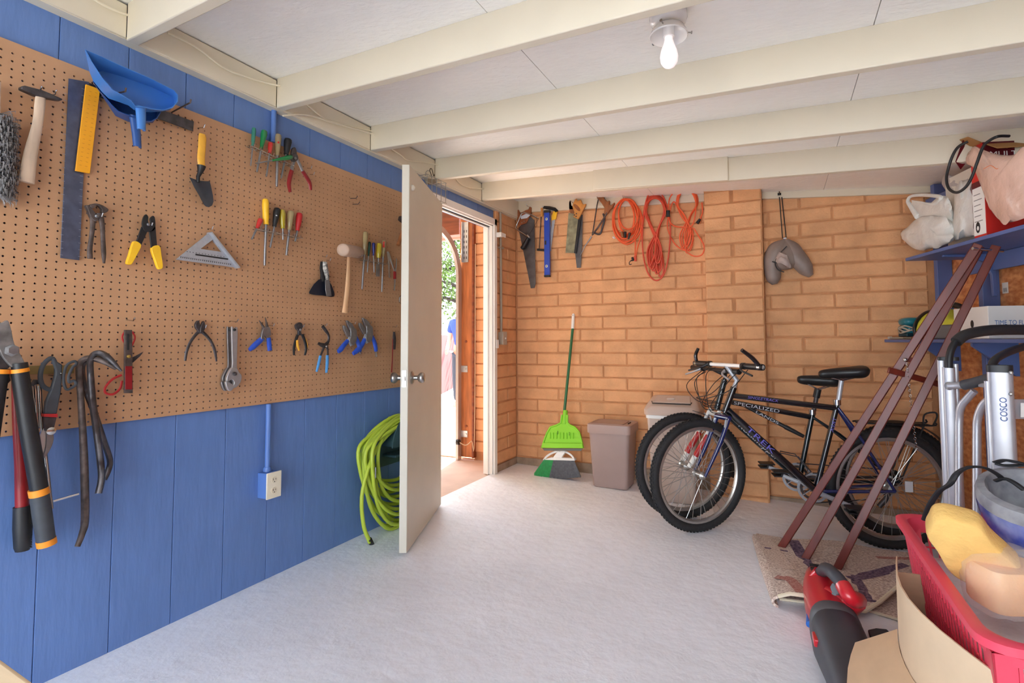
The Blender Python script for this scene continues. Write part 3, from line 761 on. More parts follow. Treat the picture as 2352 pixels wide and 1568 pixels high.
for k in range(26):
    f = k / 25; p = L(*qb((1745 + 480 * f, 715 + 70 * f))[0], .0223); g.box((p[0] - .0002, p[1] - .0012, p[2] - .003), (p[0] + .0002, p[1] + .0012, p[2] + .003))
    p = L(*qb((1790 + 370 * f, 690 + 52 * f - 30))[0], .0223)
    if k % 2: g.box((p[0] - .0002, p[1] - .002, p[2] - .001), (p[0] + .0002, p[1] + .002, p[2] + .001))
o = g.ob('graduations', m_ink, t, smooth=False); o['kind'] = 'stuff'
hook(qb, 2010, 450, .03)
# --- screwdriver racks
def rack(q, a, b, label, n=7):
    pa, pb = L(*q(a)[0], .012), L(*q(b)[0], .012); t = thing('screwdriver_rack', label, 'tool rack', (pa + pb) / 2)
    for dx in (.0, .028):
        g = G(); g.tube([pa + A(dx, 0, 0), pb + A(dx, 0, 0)], .0018, 6); g.ob('rail', m_chrome, t)
    for k in range(n):
        p = pa + (pb - pa) * ((k + .5) / n); g = G(); g.tube([p + A(-.012, 0, .012), p + A(0, 0, .012), p + A(.0, 0, 0), p + A(.03, 0, 0), p + A(.034, 0, .014)], .0017, 6); g.ob('prong', m_chrome, t)
    return t
def driver(label, q, top, coll, tip, wt, wm, ws, m, d=.028, m2=None, cap=None):
    """screwdriver from handle top over collar to tip"""
    t = T('screwdriver', label, 'screwdriver', q, tip[0], tip[1], d, 'screwdrivers on the pegboard')
    top, coll, tip = map(lambda p: np.array(p, float), (top, coll, tip)); P = lambda f: tuple(top + (coll - top) * f)
    g = G(); lt(g, q, [P(0), P(.04), P(.2), P(.75), P(.88), P(1)], d, [wt * .5, wt * .9, wt, wm, wm * .78, wm * .85], 8); h = g.ob('handle', m, t, sharp=60)
    if m2 is not None:
        g = G(); lt(g, q, [P(.1), P(.45)], d + .004, wt * .55, 8); g.ob('insert', m2, h)
    g = G(); lt(g, q, [tuple(coll), tuple(coll + (tip - coll) * .92), tuple(tip)], d, [ws, ws, ws * .8], 8); g.ob('shaft', m_grey, t)
    return t
rack(qd, (700, 280), (1130, 480), 'wire screwdriver rack at the top of the pegboard below the blue wall')
driver('small teal handled screwdriver at the left end of the top rack', qd, (778, 98), (765, 275), (745, 470), 40, 34, 14, m_teal)
driver('green handled screwdriver with a looped wire in the top rack', qd, (880, 125), (848, 305), (805, 530), 60, 40, 20, m_green)
driver('short red handled screwdriver in the top rack', qd, (940, 240), (930, 345), (898, 575), 46, 40, 16, m_rcl)
driver('clear handled screwdriver with a red end in the top rack', qd, (1015, 160), (1005, 370), (998, 672), 60, 44, 24, m_clear, m2=m_rcl)
driver('black handled screwdriver with a yellow oval mark in the top rack', qd, (1112, 205), (1090, 360), (1042, 590), 70, 52, 18, m_blk, m2=m_gold)
driver('green handled screwdriver lying sideways across the top rack', qd, (1150, 382), (955, 418), (795, 445), 48, 26, 14, m_green, d=.055)
tool2('cutting_pliers', 'red handled cutting pliers hanging open at the end of the top rack', 'pliers', qd, [
    ('jaw', 's', [(1155, 300), (1180, 290), (1195, 330), (1190, 385), (1160, 390), (1145, 350)], .01, m_dsteel),
    ('jaw', 's', [(1150, 360), (1195, 355), (1210, 400), (1180, 430), (1150, 420)], .01, m_dsteel, .003),
    ('arm', 't', [(1175, 400), (1155, 450), (1145, 520)], [36, 34, 34], m_grey), ('arm', 't', [(1185, 390), (1215, 440), (1250, 520)], [36, 32, 30], m_grey),
    ('grip', 't', [(1146, 515), (1128, 580), (1118, 650), (1130, 725)], [42, 44, 42, 34], m_dred), ('grip', 't', [(1250, 520), (1290, 580), (1322, 640), (1330, 705)], [42, 44, 42, 30], m_dred),
    ('rivet', 'b', [(1178, 395)], 26, m_grey, .012)], (1200, 720), .03)
hook(qd, 1300, 500, .03); hook(qd, 1325, 560, .03)
rack(qd, (765, 1090), (1215, 1180), 'wire screwdriver rack in the middle of the pegboard')
driver('stubby clear red screwdriver leaning at the left of the middle rack', qd, (845, 985), (805, 1080), (755, 1185), 50, 36, 18, m_rcl)
driver('large yellow handled screwdriver with a long blade in the middle rack', qd, (888, 790), (895, 1040), (880, 1440), 62, 58, 24, m_ylw)
driver('black and white striped screwdriver in the middle rack', qd, (1005, 880), (975, 1060), (935, 1265), 62, 46, 18, m_blk, m2=m_mark)
driver('clear yellow handled screwdriver in the middle rack', qd, (1052, 895), (1058, 1080), (1060, 1190), 58, 50, 16, m_ycl)
driver('clear colourless handled screwdriver in the middle rack', qd, (1138, 908), (1120, 1095), (1092, 1340), 70, 46, 22, m_clear)
driver('red handled screwdriver at the right end of the middle rack', qd, (1222, 928), (1200, 1100), (1178, 1205), 60, 48, 18, m_red)
# --- empty hook, scraper, putty knife
hook(qe, 615, 280, .05, 'empty rusty double hook high on the right of the pegboard', 'empty hook', m=m_rust); hook(qe, 640, 345, .05, 'empty rusty double hook high on the right of the pegboard', 'empty hook', m=m_rust)
tool2('wall_scraper', 'wide black plastic scraper behind the putty knife', 'scraper', qe, [
    ('blade', 's', [(155, 1345), (175, 1280), (220, 1220), (272, 1180), (330, 1180), (380, 1215), (415, 1280), (428, 1375), (300, 1365)], .003, mat('navy black plastic', (22, 26, 42), .4)),
    ('handle', 't', [(290, 985), (288, 1060), (300, 1130), (305, 1210)], [36, 50, 60, 80], m_blk)], (290, 1360), .018)
tool2('putty_knife', 'paint spattered putty knife with a steel blade hanging on the pegboard', 'putty knife', qe, [
    ('handle', 't', [(325, 985), (330, 1060), (348, 1130), (355, 1195)], [56, 66, 60, 40], mat('paint spattered grip', (40, 40, 42), .6, col2=(215, 212, 204), sc=70)),
    ('blade', 'p', [(328, 1190), (375, 1185), (402, 1370), (345, 1375), (332, 1300)], .002, m_grey, .006)], (360, 1370), .03)
hook(qe, 302, 935, .03); hook(qe, 345, 975, .03)
# --- mallet
t = T('rubber_mallet', 'pale rubber mallet with a long beech handle on the pegboard', 'mallet', qe, 550, 1560, .05)
g = G(); lt(g, qe, [(595, 930), (590, 1050), (580, 1250), (560, 1450), (548, 1562)], .05, [46, 46, 62, 66, 82], 12, 3, flat=XF); g.ob('handle', m_beech, t)
a, b = L(*qe((525, 850))[0], .105), L(*qe((705, 880))[0], .010); r_ = pxm((a + b)/2) * 138/2/4.9
ax = nrm(b - a); ln = np.linalg.norm(b - a)
g = G(); g.lathe([(r_ * .55, -.004), (r_ * .88, 0), (r_, .006), (r_, ln*.55), (r_*.97, ln*.6), (r_, ln*.62), (r_, ln - .006), (r_ * .9, ln)], a, ax, 22); g.ob('head', mat('pale grey rubber', (196, 168, 148), .7, var=.06, sc=20), t)
hook(qe, 545, 940, .07); hook(qe, 640, 940, .07)
# --- right rack
rack(qe, (712, 965), (1000, 1020), 'wire screwdriver rack at the right of the pegboard beside the mallet', 6)
driver('tall clear amber handled screwdriver beside the mallet head', qe, (782, 645), (770, 905), (742, 1295), 56, 46, 22, m_clear)
driver('slim dark green handled screwdriver in the right rack', qe, (828, 760), (815, 920), (802, 1105), 30, 24, 14, mat('dark green plastic', (20, 60, 48), .4))
driver('slim dark blue handled screwdriver in the right rack', qe, (872, 770), (872, 915), (878, 1105), 36, 26, 12, mat('navy clear plastic', (24, 32, 120), .25, coat=.5))
t = T('wood_chisel', 'yellow handled wood chisel with a broad steel blade in the right rack', 'chisel', qe, 925, 1150, .028)
g = G(); lt(g, qe, [(935, 778), (935, 800), (930, 900), (925, 942)], .028, [46, 58, 60, 40], 10); g.ob('handle', m_ycl, t)
g = G(); lt(g, qe, [(928, 942), (928, 1020)], .028, 16); plate_(g, qe, [(908, 1010), (942, 1010), (942, 1150), (905, 1150)], .031, .004); g.ob('blade', m_grey, t)
driver('clear and red handled screwdriver with a long shaft in the right rack', qe, (990, 742), (980, 930), (965, 1325), 50, 34, 18, m_clear, m2=m_rcl)
tool2('slip_joint_pliers', 'slim chrome slip joint pliers hanging beside the right rack', 'pliers', qe, [
    ('handle', 't', [(1030, 870), (1040, 960), (1050, 1165)], [36, 30, 18], m_chrome), ('handle', 't', [(1035, 880), (1070, 980), (1110, 1095)], [40, 26, 16], m_chrome)], (1050, 1165), .02)
tool2('red_banded_pliers', 'small chrome pliers with a red band near the door edge', 'pliers', qe, [
    ('jaw', 't', [(1130, 950), (1125, 1040), (1112, 1100)], [18, 24, 30], m_chrome), ('grip', 't', [(1112, 1095), (1112, 1180)], [44, 44], m_dred), ('handle', 't', [(1112, 1180), (1106, 1310)], [24, 22], m_chrome)], (1106, 1310), .02)
t = T('claw_hammer', 'brown wooden hammer handle showing behind the door edge', 'hammer', qe, 1150, 800, .05)
g = G(); lt(g, qe, [(1150, 798), (1185, 690), (1225, 570)], .05, [44, 42, 40], 10); g.ob('handle', m_brown, t)
g = G(); a = L(*qe((1235, 545))[0], .05); g.obox(a, A(.014, 0, 0), A(0, .055, -.018), A(0, .005, .014)); g.ob('head', m_dsteel, t, bev=.004)
g = G(); a = L(917, 687, .03); g.torus(a + A(0, .022, 0), (.3, 1, 0), .026, .004, 20, 6); tag(g.ob('steel_ring', m_chrome), 'steel ring half hidden behind the door edge', 'ring')
# --- lower row
tool2('end_nippers', 'dark steel end nippers with long spread handles on the lower pegboard', 'nippers', qf, [
    ('jaw', 's', [(295, 180), (318, 150), (330, 165), (345, 230), (362, 262), (340, 275), (310, 240), (295, 215)], .012, m_dsteel),
    ('jaw', 's', [(352, 190), (372, 155), (385, 190), (380, 240), (345, 270), (338, 235)], .012, m_dsteel, .003),
    ('handle', 't', [(330, 250), (290, 290), (240, 360), (205, 450), (190, 540)], [34, 30, 28, 28, 22], m_dsteel),
    ('handle', 't', [(350, 255), (400, 300), (450, 370), (478, 450), (492, 545)], [34, 30, 28, 28, 16], m_dsteel)], (340, 540))
hook(qf, 350, 220, .03)
def wrench(label, dx, m, d):
    return tool2('adjustable_wrench', label, 'wrench', qf, [
        ('handle', 's', [(640 + dx, 235), (655 + dx, 220), (680 + dx, 222), (697 + dx, 245), (690 + dx, 560), (690 + dx, 620), (640 + dx, 620), (648 + dx, 560)], .008, m),
        ('jaw', 's', [(640 + dx, 610), (690 + dx, 610), (712 + dx, 650), (735 + dx, 680), (728 + dx, 740), (690 + dx, 790), (650 + dx, 800), (665 + dx, 750), (640 + dx, 720), (600 + dx, 740), (598 + dx, 690)], .014, m, .003),
        ('jaw', 's', [(585 + dx, 740), (640 + dx, 760), (665 + dx, 790), (632 + dx, 830), (600 + dx, 810)], .012, m, .003),
        ('thumb_screw', 'b', [(668 + dx, 665)], 36, m_dsteel, .012), ('hanging_hole', 'b', [(664 + dx, 240)], 26, m_ink, .0065)], (640 + dx, 830), d, 'adjustable wrenches')
wrench('bright adjustable wrench in front of a second wrench on the pegboard', 0, mat('bright steel', (188, 188, 190), .35, .7, var=.05, sc=40), .035)
wrench('duller adjustable wrench behind the bright one on the same hook', -42, m_grey, .012)
hook(qf, 628, 165, .05)
tool2('long_nose_locking_pliers', 'long nose locking pliers with blue grips right of the wrenches', 'locking pliers', qf, [
    ('jaw', 't', [(985, 235), (975, 180), (962, 120)], [40, 22, 8], m_rust), ('jaw', 't', [(950, 225), (930, 190), (905, 150)], [34, 20, 8], m_rust, .002),
    ('body', 's', [(945, 230), (975, 215), (1005, 215), (1018, 260), (1015, 300), (985, 320), (960, 300), (940, 330), (925, 320)], .012, m_grey, .002),
    ('lever', 'p', [(950, 310), (980, 345), (962, 360), (925, 350)], .004, m_grey),
    ('grip', 't', [(935, 325), (895, 360), (845, 405), (808, 435)], [52, 56, 56, 34], m_bgrip), ('grip', 't', [(995, 315), (1000, 370), (1008, 440)], [44, 46, 46], m_bgrip), ('adjuster', 't', [(1010, 440), (1010, 450)], [30, 30], m_chrome)], (900, 450), .025, 'blue grip locking pliers')
tool2('diagonal_cutters', 'black diagonal cutters with a yellow inner handle on the lower pegboard', 'pliers', qf, [
    ('jaw', 's', [(1262, 190), (1300, 168), (1325, 190), (1320, 230), (1310, 260), (1318, 290), (1285, 290), (1285, 250), (1265, 225)], .012, m_dsteel),
    ('grip', 't', [(1275, 290), (1255, 350), (1240, 420), (1240, 485)], [30, 30, 28, 20], m_blk), ('grip', 't', [(1320, 285), (1345, 350), (1358, 420), (1345, 485)], [30, 30, 28, 20], m_blk),
    ('inner_grip', 't', [(1272, 340), (1275, 390), (1290, 440)], [24, 26, 18], m_gold, .006), ('inner_grip', 't', [(1350, 320), (1362, 370), (1372, 412)], [12, 18, 12], m_gold),
    ('rivet', 'b', [(1300, 240)], 24, m_grey, .01)], (1290, 490))
tool2('oil_filter_pliers', 'dark curved jaw filter pliers with light blue handles', 'pliers', qf, [
    ('jaw', 't', [(1515, 205), (1545, 245), (1575, 295), (1572, 350), (1545, 385)], [34, 34, 26, 28, 40], m_dsteel),
    ('jaw', 't', [(1475, 370), (1505, 385), (1545, 395)], [26, 40, 44], m_dsteel, .002),
    ('arm', 't', [(1535, 390), (1515, 440), (1495, 495)], [30, 22, 22], m_dsteel), ('arm', 't', [(1555, 385), (1565, 440), (1563, 495)], [30, 22, 20], m_dsteel),
    ('grip', 't', [(1495, 490), (1480, 560), (1458, 645)], [30, 32, 24], m_lblue), ('grip', 't', [(1562, 485), (1560, 570), (1552, 655)], [32, 34, 26], m_lblue), ('rivet', 'b', [(1550, 400)], 20, m_chrome, .012)], (1510, 660), .025)
def vise(label, o, flip):
    a = lambda *p: [(x + o[0], y + o[1]) for x, y in p]
    tool2('locking_pliers', label, 'locking pliers', qf, [
        ('jaw', 's', a((0, 0), (25, 10), (55, 35), (75, 70), (95, 90), (95, 140), (60, 140), (30, 90), (10, 40)), .012, m_grey, .002),
        ('jaw', 's', a((-30, 50), (-10, 55), (20, 100), (35, 130), (15, 160), (-5, 130), (-25, 90)), .012, m_grey),
        ('body', 's', a((40, 70), (80, 90), (100, 130), (90, 210), (60, 240), (30, 200), (40, 140)), .010, m_grey, .004),
        ('lever', 'p', a((25, 150), (60, 230), (40, 250), (10, 190)), .006, m_alu),
        ('grip', 't', a((10, 195), (-30, 240), (-60, 280), (-85, 300)) if flip else a((20, 200), (-10, 260), (-50, 310), (-95, 345)), [44, 52, 56, 40], m_bgrip),
        ('grip', 't', a((80, 150), (110, 220), (125, 280), (120, 300)) if flip else a((75, 160), (110, 230), (125, 300), (125, 325)), [44, 46, 46, 40], m_bgrip),
        ('adjuster', 't', a((122, 300), (125, 325)) if flip else a((122, 325), (130, 375)), [22, 26], m_chrome)], (o[0], o[1] + 340), .028, 'blue grip locking pliers')
vise('left one of the two overlapping blue grip locking pliers', (1750, 150), True)
vise('right one of the two overlapping blue grip locking pliers near the door', (1905, 125), False)
for x, y in ((1000, 205), (1512, 200), (1790, 185), (1945, 180), (1290, 215)): hook(qf, x, y, .035)
tool2('grease_fitting_tool', 'slim dark tool with a thin red rod hanging behind the door knob', 'hand tool', qf, [
    ('body', 't', [(2205, 260), (2208, 340), (2205, 430)], [26, 44, 36], m_dsteel), ('rod', 't', [(2195, 330), (2190, 500), (2182, 650)], [12, 12, 16], m_dred)], (2185, 660))
hook(qf, 2195, 215, .03)
# --- red handled snips and flat bar at left
tool2('red_snips', 'small red handled tin snips hanging behind a rusty flat bar', 'snips', qc, [
    ('loop', 't', [(775, 165), (757, 200), (775, 240), (800, 280), (825, 240), (838, 200), (820, 165)], [10] * 7, m_red), ('loop', 't', [(755, 435), (700, 460), (655, 510), (655, 545), (700, 555), (745, 520), (757, 470)], [14] * 7, m_red),
    ('blade', 'p', [(815, 330), (893, 290), (870, 320), (825, 360)], .004, m_dsteel)], (700, 555), .015)
tool2('flat_scraper_bar', 'rusty flat bar with a red worn face hanging on the pegboard', 'scraper', qc, [
    ('bar', 'p', [(775, 155), (822, 155), (826, 548), (774, 548)], .008, m_rust), ('face', 'p', [(778, 380), (822, 380), (822, 525), (778, 525)], .002, m_dred, .002),
    ('slot', 'p', [(789, 180), (803, 180), (803, 280), (789, 280)], .001, m_ink, .001), ('screw', 'b', [(797, 320)], 22, mat('brass', (190, 160, 84), .35, .9), .006)], (800, 550), .03)
hook(qc, 786, 100, .05)
# --- lopper: black handles with orange bands
t = T('lopping_shears', 'black long handled lopping shears with orange bands hanging at left', 'loppers', qc, 290, 1500, .07)
g = G(); plate_(g, qc, smooth_outline([(-20, 130), (20, 110), (50, 97), (70, 150), (90, 240), (140, 330), (160, 385), (100, 400), (50, 360), (0, 280)], 4), .09, .012); g.ob('blade', mat('scuffed grey steel', (128, 124, 122), .5, .5, var=.35, sc=25), t, bev=.002)
g = G(); lt(g, qc, [(120, 360), (125, 400)], .085, [76, 80], 14); lt(g, qc, [(122, 415), (175, 760), (245, 1150)], .085, [84, 88, 88], 14); g.ob('handle', m_blk, t)
for p0, p1, w in (((120, 395), (124, 418), 90), ((238, 1140), (246, 1180), 98), ((285, 1455), (292, 1490), 96)):
    g = G(); lt(g, qc, [p0, p1], .085, w, 14); g.ob('band', m_org, t)
g = G(); lt(g, qc, [(245, 1175), (262, 1300), (286, 1460)], .085, [92, 94, 90], 14); g.ob('grip', m_char, t)
g = G(); plate_(g, qc, smooth_outline([(-50, 250), (0, 285), (40, 330), (70, 370), (40, 400), (-20, 400), (-60, 340)], 3), .076, .010); g.ob('hook_blade', m_dsteel, t, bev=.002)
g = G(); lt(g, qc, [(5, 395), (-30, 620), (-70, 900), (-110, 1200)], .075, [80, 84, 84, 84], 12); g.ob('handle', m_blk, t)
g = G(); lt(g, qc, [(4, 400), (0, 428)], .075, 90, 12); g.ob('band', m_org, t)
g = G(); P = L(*qc((72, 282))[0], .09); g.lathe([(.018, 0), (.018, .004), (.012, .007), (.012, .012), (.0001, .0125)], P, (1, 0, 0), 6); g.ob('pivot_nut', m_grey, t)
# --- bolt cutter with a red arm behind
t = T('bolt_cutter', 'bolt cutter with a dark red arm and ribbed black grip behind the lopping shears', 'bolt cutter', qc, 140, 1520, .03)
g = G(); lt(g, qc, [(95, 400), (110, 700), (130, 1000), (138, 1255)], .03, [40, 52, 60, 66], 12); g.ob('arm', m_dred, t)
g = G(); lt(g, qc, [(138, 1248), (140, 1380), (140, 1500), (138, 1525)], .03, [84, 92, 82, 66], 12); o = g.ob('grip', m_blk, t)
for k in range(16):
    p = L(*qc((176, 1290 + k * 14))[0], .03); g = G(); g.box((p[0] - .01, p[1] - .004, p[2] - .0016), (p[0] + .016, p[1] + .003, p[2] + .0016)); g.ob('rib', m_char, o)
g = G(); plate_(g, qc, [(20, 420), (60, 400), (70, 470), (40, 500), (10, 560), (-10, 500)], .036, .012); g.ob('jaw', m_dsteel, t, bev=.003)
# --- tin snips
t = T('tin_snips', 'tin snips with large charcoal loop handles and a red band', 'tin snips', qc, 265, 955, .06)
def loop(pts, w):
    g = G(); px = qc(*pts); P = [L(u, v, .062) for u, v in px]; g.tube(spline(P, 5, closed=True), pxm(P[0]) * w / 2 / 2.703, 8, closed=True, flat=((1, 0, 0), .6)); return g
loop([(320, 330), (270, 370), (250, 440), (265, 500), (310, 525), (345, 500), (360, 430), (345, 370)], 26).ob('loop_handle', m_char, t)
loop([(460, 350), (415, 375), (395, 440), (400, 500), (420, 525), (465, 500), (470, 480), (455, 470), (430, 480), (428, 440), (450, 390), (475, 365)], 16).ob('loop_handle', m_char, t)
g = G(); plate_(g, qc, [(345, 345), (390, 370), (385, 520), (355, 680), (275, 680), (285, 600), (320, 520), (345, 430)], .066, .014); g.ob('shank', m_char, t, bev=.004)
g = G(); plate_(g, qc, [(272, 676), (360, 676), (358, 698), (272, 694)], .068, .018); g.ob('band', m_red, t, bev=.001)
g = G(); plate_(g, qc, [(278, 694), (354, 698), (330, 790), (275, 780)], .066, .012); g.ob('neck', m_dsteel, t, bev=.002)
g = G(); plate_(g, qc, smooth_outline([(275, 765), (245, 820), (234, 870), (245, 930), (265, 955), (285, 870), (300, 800)], 3), .064, .004); g.ob('blade', mat('clean steel', (196, 198, 200), .3, .6), t, bev=.001)
g = G(); plate_(g, qc, smooth_outline([(290, 770), (330, 800), (332, 850), (300, 920), (268, 955), (285, 880), (290, 820)], 3), .068, .004); g.ob('blade', m_grey, t, bev=.001)
g = G(); P = L(*qc((315, 782))[0], .068); g.lathe([(.012, 0), (.012, .004), (.006, .007), (.0001, .0075)], P, (1, 0, 0), 12); g.ob('pivot', m_chrome, t)
hook(qc, 305, 445, .07)
# --- chrome folding lug wrench
t = T('lug_wrench', 'chrome cross arm lug wrench hanging behind the tin snips', 'wrench', qc, 320, 1260, .03)
g = G(); lt(g, qc, [(215, 490), (235, 760)], .028, 22, 8); lt(g, qc, [(245, 500), (262, 760), (318, 1265)], .035, 24, 8); g.ob('shaft', m_chrome, t)
g = G(); lt(g, qc, [(330, 1218), (490, 1172)], [.035, .05], 16, 8); g.ob('cross_arm', m_chrome, t)
g = G(); lt(g, qc, [(195, 500), (215, 478), (255, 478)], .032, [22, 34, 30], 8); g.ob('socket_head', m_dsteel, t)
# --- brass strip
g = G(); plate_(g, qc, [(160, 378), (460, 372), (460, 425), (160, 432)], .006, .004); tag(g.ob('hanger_strip', mat('old brass', (160, 140, 92), .45, .7, var=.1, sc=20), bev=.001), 'dull brass hanger strip behind the tin snips', 'strip')
# --- pry bars
def prybar(label, pts, w, m, d):
    t = T('pry_bar', label, 'pry bar', qc, pts[-1][0], pts[-1][1], .04, 'pry bars on the pegboard')
    g = G(); px = qc(*pts); P = [L(u, v, x) for (u, v), x in zip(px, d)]; rr = [pxm(p) * x / 2 / 2.703 for p, x in zip(P, w)]
    R4 = spline([list(p) + [r] for p, r in zip(P, rr)], 5); g.tube([p[:3] for p in R4], [p[3] for p in R4], 6); g.ob('bar', m, t, sharp=60)
    return t
prybar('longest rusty pry bar hanging over the edge of the pegboard', [(720, 400), (640, 350), (560, 330), (510, 345), (490, 400), (500, 560), (515, 800), (525, 1050), (528, 1330), (510, 1420), (480, 1500)], [12, 34, 36, 36, 34, 34, 38, 42, 42, 36, 30], m_rust, [.12, .10, .07, .05, .045, .04, .04, .04, .04, .04, .045])
prybar('middle grey pry bar with a forked claw over its hook', [(755, 412), (690, 345), (640, 305), (595, 300), (565, 335), (560, 400), (575, 600), (600, 780), (625, 980), (630, 1080), (612, 1170)], [12, 34, 36, 36, 34, 34, 36, 36, 36, 36, 36], m_dsteel, [.16, .14, .11, .09, .08, .075, .07, .07, .07, .07, .075])
prybar('short grey pry bar with a bent tip behind the middle one', [(685, 328), (600, 330), (540, 345), (510, 380), (515, 470), (545, 560), (590, 680), (640, 830), (682, 960), (675, 1020), (650, 1085)], [10, 30, 34, 34, 34, 34, 32, 32, 32, 32, 26], m_dsteel, [.10, .075, .05, .03, .03, .03, .03, .03, .03, .03, .03])
# ================================================================ socket box with conduit on the blue wall
m_cond = mat('blue painted conduit', (92, 128, 196), .4)
ob_ = thing('outlet_box', 'blue surface outlet box with a cream twin socket plate', 'outlet', L(625, 1148, .0))
x1 = .048
pc = [onx(u, v, x1) for u, v in ((613.5, 1088), (647, 1079), (647, 1139), (613.5, 1147))]
ya, yb = pc[0][1], pc[1][1]; za, zb = (pc[2][2] + pc[3][2]) / 2, (pc[0][2] + pc[1][2]) / 2
g = G(); g.box((-.016, ya + .002, za + .002), (x1 - .006, yb - .002, zb - .002)); g.ob('box', m_cond, ob_, bev=.003)
g = G(); g.box((x1 - .006, ya, za), (x1, yb, zb)); pl = g.ob('face_plate', mat('cream plastic', (236, 228, 206), .4), ob_, bev=.002)
for f in (.3, .7):
    yc, zc = (ya + yb) / 2, za + (zb - za) * f
    g = G(); n = 20; g.prism([(x1 + .0015, yc + .015 * math.cos(2*PI*k/n), zc + .0155 * max(-.82, min(.82, math.sin(2*PI*k/n)))) for k in range(n)], (-.002, 0, 0)); sk = g.ob('socket', mat('cream plastic 2', (226, 216, 192), .45), pl)
    for dy, h in ((-.006, .009), (.006, .007)):
        g = G(); g.box((x1 + .001, yc + dy - .0011, zc + .001 - h/2 + .002), (x1 + .002, yc + dy + .0011, zc + .001 + h/2 + .002)); g.ob('slot', m_ink, sk)
    g = G(); g.lathe([(.0025, 0), (.0025, .0006)], (x1 + .0014, yc, zc - .008), (1, 0, 0), 10); g.ob('earth_hole', m_ink, sk)
cy = (ya + yb) / 2 - .004
cdt = thing('wall_conduit', 'blue painted conduit running up the wall to the outlet box', 'conduit', (.004, cy, zb))
g = G(); g.tube([(.006, cy, zb - .004), (.006, cy, .797)], .0115, 12); g.ob('pipe', m_cond, cdt)
g = G(); g.lathe([(.017, 0), (.017, .014), (.014, .02)], (.006, cy, zb), (0, 0, 1), 12); g.ob('locknut', m_cond, cdt)
g = G(); g.tube([(.0, cy, 2.02), (.0, cy, 2.178)], .0115, 12); g.ob('pipe', m_cond, cdt)
# ================================================================ hose and hanger
m_hose = mat('yellow green hose', (186, 206, 66), .45, var=.05, sc=10)
m_hang = mat('slate green plastic', (58, 86, 92), .5, var=.06, sc=12)
hg = thing('hose_hanger', 'slate green plastic hose hanger on the blue wall behind the door', 'hose hanger', L(935, 1060, .0))
hc = L(930, 1020, .06)
def arcpts(c, R, a0, a1, n, x): return [A(x, c[1] + R * math.cos(a), c[2] + R * math.sin(a)) for a in np.linspace(a0, a1, n)]
g = G(); ccy, ccz = L(925, 1010, .05)[1:] + A(-.02, -.02)
c2 = A(.05, ccy, ccz)
ring = []
for a in np.linspace(.15 * PI, .98 * PI, 14):
    r0, r1 = .115, .128
    ring.append([A(.0, c2[1] + r0 * math.cos(a), c2[2] + r0 * math.sin(a) * 1.1), A(.0, c2[1] + r1 * math.cos(a), c2[2] + r1 * math.sin(a) * 1.1), A(.13, c2[1] + (r1) * math.cos(a), c2[2] + r1 * math.sin(a) * 1.1), A(.13, c2[1] + r0 * math.cos(a), c2[2] + r0 * math.sin(a) * 1.1)])
g.loft(ring); g.ob('saddle', m_hang, hg)
ring = []
for a in np.linspace(.10 * PI, .98 * PI, 14):
    r0, r1 = .118, .17
    ring.append([A(x, c2[1] + r * math.cos(a), c2[2] + r * math.sin(a) * 1.1) for x, r in ((.13, r0), (.138, r0), (.138, r1), (.13, r1))])
g = G(); g.loft(ring); g.ob('front_lip', m_hang, hg)
g = G(); g.box((-.014, c2[1] - .12, c2[2] - .12), (.0, c2[1] + .12, c2[2] + .14)); g.ob('back_plate', m_hang, hg, bev=.004)
g = G(); g.box((.0, c2[1] - .10, c2[2] - .06), (.10, c2[1] + .10, c2[2] - .045)); g.ob('tray', m_hang, hg, bev=.004)
hs = thing('garden_hose', 'yellow green garden hose coiled on its hanger behind the door', 'hose', A(.07, c2[1], .03))
pts = []
NL = 14
for k in range(NL):
    f = k / (NL - 1); ry = .23 + .11 * rnd.uniform(.1, 1); rb = (.17 + .30 * f); cx = .02 + .105 * ((k * 5) % NL) / NL
    for j in range(14):
        a = PI/2 + 2 * PI * j / 14
        top = .135 + .012 * (k % 4)
        sy = math.cos(a) * (.55 if math.cos(a) > 0 else 1) * (ry if math.sin(a) < .3 else ry * (1 - .32 * (math.sin(a) - .3)))
        z = c2[2] + (math.sin(a) * top if math.sin(a) > 0 else math.sin(a) * (rb + .04) * (1 + .0 * f))
        pts.append(A(cx + .012 * math.sin(3 * a + k), c2[1] - .005 + sy, max(z, .016)))
pts += [A(.10, c2[1] - .06, c2[2] + .13), A(.11, c2[1] - .26, c2[2] + .03), A(.12, c2[1] - .375, c2[2] - .16), A(.12, c2[1] - .37, c2[2] - .34), A(.125, c2[1] - .325, c2[2] - .455)]
pts = [A(.12, c2[1] + .02, .035), A(.11, c2[1] + .08, .10), A(.08, c2[1] + .12, .22)] + pts
g = G(); g.tube(spline(pts, 5), .0105, 8); g.ob('tube', m_hose, hs)
g = G(); p = pts[-1]; g.tube([p + A(0, -.005, .02), p + A(.004, .03, -.05), p + A(.01, .055, -.075)], [.0125, .0125, .016], 10); g.tube([p + A(.01, .05, -.07), p + A(.014, .065, -.098)], .017, 10); g.ob('end_fitting', m_blk, hs)
g = G(); p = pts[0]; g.tube([p + A(.0, .04, .02), p, p + A(.0, -.07, -.018)], [.013, .014, .014], 10); g.ob('end_fitting', m_blk, hs)
g = G(); p = L(862, 1085, .13); g.tube([p + A(0, 0, .03), p - A(0, 0, .03)], [.007, .005], 8); g.ob('brass_nozzle', m_chrome, hs)
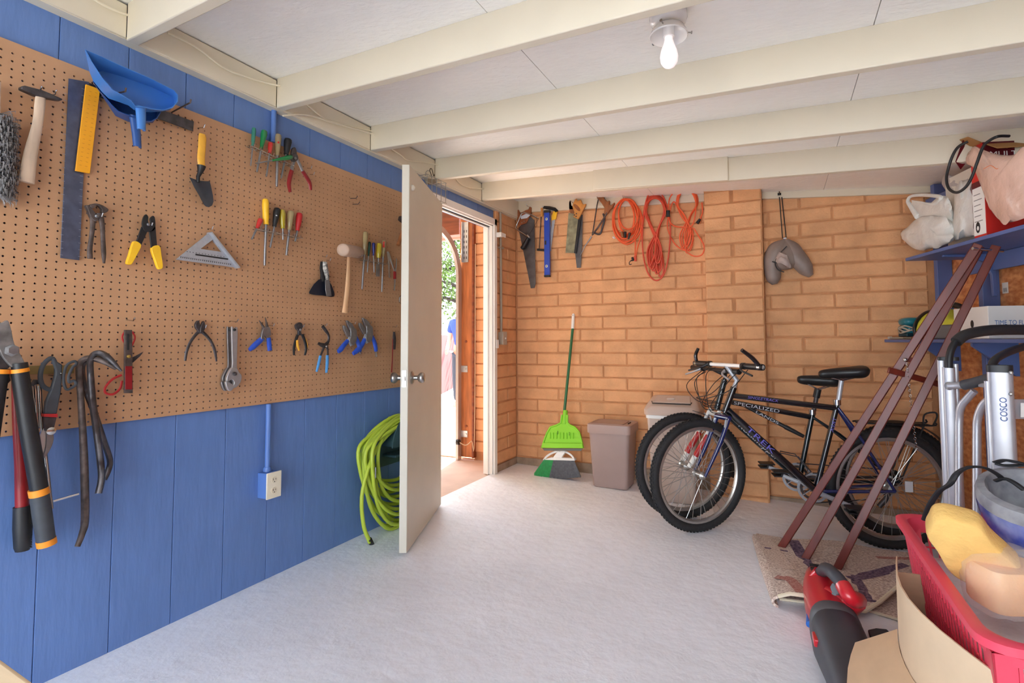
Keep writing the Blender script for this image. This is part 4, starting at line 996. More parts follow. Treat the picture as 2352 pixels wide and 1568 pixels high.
# ================================================================ things on and by the brick wall
qk = Q(1160, 410, 4.9); qr = Q(1180, 700, 3.564); qp = Q(1600, 380, 4.127)
SC.update({qk: 4.9, qr: 3.564, qp: 4.127})
def bt(g, q, pts, d, w, n=8, sp=0, flat=None, closed=False):
    px = q(*pts); ds = [d] * len(px) if np.isscalar(d) else d; ws = [w] * len(px) if np.isscalar(w) else w
    P = [B(u, v, x) for (u, v), x in zip(px, ds)]; rr = [pxm(p) * x / 2 / SC[q] for p, x in zip(P, ws)]
    if sp: R4 = spline([list(p) + [r] for p, r in zip(P, rr)], sp, closed); P = [p[:3] for p in R4]; rr = [p[3] for p in R4]
    return g.tube(P, rr, n, flat=flat, closed=closed)
def bplate(g, q, pts, d, t, sm=0): return bpz(g, q(*(smooth_outline(pts, sm) if sm else pts)), d, t)
def TB(name, label, cat, q, x, y, d=.03, group=None): return thing(name, label, cat, B(*q((x, y))[0], d), group)
m_cherry = mat('worn cherry wood', (150, 84, 46), .5, var=.25, sc=14)
m_honey = mat('honey wood', (206, 142, 70), .5, var=.15, sc=14)
m_blade = mat('saw steel', (112, 112, 116), .35, .8, var=.2, sc=14)
m_blade2 = mat('stained saw steel', (150, 148, 122), .45, .5, var=.3, sc=18)
# --- panel saw
t = TB('hand_saw', 'old hand saw with a brown wooden handle and long tapering blade', 'saw', qk, 310, 1235)
g = G(); bplate(g, qk, [(135, 395), (290, 430), (330, 470), (345, 1180), (332, 1230), (290, 1235), (200, 790), (150, 560)], .03, .0018); g.ob('blade', m_blade, t)
g = G(); bplate(g, qk, [(130, 370), (145, 345), (165, 390), (230, 355), (262, 345), (275, 312), (290, 320), (288, 400), (262, 450), (240, 500), (180, 520), (150, 560), (135, 480)], .042, .024); g.ob('handle', m_cherry, t, bev=.004)
g = G(); bplate(g, qk, [(172, 425), (262, 385), (285, 410), (245, 445), (180, 455)], .0425, .001); g.ob('grip_hole', m_mark, t)
for x, y in ((190, 495), (215, 480), (175, 530)):
    P = B(*qk((x, y))[0], .0425); g = G(); g.lathe([(.005, 0), (.004, .003)], P, (0, -1, 0), 10); g.ob('screw', m_grey, t)
# --- coping saw
t = TB('coping_saw', 'chrome framed coping saw with a black handle in front of the hand saw', 'saw', qk, 210, 790, .06)
g = G(); bt(g, qk, [(380, 450), (290, 405), (215, 380), (185, 395), (120, 545), (125, 570), (262, 655)], .06, 15, 8); g.ob('frame', m_chrome, t)
g = G(); bt(g, qk, [(268, 640), (380, 445)], .06, 5, 6); g.ob('blade', m_dsteel, t)
g = G(); bt(g, qk, [(262, 670), (235, 720), (205, 770), (185, 785)], .06, [40, 50, 52, 40], 10); g.ob('handle', m_blk, t)
g = G(); bt(g, qk, [(250, 640), (272, 668)], .06, [34, 30], 8); g.ob('ferrule', m_chrome, t)
# --- level
t = TB('spirit_level', 'blue spirit level hanging upright on the brick wall', 'level', qk, 470, 1105, .04)
mb = mat('blue enamel', (40, 78, 190), .35)
g = G(); bplate(g, qk, [(437, 375), (497, 372), (502, 1085), (440, 1105)], .055, .022); g.ob('body', mb, t, bev=.003)
for y0, y1 in ((355, 385), (1085, 1108)):
    g = G(); bplate(g, qk, [(436, y0), (500, y0 - 3), (502, y1 - 4), (438, y1)], .057, .026); g.ob('end_cap', m_blk, t, bev=.002)
for y in (455, 985):
    P = B(*qk((467, y))[0], .0555); n = 16
    g = G(); g.prism([P + A(.0085 * 1.2 * math.copysign(abs(math.cos(2*PI*k/n))**.5, math.cos(2*PI*k/n)), -.001, .0115 * math.copysign(abs(math.sin(2*PI*k/n))**.5, math.sin(2*PI*k/n))) for k in range(n)], (0, .003, 0)); v_ = g.ob('vial_window', m_white, t)
    g = G(); g.tube([P + A(-.001, -.003, -.007), P + A(-.001, -.003, .007)], .0035, 8); g.ob('vial', mat('green vial', (96, 120, 60), .2), v_)
P = B(*qk((455, 720))[0], .0555); g = G(); g.box((P[0] - .008, P[1] - .001, P[2] - .018), (P[0] + .008, P[1] + .003, P[2] + .018)); g.ob('centre_vial', m_blk, t, bev=.001)
# --- yellow hacksaw behind level
t = TB('hacksaw', 'yellow and black framed hacksaw hanging behind the spirit level', 'saw', qk, 530, 820, .02)
g = G(); bt(g, qk, [(440, 325), (500, 330), (560, 345), (585, 370)], .024, [36, 40, 40, 36], 10); g.ob('handle', m_blk, t)
g = G(); bplate(g, qk, [(545, 362), (585, 368), (572, 455), (528, 470), (520, 430)], .026, .016); g.ob('grip', m_ylw, t, bev=.003)
g = G(); bplate(g, qk, [(528, 465), (562, 460), (520, 770), (515, 640)], .018, .004); g.ob('blade', m_alu, t)
g = G(); bplate(g, qk, [(495, 340), (512, 345), (518, 810), (505, 820)], .024, .008); g.ob('frame', m_alu, t)
t = TB('bow_saw', 'slim bow saw with a yellow end hanging left of the spirit level', 'saw', qk, 385, 820, .03)
g = G(); bt(g, qk, [(415, 330), (405, 440), (385, 790)], .03, [16, 14, 12], 6); g.ob('blade', m_rust, t)
g = G(); bplate(g, qk, [(400, 330), (425, 325), (425, 425), (398, 430)], .036, .012); g.ob('grip', m_honey, t, bev=.003)
g = G(); bt(g, qk, [(365, 800), (395, 802), (440, 806)], .03, [30, 26, 26], 8); g.ob('clamp', m_blk, t)
g = G(); P = B(*qk((375, 800))[0], .034); g.ball(P, (.006, .006, .009), 10, 6); g.ob('knob', m_mark, t)
# --- back saw with honey handle
t = TB('tenon_saw', 'tenon saw with a honey coloured handle and stained blade', 'saw', qk, 740, 835, .035)
g = G(); bplate(g, qk, [(715, 385), (800, 400), (825, 420), (790, 838), (680, 835)], .030, .002); g.ob('blade', m_blade2, t)
g = G(); bplate(g, qk, [(828, 408), (862, 402), (800, 842), (775, 838)], .036, .012); g.ob('spine', m_blk, t, bev=.002)
hd = [(760, 290), (775, 255), (798, 222), (815, 250), (850, 235), (860, 262), (880, 290), (910, 282), (890, 330), (862, 380), (850, 405), (822, 455), (790, 440), (765, 425), (780, 380), (760, 330)]
g = G(); bplate(g, qk, hd, .052, .022, 2); h_ = g.ob('handle', m_honey, t, bev=.004)
g = G(); bplate(g, qk, [(770, 295), (800, 290), (845, 340), (840, 368), (800, 345)], .0525, .001, 3); g.ob('grip_hole', m_brown, h_)
for x, y in ((780, 410), (803, 395), (800, 425)):
    P = B(*qk((x, y))[0], .0525); g = G(); g.lathe([(.006, 0), (.005, .002)], P, (0, -1, 0), 10); g.ob('screw', m_dsteel, h_)
t = TB('dovetail_saw', 'second saw with a dark blade hanging behind the tenon saw', 'saw', qk, 830, 1005, .02)
g = G(); bplate(g, qk, [(815, 430), (875, 405), (868, 740), (852, 1002), (808, 1005), (788, 840)], .020, .002); g.ob('blade', m_blade, t)
g = G(); bplate(g, qk, [(718, 330), (722, 250), (742, 245), (750, 300), (790, 330), (800, 400), (740, 400)], .022, .018, 2); g.ob('handle', m_brown, t, bev=.003)
# --- hacksaw with dark wooden handle
t = TB('old_hacksaw', 'old hacksaw with a dark carved wooden handle tilted on the wall', 'saw', qk, 845, 870, .04)
g = G(); bt(g, qk, [(1050, 235), (1035, 300), (1015, 430), (990, 590), (980, 640)], .04, 14, 8); bt(g, qk, [(1105, 395), (1120, 450), (1100, 540), (1075, 615), (1040, 625), (1000, 605)], .04, [24, 26, 24, 24, 20, 18], 8, 3); g.ob('frame', m_dsteel, t)
g = G(); bplate(g, qk, [(1030, 180), (1045, 172), (1060, 205), (1085, 210), (1100, 185), (1118, 195), (1110, 220), (1155, 260), (1165, 245), (1178, 250), (1172, 285), (1190, 300), (1228, 265), (1232, 280), (1205, 330), (1180, 350), (1150, 395), (1110, 400), (1120, 330), (1080, 270), (1045, 230)], .055, .024); g.ob('handle', m_brown, t, bev=.004)
g = G(); bt(g, qk, [(1150, 380), (1105, 460), (1045, 550), (985, 630)], .048, [24, 22, 20, 22], 8); g.ob('blade_holder', m_rust, t)
g = G(); bt(g, qk, [(975, 650), (900, 760), (845, 870)], .044, [20, 12, 6], 8); g.ob('rod', m_grey, t)
def nail(q, x, y, label):
    P = B(*q((x, y))[0], .0); g = G(); g.tube([P + A(0, .006, 0), P + A(0, -.075, .004), P + A(0, -.08, .016)], .003, 6); tag(g.ob('wall_nail', m_chrome), label, 'nail')
for x, y, s in ((285, 330, 'steel nail carrying the old hand saw'), (465, 350, 'steel nail carrying the spirit level'), (785, 290, 'steel nail carrying the tenon saw'), (1070, 250, 'steel nail carrying the old hacksaw'), (1352, 240, 'steel nail carrying the left orange cord'), (1680, 205, 'steel nail carrying the middle orange cord'), (2025, 140, 'steel nail carrying the right orange cord')): nail(qk, x, y, s)
# --- orange extension cords
m_cord = mat('orange cord', (238, 98, 48), .45, var=.05, sc=30)
m_cord2 = mat('red orange cord', (214, 76, 48), .45, var=.05, sc=30)
def cord(label, loops, w, m, base, extra=()):
    t = TB('extension_cord', label, 'extension cord', qk, base[0], base[1], .04, 'orange cords on the brick wall')
    for pts, d in loops:
        g = G(); bt(g, qk, pts, d, w, 6, 6, closed=True); g.ob('coil', m, t)
    for nm, kind, pts, d, ww, mm in extra:
        g = G()
        bt(g, qk, pts, d, ww, 8 if kind else 6, 5 if len(pts) > 2 else 0); g.ob(nm, mm, t)
    return t
def oval(cx, cy, rx, ry, k=0, n=10): return [(cx + rx * math.sin(2*PI*i/n + k) * (1 + .05 * rnd.uniform(-1, 1)), cy - ry * math.cos(2*PI*i/n + k) * (1 + .03 * rnd.uniform(-1, 1))) for i in range(n)]
cord('bright orange extension cord in round loops at left of the three cords', [(oval(1370, 440, 150, 205), .03), (oval(1355, 445, 130, 218), .04), (oval(1365, 470, 158, 240), .05), (oval(1350, 480, 140, 235), .06), (oval(1385, 400, 110, 170), .07), (oval(1340, 455, 110, 225), .065), (oval(1370, 485, 165, 250), .045), (oval(1365, 430, 90, 195), .055)], 17, m_cord, (1370, 940), [
    ('tail', 0, [(1460, 640), (1465, 750), (1462, 860), (1455, 900)], .05, 14, m_cord), ('tail', 0, [(1525, 520), (1530, 640), (1490, 780), (1470, 900)], .045, 14, m_cord), ('plug', 1, [(1466, 870), (1468, 930)], .05, [34, 26], m_cord2),
    ('plug', 1, [(1310, 600), (1325, 660)], .085, [34, 26], m_brown), ('plug', 1, [(1350, 600), (1352, 665)], .085, [36, 28], m_blk), ('plug', 1, [(1405, 610), (1388, 680)], .085, [30, 20], m_blk), ('tip', 1, [(1215, 655), (1235, 675)], .06, [20, 16], m_mark)])
def drop(cx, top, bot, rx, tw=0):
    return [(cx, top), (cx + rx*.8, top + 60), (cx + rx, top + 180), (cx + rx*.35, top + (bot - top) * .45), (cx - rx*.25 - tw, top + (bot - top) * .75), (cx - rx*.2 - tw, bot - 40), (cx - tw, bot), (cx + rx*.3 - tw, bot - 60), (cx + rx*.4 - tw*.5, top + (bot - top) * .72), (cx - rx*.3, top + (bot - top) * .45), (cx - rx, top + 190), (cx - rx*.8, top + 60)]
cord('dark orange extension cord twisted into a long hanging bundle', [(drop(1690, 180 + 5 * i, 1100 - 22 * (i % 5) - 10 * i, 112 - 5 * (i % 4), (-60, -20, 20, 50, 0, -40, 35, 60, -30)[i]), .03 + .006 * i) for i in range(9)] + [(oval(1700, 640, 160, 520), .05)], 17, m_cord2, (1650, 1165), [
    ('tie', 1, [(1835, 360), (1835, 430)], .07, [44, 44], m_blk)])
cord('thin orange extension cord with a loose lower loop at right of the three cords', [(drop(2050, 105 + 6 * i, 815 - 18 * i, 118 - 6 * i, (-20, 25, 50, 0)[i]), .03 + .01 * i) for i in range(4)] + [([(2030, 790), (2100, 560), (2180, 650), (2240, 760), (2220, 850), (2150, 875), (2080, 850)], .05), ([(2000, 150), (1920, 150), (1850, 230), (1840, 440), (1900, 530), (2010, 545), (2110, 520), (2150, 300), (2100, 160)], .06), ([(1840, 420), (1830, 560), (1900, 720), (2000, 800), (2080, 780), (2110, 600), (1990, 430), (1900, 260)], .04)], 14, m_cord, (2050, 875), [
    ('plug', 1, [(2195, 455), (2160, 505)], .06, [30, 40], m_blk), ('tail', 0, [(2215, 270), (2222, 380), (2195, 460)], .05, 14, m_cord)])
t = TB('bungee_hook', 'small dark hook dangling under the left orange cord', 'hook', qk, 1410, 965, .04)
g = G(); bt(g, qk, [(1425, 890), (1440, 900), (1440, 915), (1415, 925), (1398, 945), (1405, 968), (1425, 960)], .04, [20, 30, 26, 10, 9, 9, 8], 6, 3); g.ob('bent_wire', m_ink, t)
# --- neck pillow hanging on cord
t = TB('neck_pillow', 'taupe grey drawstring neck pillow hanging by a black cord', 'pillow', qp, 860, 1130, .06)
m_taupe = mat('taupe satin cloth', (134, 118, 110), .45, var=.12, sc=14, bump=.2, bs=20)
def pill(px, rs, n=14):
    P = [B(u, v, .07) for u, v in qp(*px)]; rr = [pxm(p) * w / 2 / 4.127 for p, w in zip(P, rs)]
    R4 = spline([list(p) + [r] for p, r in zip(P, rr)], 4); return [p[:3] for p in R4], [p[3] for p in R4]
g = G(); P, r_ = pill([(845, 705), (780, 780), (735, 860), (720, 960), (730, 1070), (740, 1125)], [30, 160, 170, 150, 130, 50]); g.tube(P, r_, 16, flat=((0, 1, 0), .75)); g.ob('left_lobe', m_taupe, t)
g = G(); P, r_ = pill([(850, 705), (900, 780), (930, 850), (990, 920), (1040, 990), (1085, 1045)], [40, 140, 170, 160, 130, 50]); g.tube(P, r_, 16, flat=((0, 1, 0), .75)); g.ob('right_lobe', m_taupe, t)
g = G(); P, r_ = pill([(846, 715), (848, 780), (850, 860), (850, 940), (855, 985)], [60, 190, 260, 230, 90]); g.tube(P, r_, 16, flat=((0, 1, 0), .55)); g.ob('centre_panel', m_taupe, t)
g = G(); P = [B(u, v, x) for (u, v), x in zip(qp((740, 910), (790, 870), (850, 900), (890, 950)), (.15, .165, .165, .15))]; n = 16; rings = []
for i, (p, r0) in enumerate(zip(P, (.010, .032, .036, .012))):
    rings.append([p + A(.25 * r0 * math.cos(2*PI*k/n), -.45 * r0 * math.cos(2*PI*k/n) * (1 + .3 * math.cos(5*2*PI*k/n)), r0 * math.sin(2*PI*k/n) * 1.2 * (1 + .18 * math.cos(6*2*PI*k/n + i))) for k in range(n)])
g.loft(rings); g.ob('gathered_pouch', mat('pale taupe cloth', (170, 152, 144), .5, var=.15, sc=30, bump=.4, bs=30), t)
g = G(); bt(g, qp, [(855, 765), (800, 820), (760, 870), (745, 930), (770, 985), (830, 1010)], .155, 9, 6, 4); g.ob('drawstring', m_ink, t)
g = G(); bt(g, qp, [(715, 910), (740, 915), (760, 925)], .165, [8, 12, 8], 6); g.ob('knot', m_ink, t)
for a, b in (((785, 300), (815, 690)), ((808, 300), (850, 690))):
    g = G(); bt(g, qp, [a, b], [.03, .07], 9, 6); g.ob('hanging_cord', m_ink, t)
g = G(); P = B(*qp((838, 690))[0], .075); g.ball(P, (.012, .008, .006), 10, 6); g.ob('toggle', m_mark, t)
P = B(*qp((785, 275))[0], .022); g = G(); g.tube([P + A(0, .005, 0), P + A(0, -.03, 0), P + A(0, -.035, .014)], .004, 6); g.box((P[0] - .012, P[1] - .002, P[2] - .006), (P[0] + .012, P[1] + .002, P[2] + .012)); tag(g.ob('screw_hook', m_ink), 'black screw hook in the cream plate above the neck pillow', 'hook')
# ================================================================ broom with clip-on dustpan
bz = onf(1288, 1098); by = bz[1]
def K(x, y, yy=None):
    u, v = qr((x, y))[0]; return ony(u, v, by if yy is None else yy)
t = thing('broom', 'broom with green and grey bristles standing under the lime dustpan', 'broom', (bz[0], by, FZ(bz[0])))
m_gtube = mat('dark green tube', (38, 104, 62), .35); m_lime = mat('lime green plastic', (140, 214, 46), .4)
top = K(490, 75, WY - .03)
hb = K(425, 870); hb2 = A(hb[0], by + .02, hb[2])
lean = lambda z: by + (WY - .035 - by) * max(0, min(1, (z - .25) / (top[2] - .25)))
def KL(x, y):
    P = K(x, y)
    for _ in range(4): P = K(x, y, lean(P[2]))
    return P
g = G(); a, b = KL(382, 1200), KL(483, 190); g.tube([a, b], .0115, 12); g.ob('pole', m_gtube, t)
g = G(); c, d_ = KL(482, 195), KL(489, 72); g.tube([c, d_ - (d_ - c) * .1, d_], [.0135, .0135, .008], 12); pg = g.ob('grip', m_white, t)
P = KL(488, 88); g = G(); g.ball(P + A(0, -.012, 0), (.003, .003, .007), 8, 6); g.ob('hang_hole', m_ink, pg)
# head: white arch
g = G()
arch = [(245, 1270), (275, 1235), (330, 1205), (385, 1195), (440, 1210), (480, 1240), (500, 1275)]
P = spline([K(x, y, by - .004) for x, y in arch], 4); g.tube(P, .0085, 8, flat=((0, 1, 0), .8)); w = g.ob('arch', m_white, t)
g = G(); g.prism([K(x, y, by - .018) for x, y in ((243, 1268), (500, 1276), (498, 1258), (400, 1252), (300, 1250))], (0, .036, 0)); g.ob('bristle_block', m_white, t, bev=.003)
g = G(); g.prism([K(x, y, by - .014) for x, y in ((355, 1200), (425, 1200), (385, 1262), (310, 1262))], (0, .028, 0)); g.ob('neck', m_white, t, bev=.004)
mg, mgr = mat('green bristle', (36, 150, 78), .5, var=.15, sc=60), mat('grey bristle', (96, 98, 104), .5, var=.2, sc=60)
for nm, lo, hi, mm in (('green_bristles', 0, .32, mg), ('grey_bristles', .32, 1, mgr)):
    vs = []; fs = []
    for i in range(int(2600 * (hi - lo))):
        f = lo + (hi - lo) * rnd.random(); r_ = rnd.uniform(-1, 1)
        a = K(250 + 240 * f, 1262, by + .016 * r_); b = K(168 + 380 * f + rnd.uniform(-5, 5), 1408 + 8 * math.sin(f * PI), by + .035 * r_); b[2] = max(FZ(b[0]) + .001, b[2] + rnd.uniform(-.004, .006))
        k = len(vs); wv = A(.0011, 0, 0); vs += [tuple(a - wv), tuple(a + wv), tuple(b + wv), tuple(b - wv)]; fs.append((k, k+1, k+2, k+3))
    g = G(); g.v = vs; g.f = fs; o = g.ob(nm, mm, t, smooth=False); o['kind'] = 'stuff'
dp = thing('lime_dustpan', 'lime green dustpan clipped to the broom handle', 'dustpan', K(400, 1190, by - .03))
ol = [(230, 1170), (245, 1120), (270, 1050), (300, 1000), (350, 985), (385, 965), (395, 900), (440, 900), (440, 960), (460, 985), (500, 1000), (535, 1040), (555, 1110), (568, 1172)]
def dpt(x, y, dd_): return K(x, y, lean(K(x, y)[2]) - .02 - dd_)
P = [dpt(x, y, .0) for x, y in ol]
g = G(); g.prism(P, (0, .006, 0)); n = len(ol); g.ob('back', m_lime, dp, bev=.002)
g = G()
for i in range(5, -1, -1): pass
side = [dpt(x, y, .0) for x, y in ol[:7]]; side2 = [dpt(x, y, .0) for x, y in ol[7:]]
for s_ in (side, side2): g.tube(s_, .008, 8)
g.ob('rim', m_lime, dp)
g = G(); g.prism([dpt(x, y, .016) for x, y in ((238, 1130), (560, 1132), (568, 1174), (230, 1172))], (0, .02, 0)); g.ob('lip', m_lime, dp, bev=.004)
g = G(); g.prism([dpt(x, y, .012) for x, y in ((235, 1174), (565, 1176), (550, 1195), (250, 1193))], (0, .008, 0)); g.ob('rubber_edge', mat('grey rubber', (104, 104, 100), .7), dp)
for k in range(8):
    x = 296 + k * 27; g = G(); g.tube([dpt(x, 1045, .004), dpt(x, 1095, .004)], .0045, 6); g.ob('rib', m_lime, dp)
for x, y in ((360, 1045), (455, 1055)):
    g = G(); a = dpt(x, y - 14, .0065); b = dpt(x, y + 14, .0065); g.tube([a, b], .0025, 6); g.ob('slot', mat('dark green slot', (50, 90, 30), .6), dp)
g = G(); a, b = KL(425, 862), KL(418, 975); g.tube([a + A(0, -.002, 0), b + A(0, -.004, 0)], [.0185, .024], 14); g.ob('clip_sleeve', m_lime, dp)
# ================================================================ waste bins
def _rr(cx, cy, w, d, r, z, ang=0, n=5):
    out = []
    for sx, sy, a0 in ((1, 1, 0), (-1, 1, PI/2), (-1, -1, PI), (1, -1, 1.5*PI)):
        for k in range(n + 1):
            a = a0 + PI/2 * k / n; x = sx * (w/2 - r) + r * math.cos(a); y = sy * (d/2 - r) + r * math.sin(a)
            out.append(A(cx + x * math.cos(ang) - y * math.sin(ang), cy + x * math.sin(ang) + y * math.cos(ang), z))
    return out
def bin_(label, cx, cy, wb, db, wt, dt, H, ang, m, m2, swing):
    t = thing('waste_bin', label, 'waste bin', (cx, cy, FZ(cx))); g0 = FZ(cx); rrect = lambda a, b, c, d, e, f, h=0: _rr(a, b, c, d, e, f + g0, h)
    g = G(); rg = [rrect(cx, cy, wb - .02, db - .02, .02, .001, ang), rrect(cx, cy, wb, db, .025, .012, ang), rrect(cx, cy, wt, dt, .03, H * .86, ang)]
    g.loft(rg); g.ob('body', m, t, sharp=50)
    if not swing:
        g = G(); g.loft([rrect(cx, cy, wt + .022, dt + .022, .03, H * .855, ang), rrect(cx, cy, wt + .026, dt + .026, .032, H * .93, ang), rrect(cx, cy, wt + .02, dt + .02, .03, H * .985, ang), rrect(cx, cy, wt - .02, dt - .02, .025, H, ang), rrect(cx, cy, wt - .05, dt - .05, .02, H * .985, ang)]); l_ = g.ob('lid', m2, t, sharp=40)
        g = G(); g.loft([rrect(cx - .012, cy, wt - .085, dt - .06, .015, H * .97, ang), rrect(cx - .012, cy, wt - .085, dt - .06, .015, H * .998, ang)]); g.ob('flap', m2, l_, bev=.002)
        g = G(); x_ = cx + (wt/2 - .028) * math.cos(ang); y_ = cy + (wt/2 - .028) * math.sin(ang); g.loft([rrect(x_, y_, .006, dt * .3, .002, H * .98, ang), rrect(x_, y_, .006, dt * .3, .002, H * 1.001, ang)]); g.ob('slot', m_ink, l_)
    else:
        g = G(); g.loft([rrect(cx, cy, wt + .01, dt + .01, .03, H * .80, ang), rrect(cx, cy, wt + .012, dt + .012, .03, H * .83, ang), rrect(cx, cy, wt + .004, dt + .004, .03, H * .835, ang)]); g.ob('rim_band', m_white, t)
        g = G(); g.loft([rrect(cx, cy, wt + .03, dt + .03, .035, H * .835, ang), rrect(cx, cy, wt + .034, dt + .034, .038, H * .885, ang), rrect(cx, cy, wt + .012, dt + .012, .05, H * .92, ang), rrect(cx, cy + .03, wt - .04, dt * .55, .05, H * .995, ang), rrect(cx, cy + .03, wt - .09, dt * .40, .04, H, ang)]); l_ = g.ob('hood', m2, t, sharp=30)
        nn = A(0, -1, 0)
        f0 = [p + A(0, 0, g0) for p in [A(cx - wt/2 + .045, cy - dt/2 + .022, H * .946), A(cx + wt/2 - .045, cy - dt/2 + .022, H * .946), A(cx + wt/2 - .06, cy - .03, H * 1.004), A(cx - wt/2 + .06, cy - .03, H * 1.004)]]
        g = G(); g.prism(f0, (0, -.004, .008)); fl = g.ob('swing_flap', m2, l_, bev=.006)
        g = G(); g.tube([f0[0] + A(-.006, 0, .012), f0[0] + A(0, -.012, 0), f0[1] + A(0, -.012, 0), f0[1] + A(.006, 0, .012)], .0035, 6); g.ob('gap', m_ink, l_)
        c = (f0[0] + f0[1] + f0[2] + f0[3]) / 4 + A(-.01, -.012, .008); g = G(); g.ball(c, (.03, .012, .012), 12, 6); g.ob('finger_tab', m2, fl)
    return t
m_bin = mat('mauve taupe plastic', (164, 142, 136), .5, var=.03, sc=6); m_bin2 = mat('mauve taupe lid', (170, 146, 138), .45)
m_bin3 = mat('pale taupe plastic', (200, 182, 170), .5); m_bin4 = mat('pale taupe hood', (196, 172, 156), .45)
b0, b1 = onf(1360, 1118), onf(1451, 1127)
bw = b1[0] - b0[0]
bin_('mauve taupe waste bin with a flat lid beside the broom', (b0[0] + b1[0]) / 2 - .012, b0[1] + .115, bw * .93, .20, bw * 1.08, .25, .485, .0, m_bin, m_bin2, False)
bin_('larger pale taupe swing top bin half hidden behind the bicycles', 1.455, 3.76, .29, .22, .355, .27, .725, .0, m_bin3, m_bin4, True)
# ================================================================ bicycles
m_tire = mat('black tyre rubber', (34, 34, 36), .75, var=.2, sc=60)
m_rim = mat('machined rim', (178, 176, 172), .3, .85, var=.05, sc=30)
m_spoke = mat('spoke steel', (190, 188, 184), .3, .9)
m_frame = mat('black blue frame enamel', (16, 17, 24), .22, coat=.8)
m_navy = mat('navy blue enamel', (22, 34, 92), .25, coat=.8)
m_pine = mat('dark green black enamel', (14, 30, 36), .25, coat=.8)
m_vinyl = mat('black vinyl', (22, 22, 25), .4, var=.1, sc=50)
m_lav = mat('lavender decal', (104, 96, 190), .4)
m_silv = mat('silver decal', (196, 198, 206), .35)
def revolve(g, prof, c, ax, n=48):
    return g.lathe(prof + [prof[0]], c, ax, n, caps=False)
def wheel(t, name, H, w, Rr=.306, rt=.026, knobs=True, fat=1.0):
    w = nrm(w); ax = nrm(np.cross((0, 0, 1), w)); ax = ax if ax[1] < 0 else -ax
    g = G(); g.torus(H, ax, Rr, rt, 56, 10); T_ = g.ob(name, m_tire, t)
    if knobs:
        g = G(); nk = 88
        for k in range(nk):
            for j, (off, rr) in enumerate(((-.014, rt * .86), (-.005, rt * 1.02), (.005, rt * 1.02), (.014, rt * .86))):
                a = 2 * PI * (k + (.5 if j % 2 else 0)) / nk; o = w * math.cos(a) + A(0, 0, math.sin(a)); tg = -w * math.sin(a) + A(0, 0, math.cos(a))
                g.obox(H + o * (Rr + rr * (1 if abs(off) < .01 else .82)) + ax * off, o * .0028, tg * .0055, ax * .0036)
        o = g.ob('tread_knobs', m_tire, T_, smooth=False); o['kind'] = 'stuff'
    g = G(); r0 = Rr - rt * .9; revolve(g, [(r0 + .006, -.011), (r0 + .006, .011), (r0 - .012, .0125), (r0 - .02, .006), (r0 - .02, -.006), (r0 - .012, -.0125)], H, ax, 64); g.ob('rim', m_rim, T_, sharp=30)
    g = G(); g.lathe([(.005, -.062), (.008, -.06), (.008, -.05), (.024, -.036), (.024, -.031), (.015, -.026), (.014, 0), (.015, .026), (.024, .031), (.024, .036), (.008, .05), (.008, .06), (.005, .062)], H, ax, 18); g.ob('hub', m_rim, T_)
    me2 = []
    for s_ in (1, -1):
        gg = G(); gg.tube([(.0, s_ * .033, .022), (.0, s_ * .004, r0 - .014)], .0016, 5); o = gg.ob('spoke', m_spoke, None); me = o.data; bpy.data.objects.remove(o)
        me.transform(Matrix.Translation(Vector((0, 0, 0)))); me2.append(me)
    # the builder recentred the mesh on its base: put it back
    for s_, me in zip((1, -1), me2):
        off = A(.0, s_ * .0185, .0209); zmin = min(v.co.z for v in me.vertices)
        cy = (s_ * .033 + s_ * .004) / 2
        me.transform(Matrix.Translation(Vector((0, cy, .022 - .0011 * 0 - zmin))))
    base = np.array(t['_o'][:])
    M0 = Matrix(((w[0], ax[0], 0, H[0] - base[0]), (w[1], ax[1], 0, H[1] - base[1]), (0, 0, 1, H[2] - base[2]), (0, 0, 0, 1)))
    for k in range(32):
        s_ = k % 2; o = bpy.data.objects.new('spoke', me2[s_]); COL.objects.link(o); o.parent = T_
        tw = (.14 if (k // 2) % 2 else -.14)
        o.matrix_local = M0 @ Matrix.Rotation(2 * PI * k / 32, 4, 'Y') @ Matrix.Rotation(0, 4, 'X') @ Matrix.Rotation(tw, 4, 'Z')
    return T_
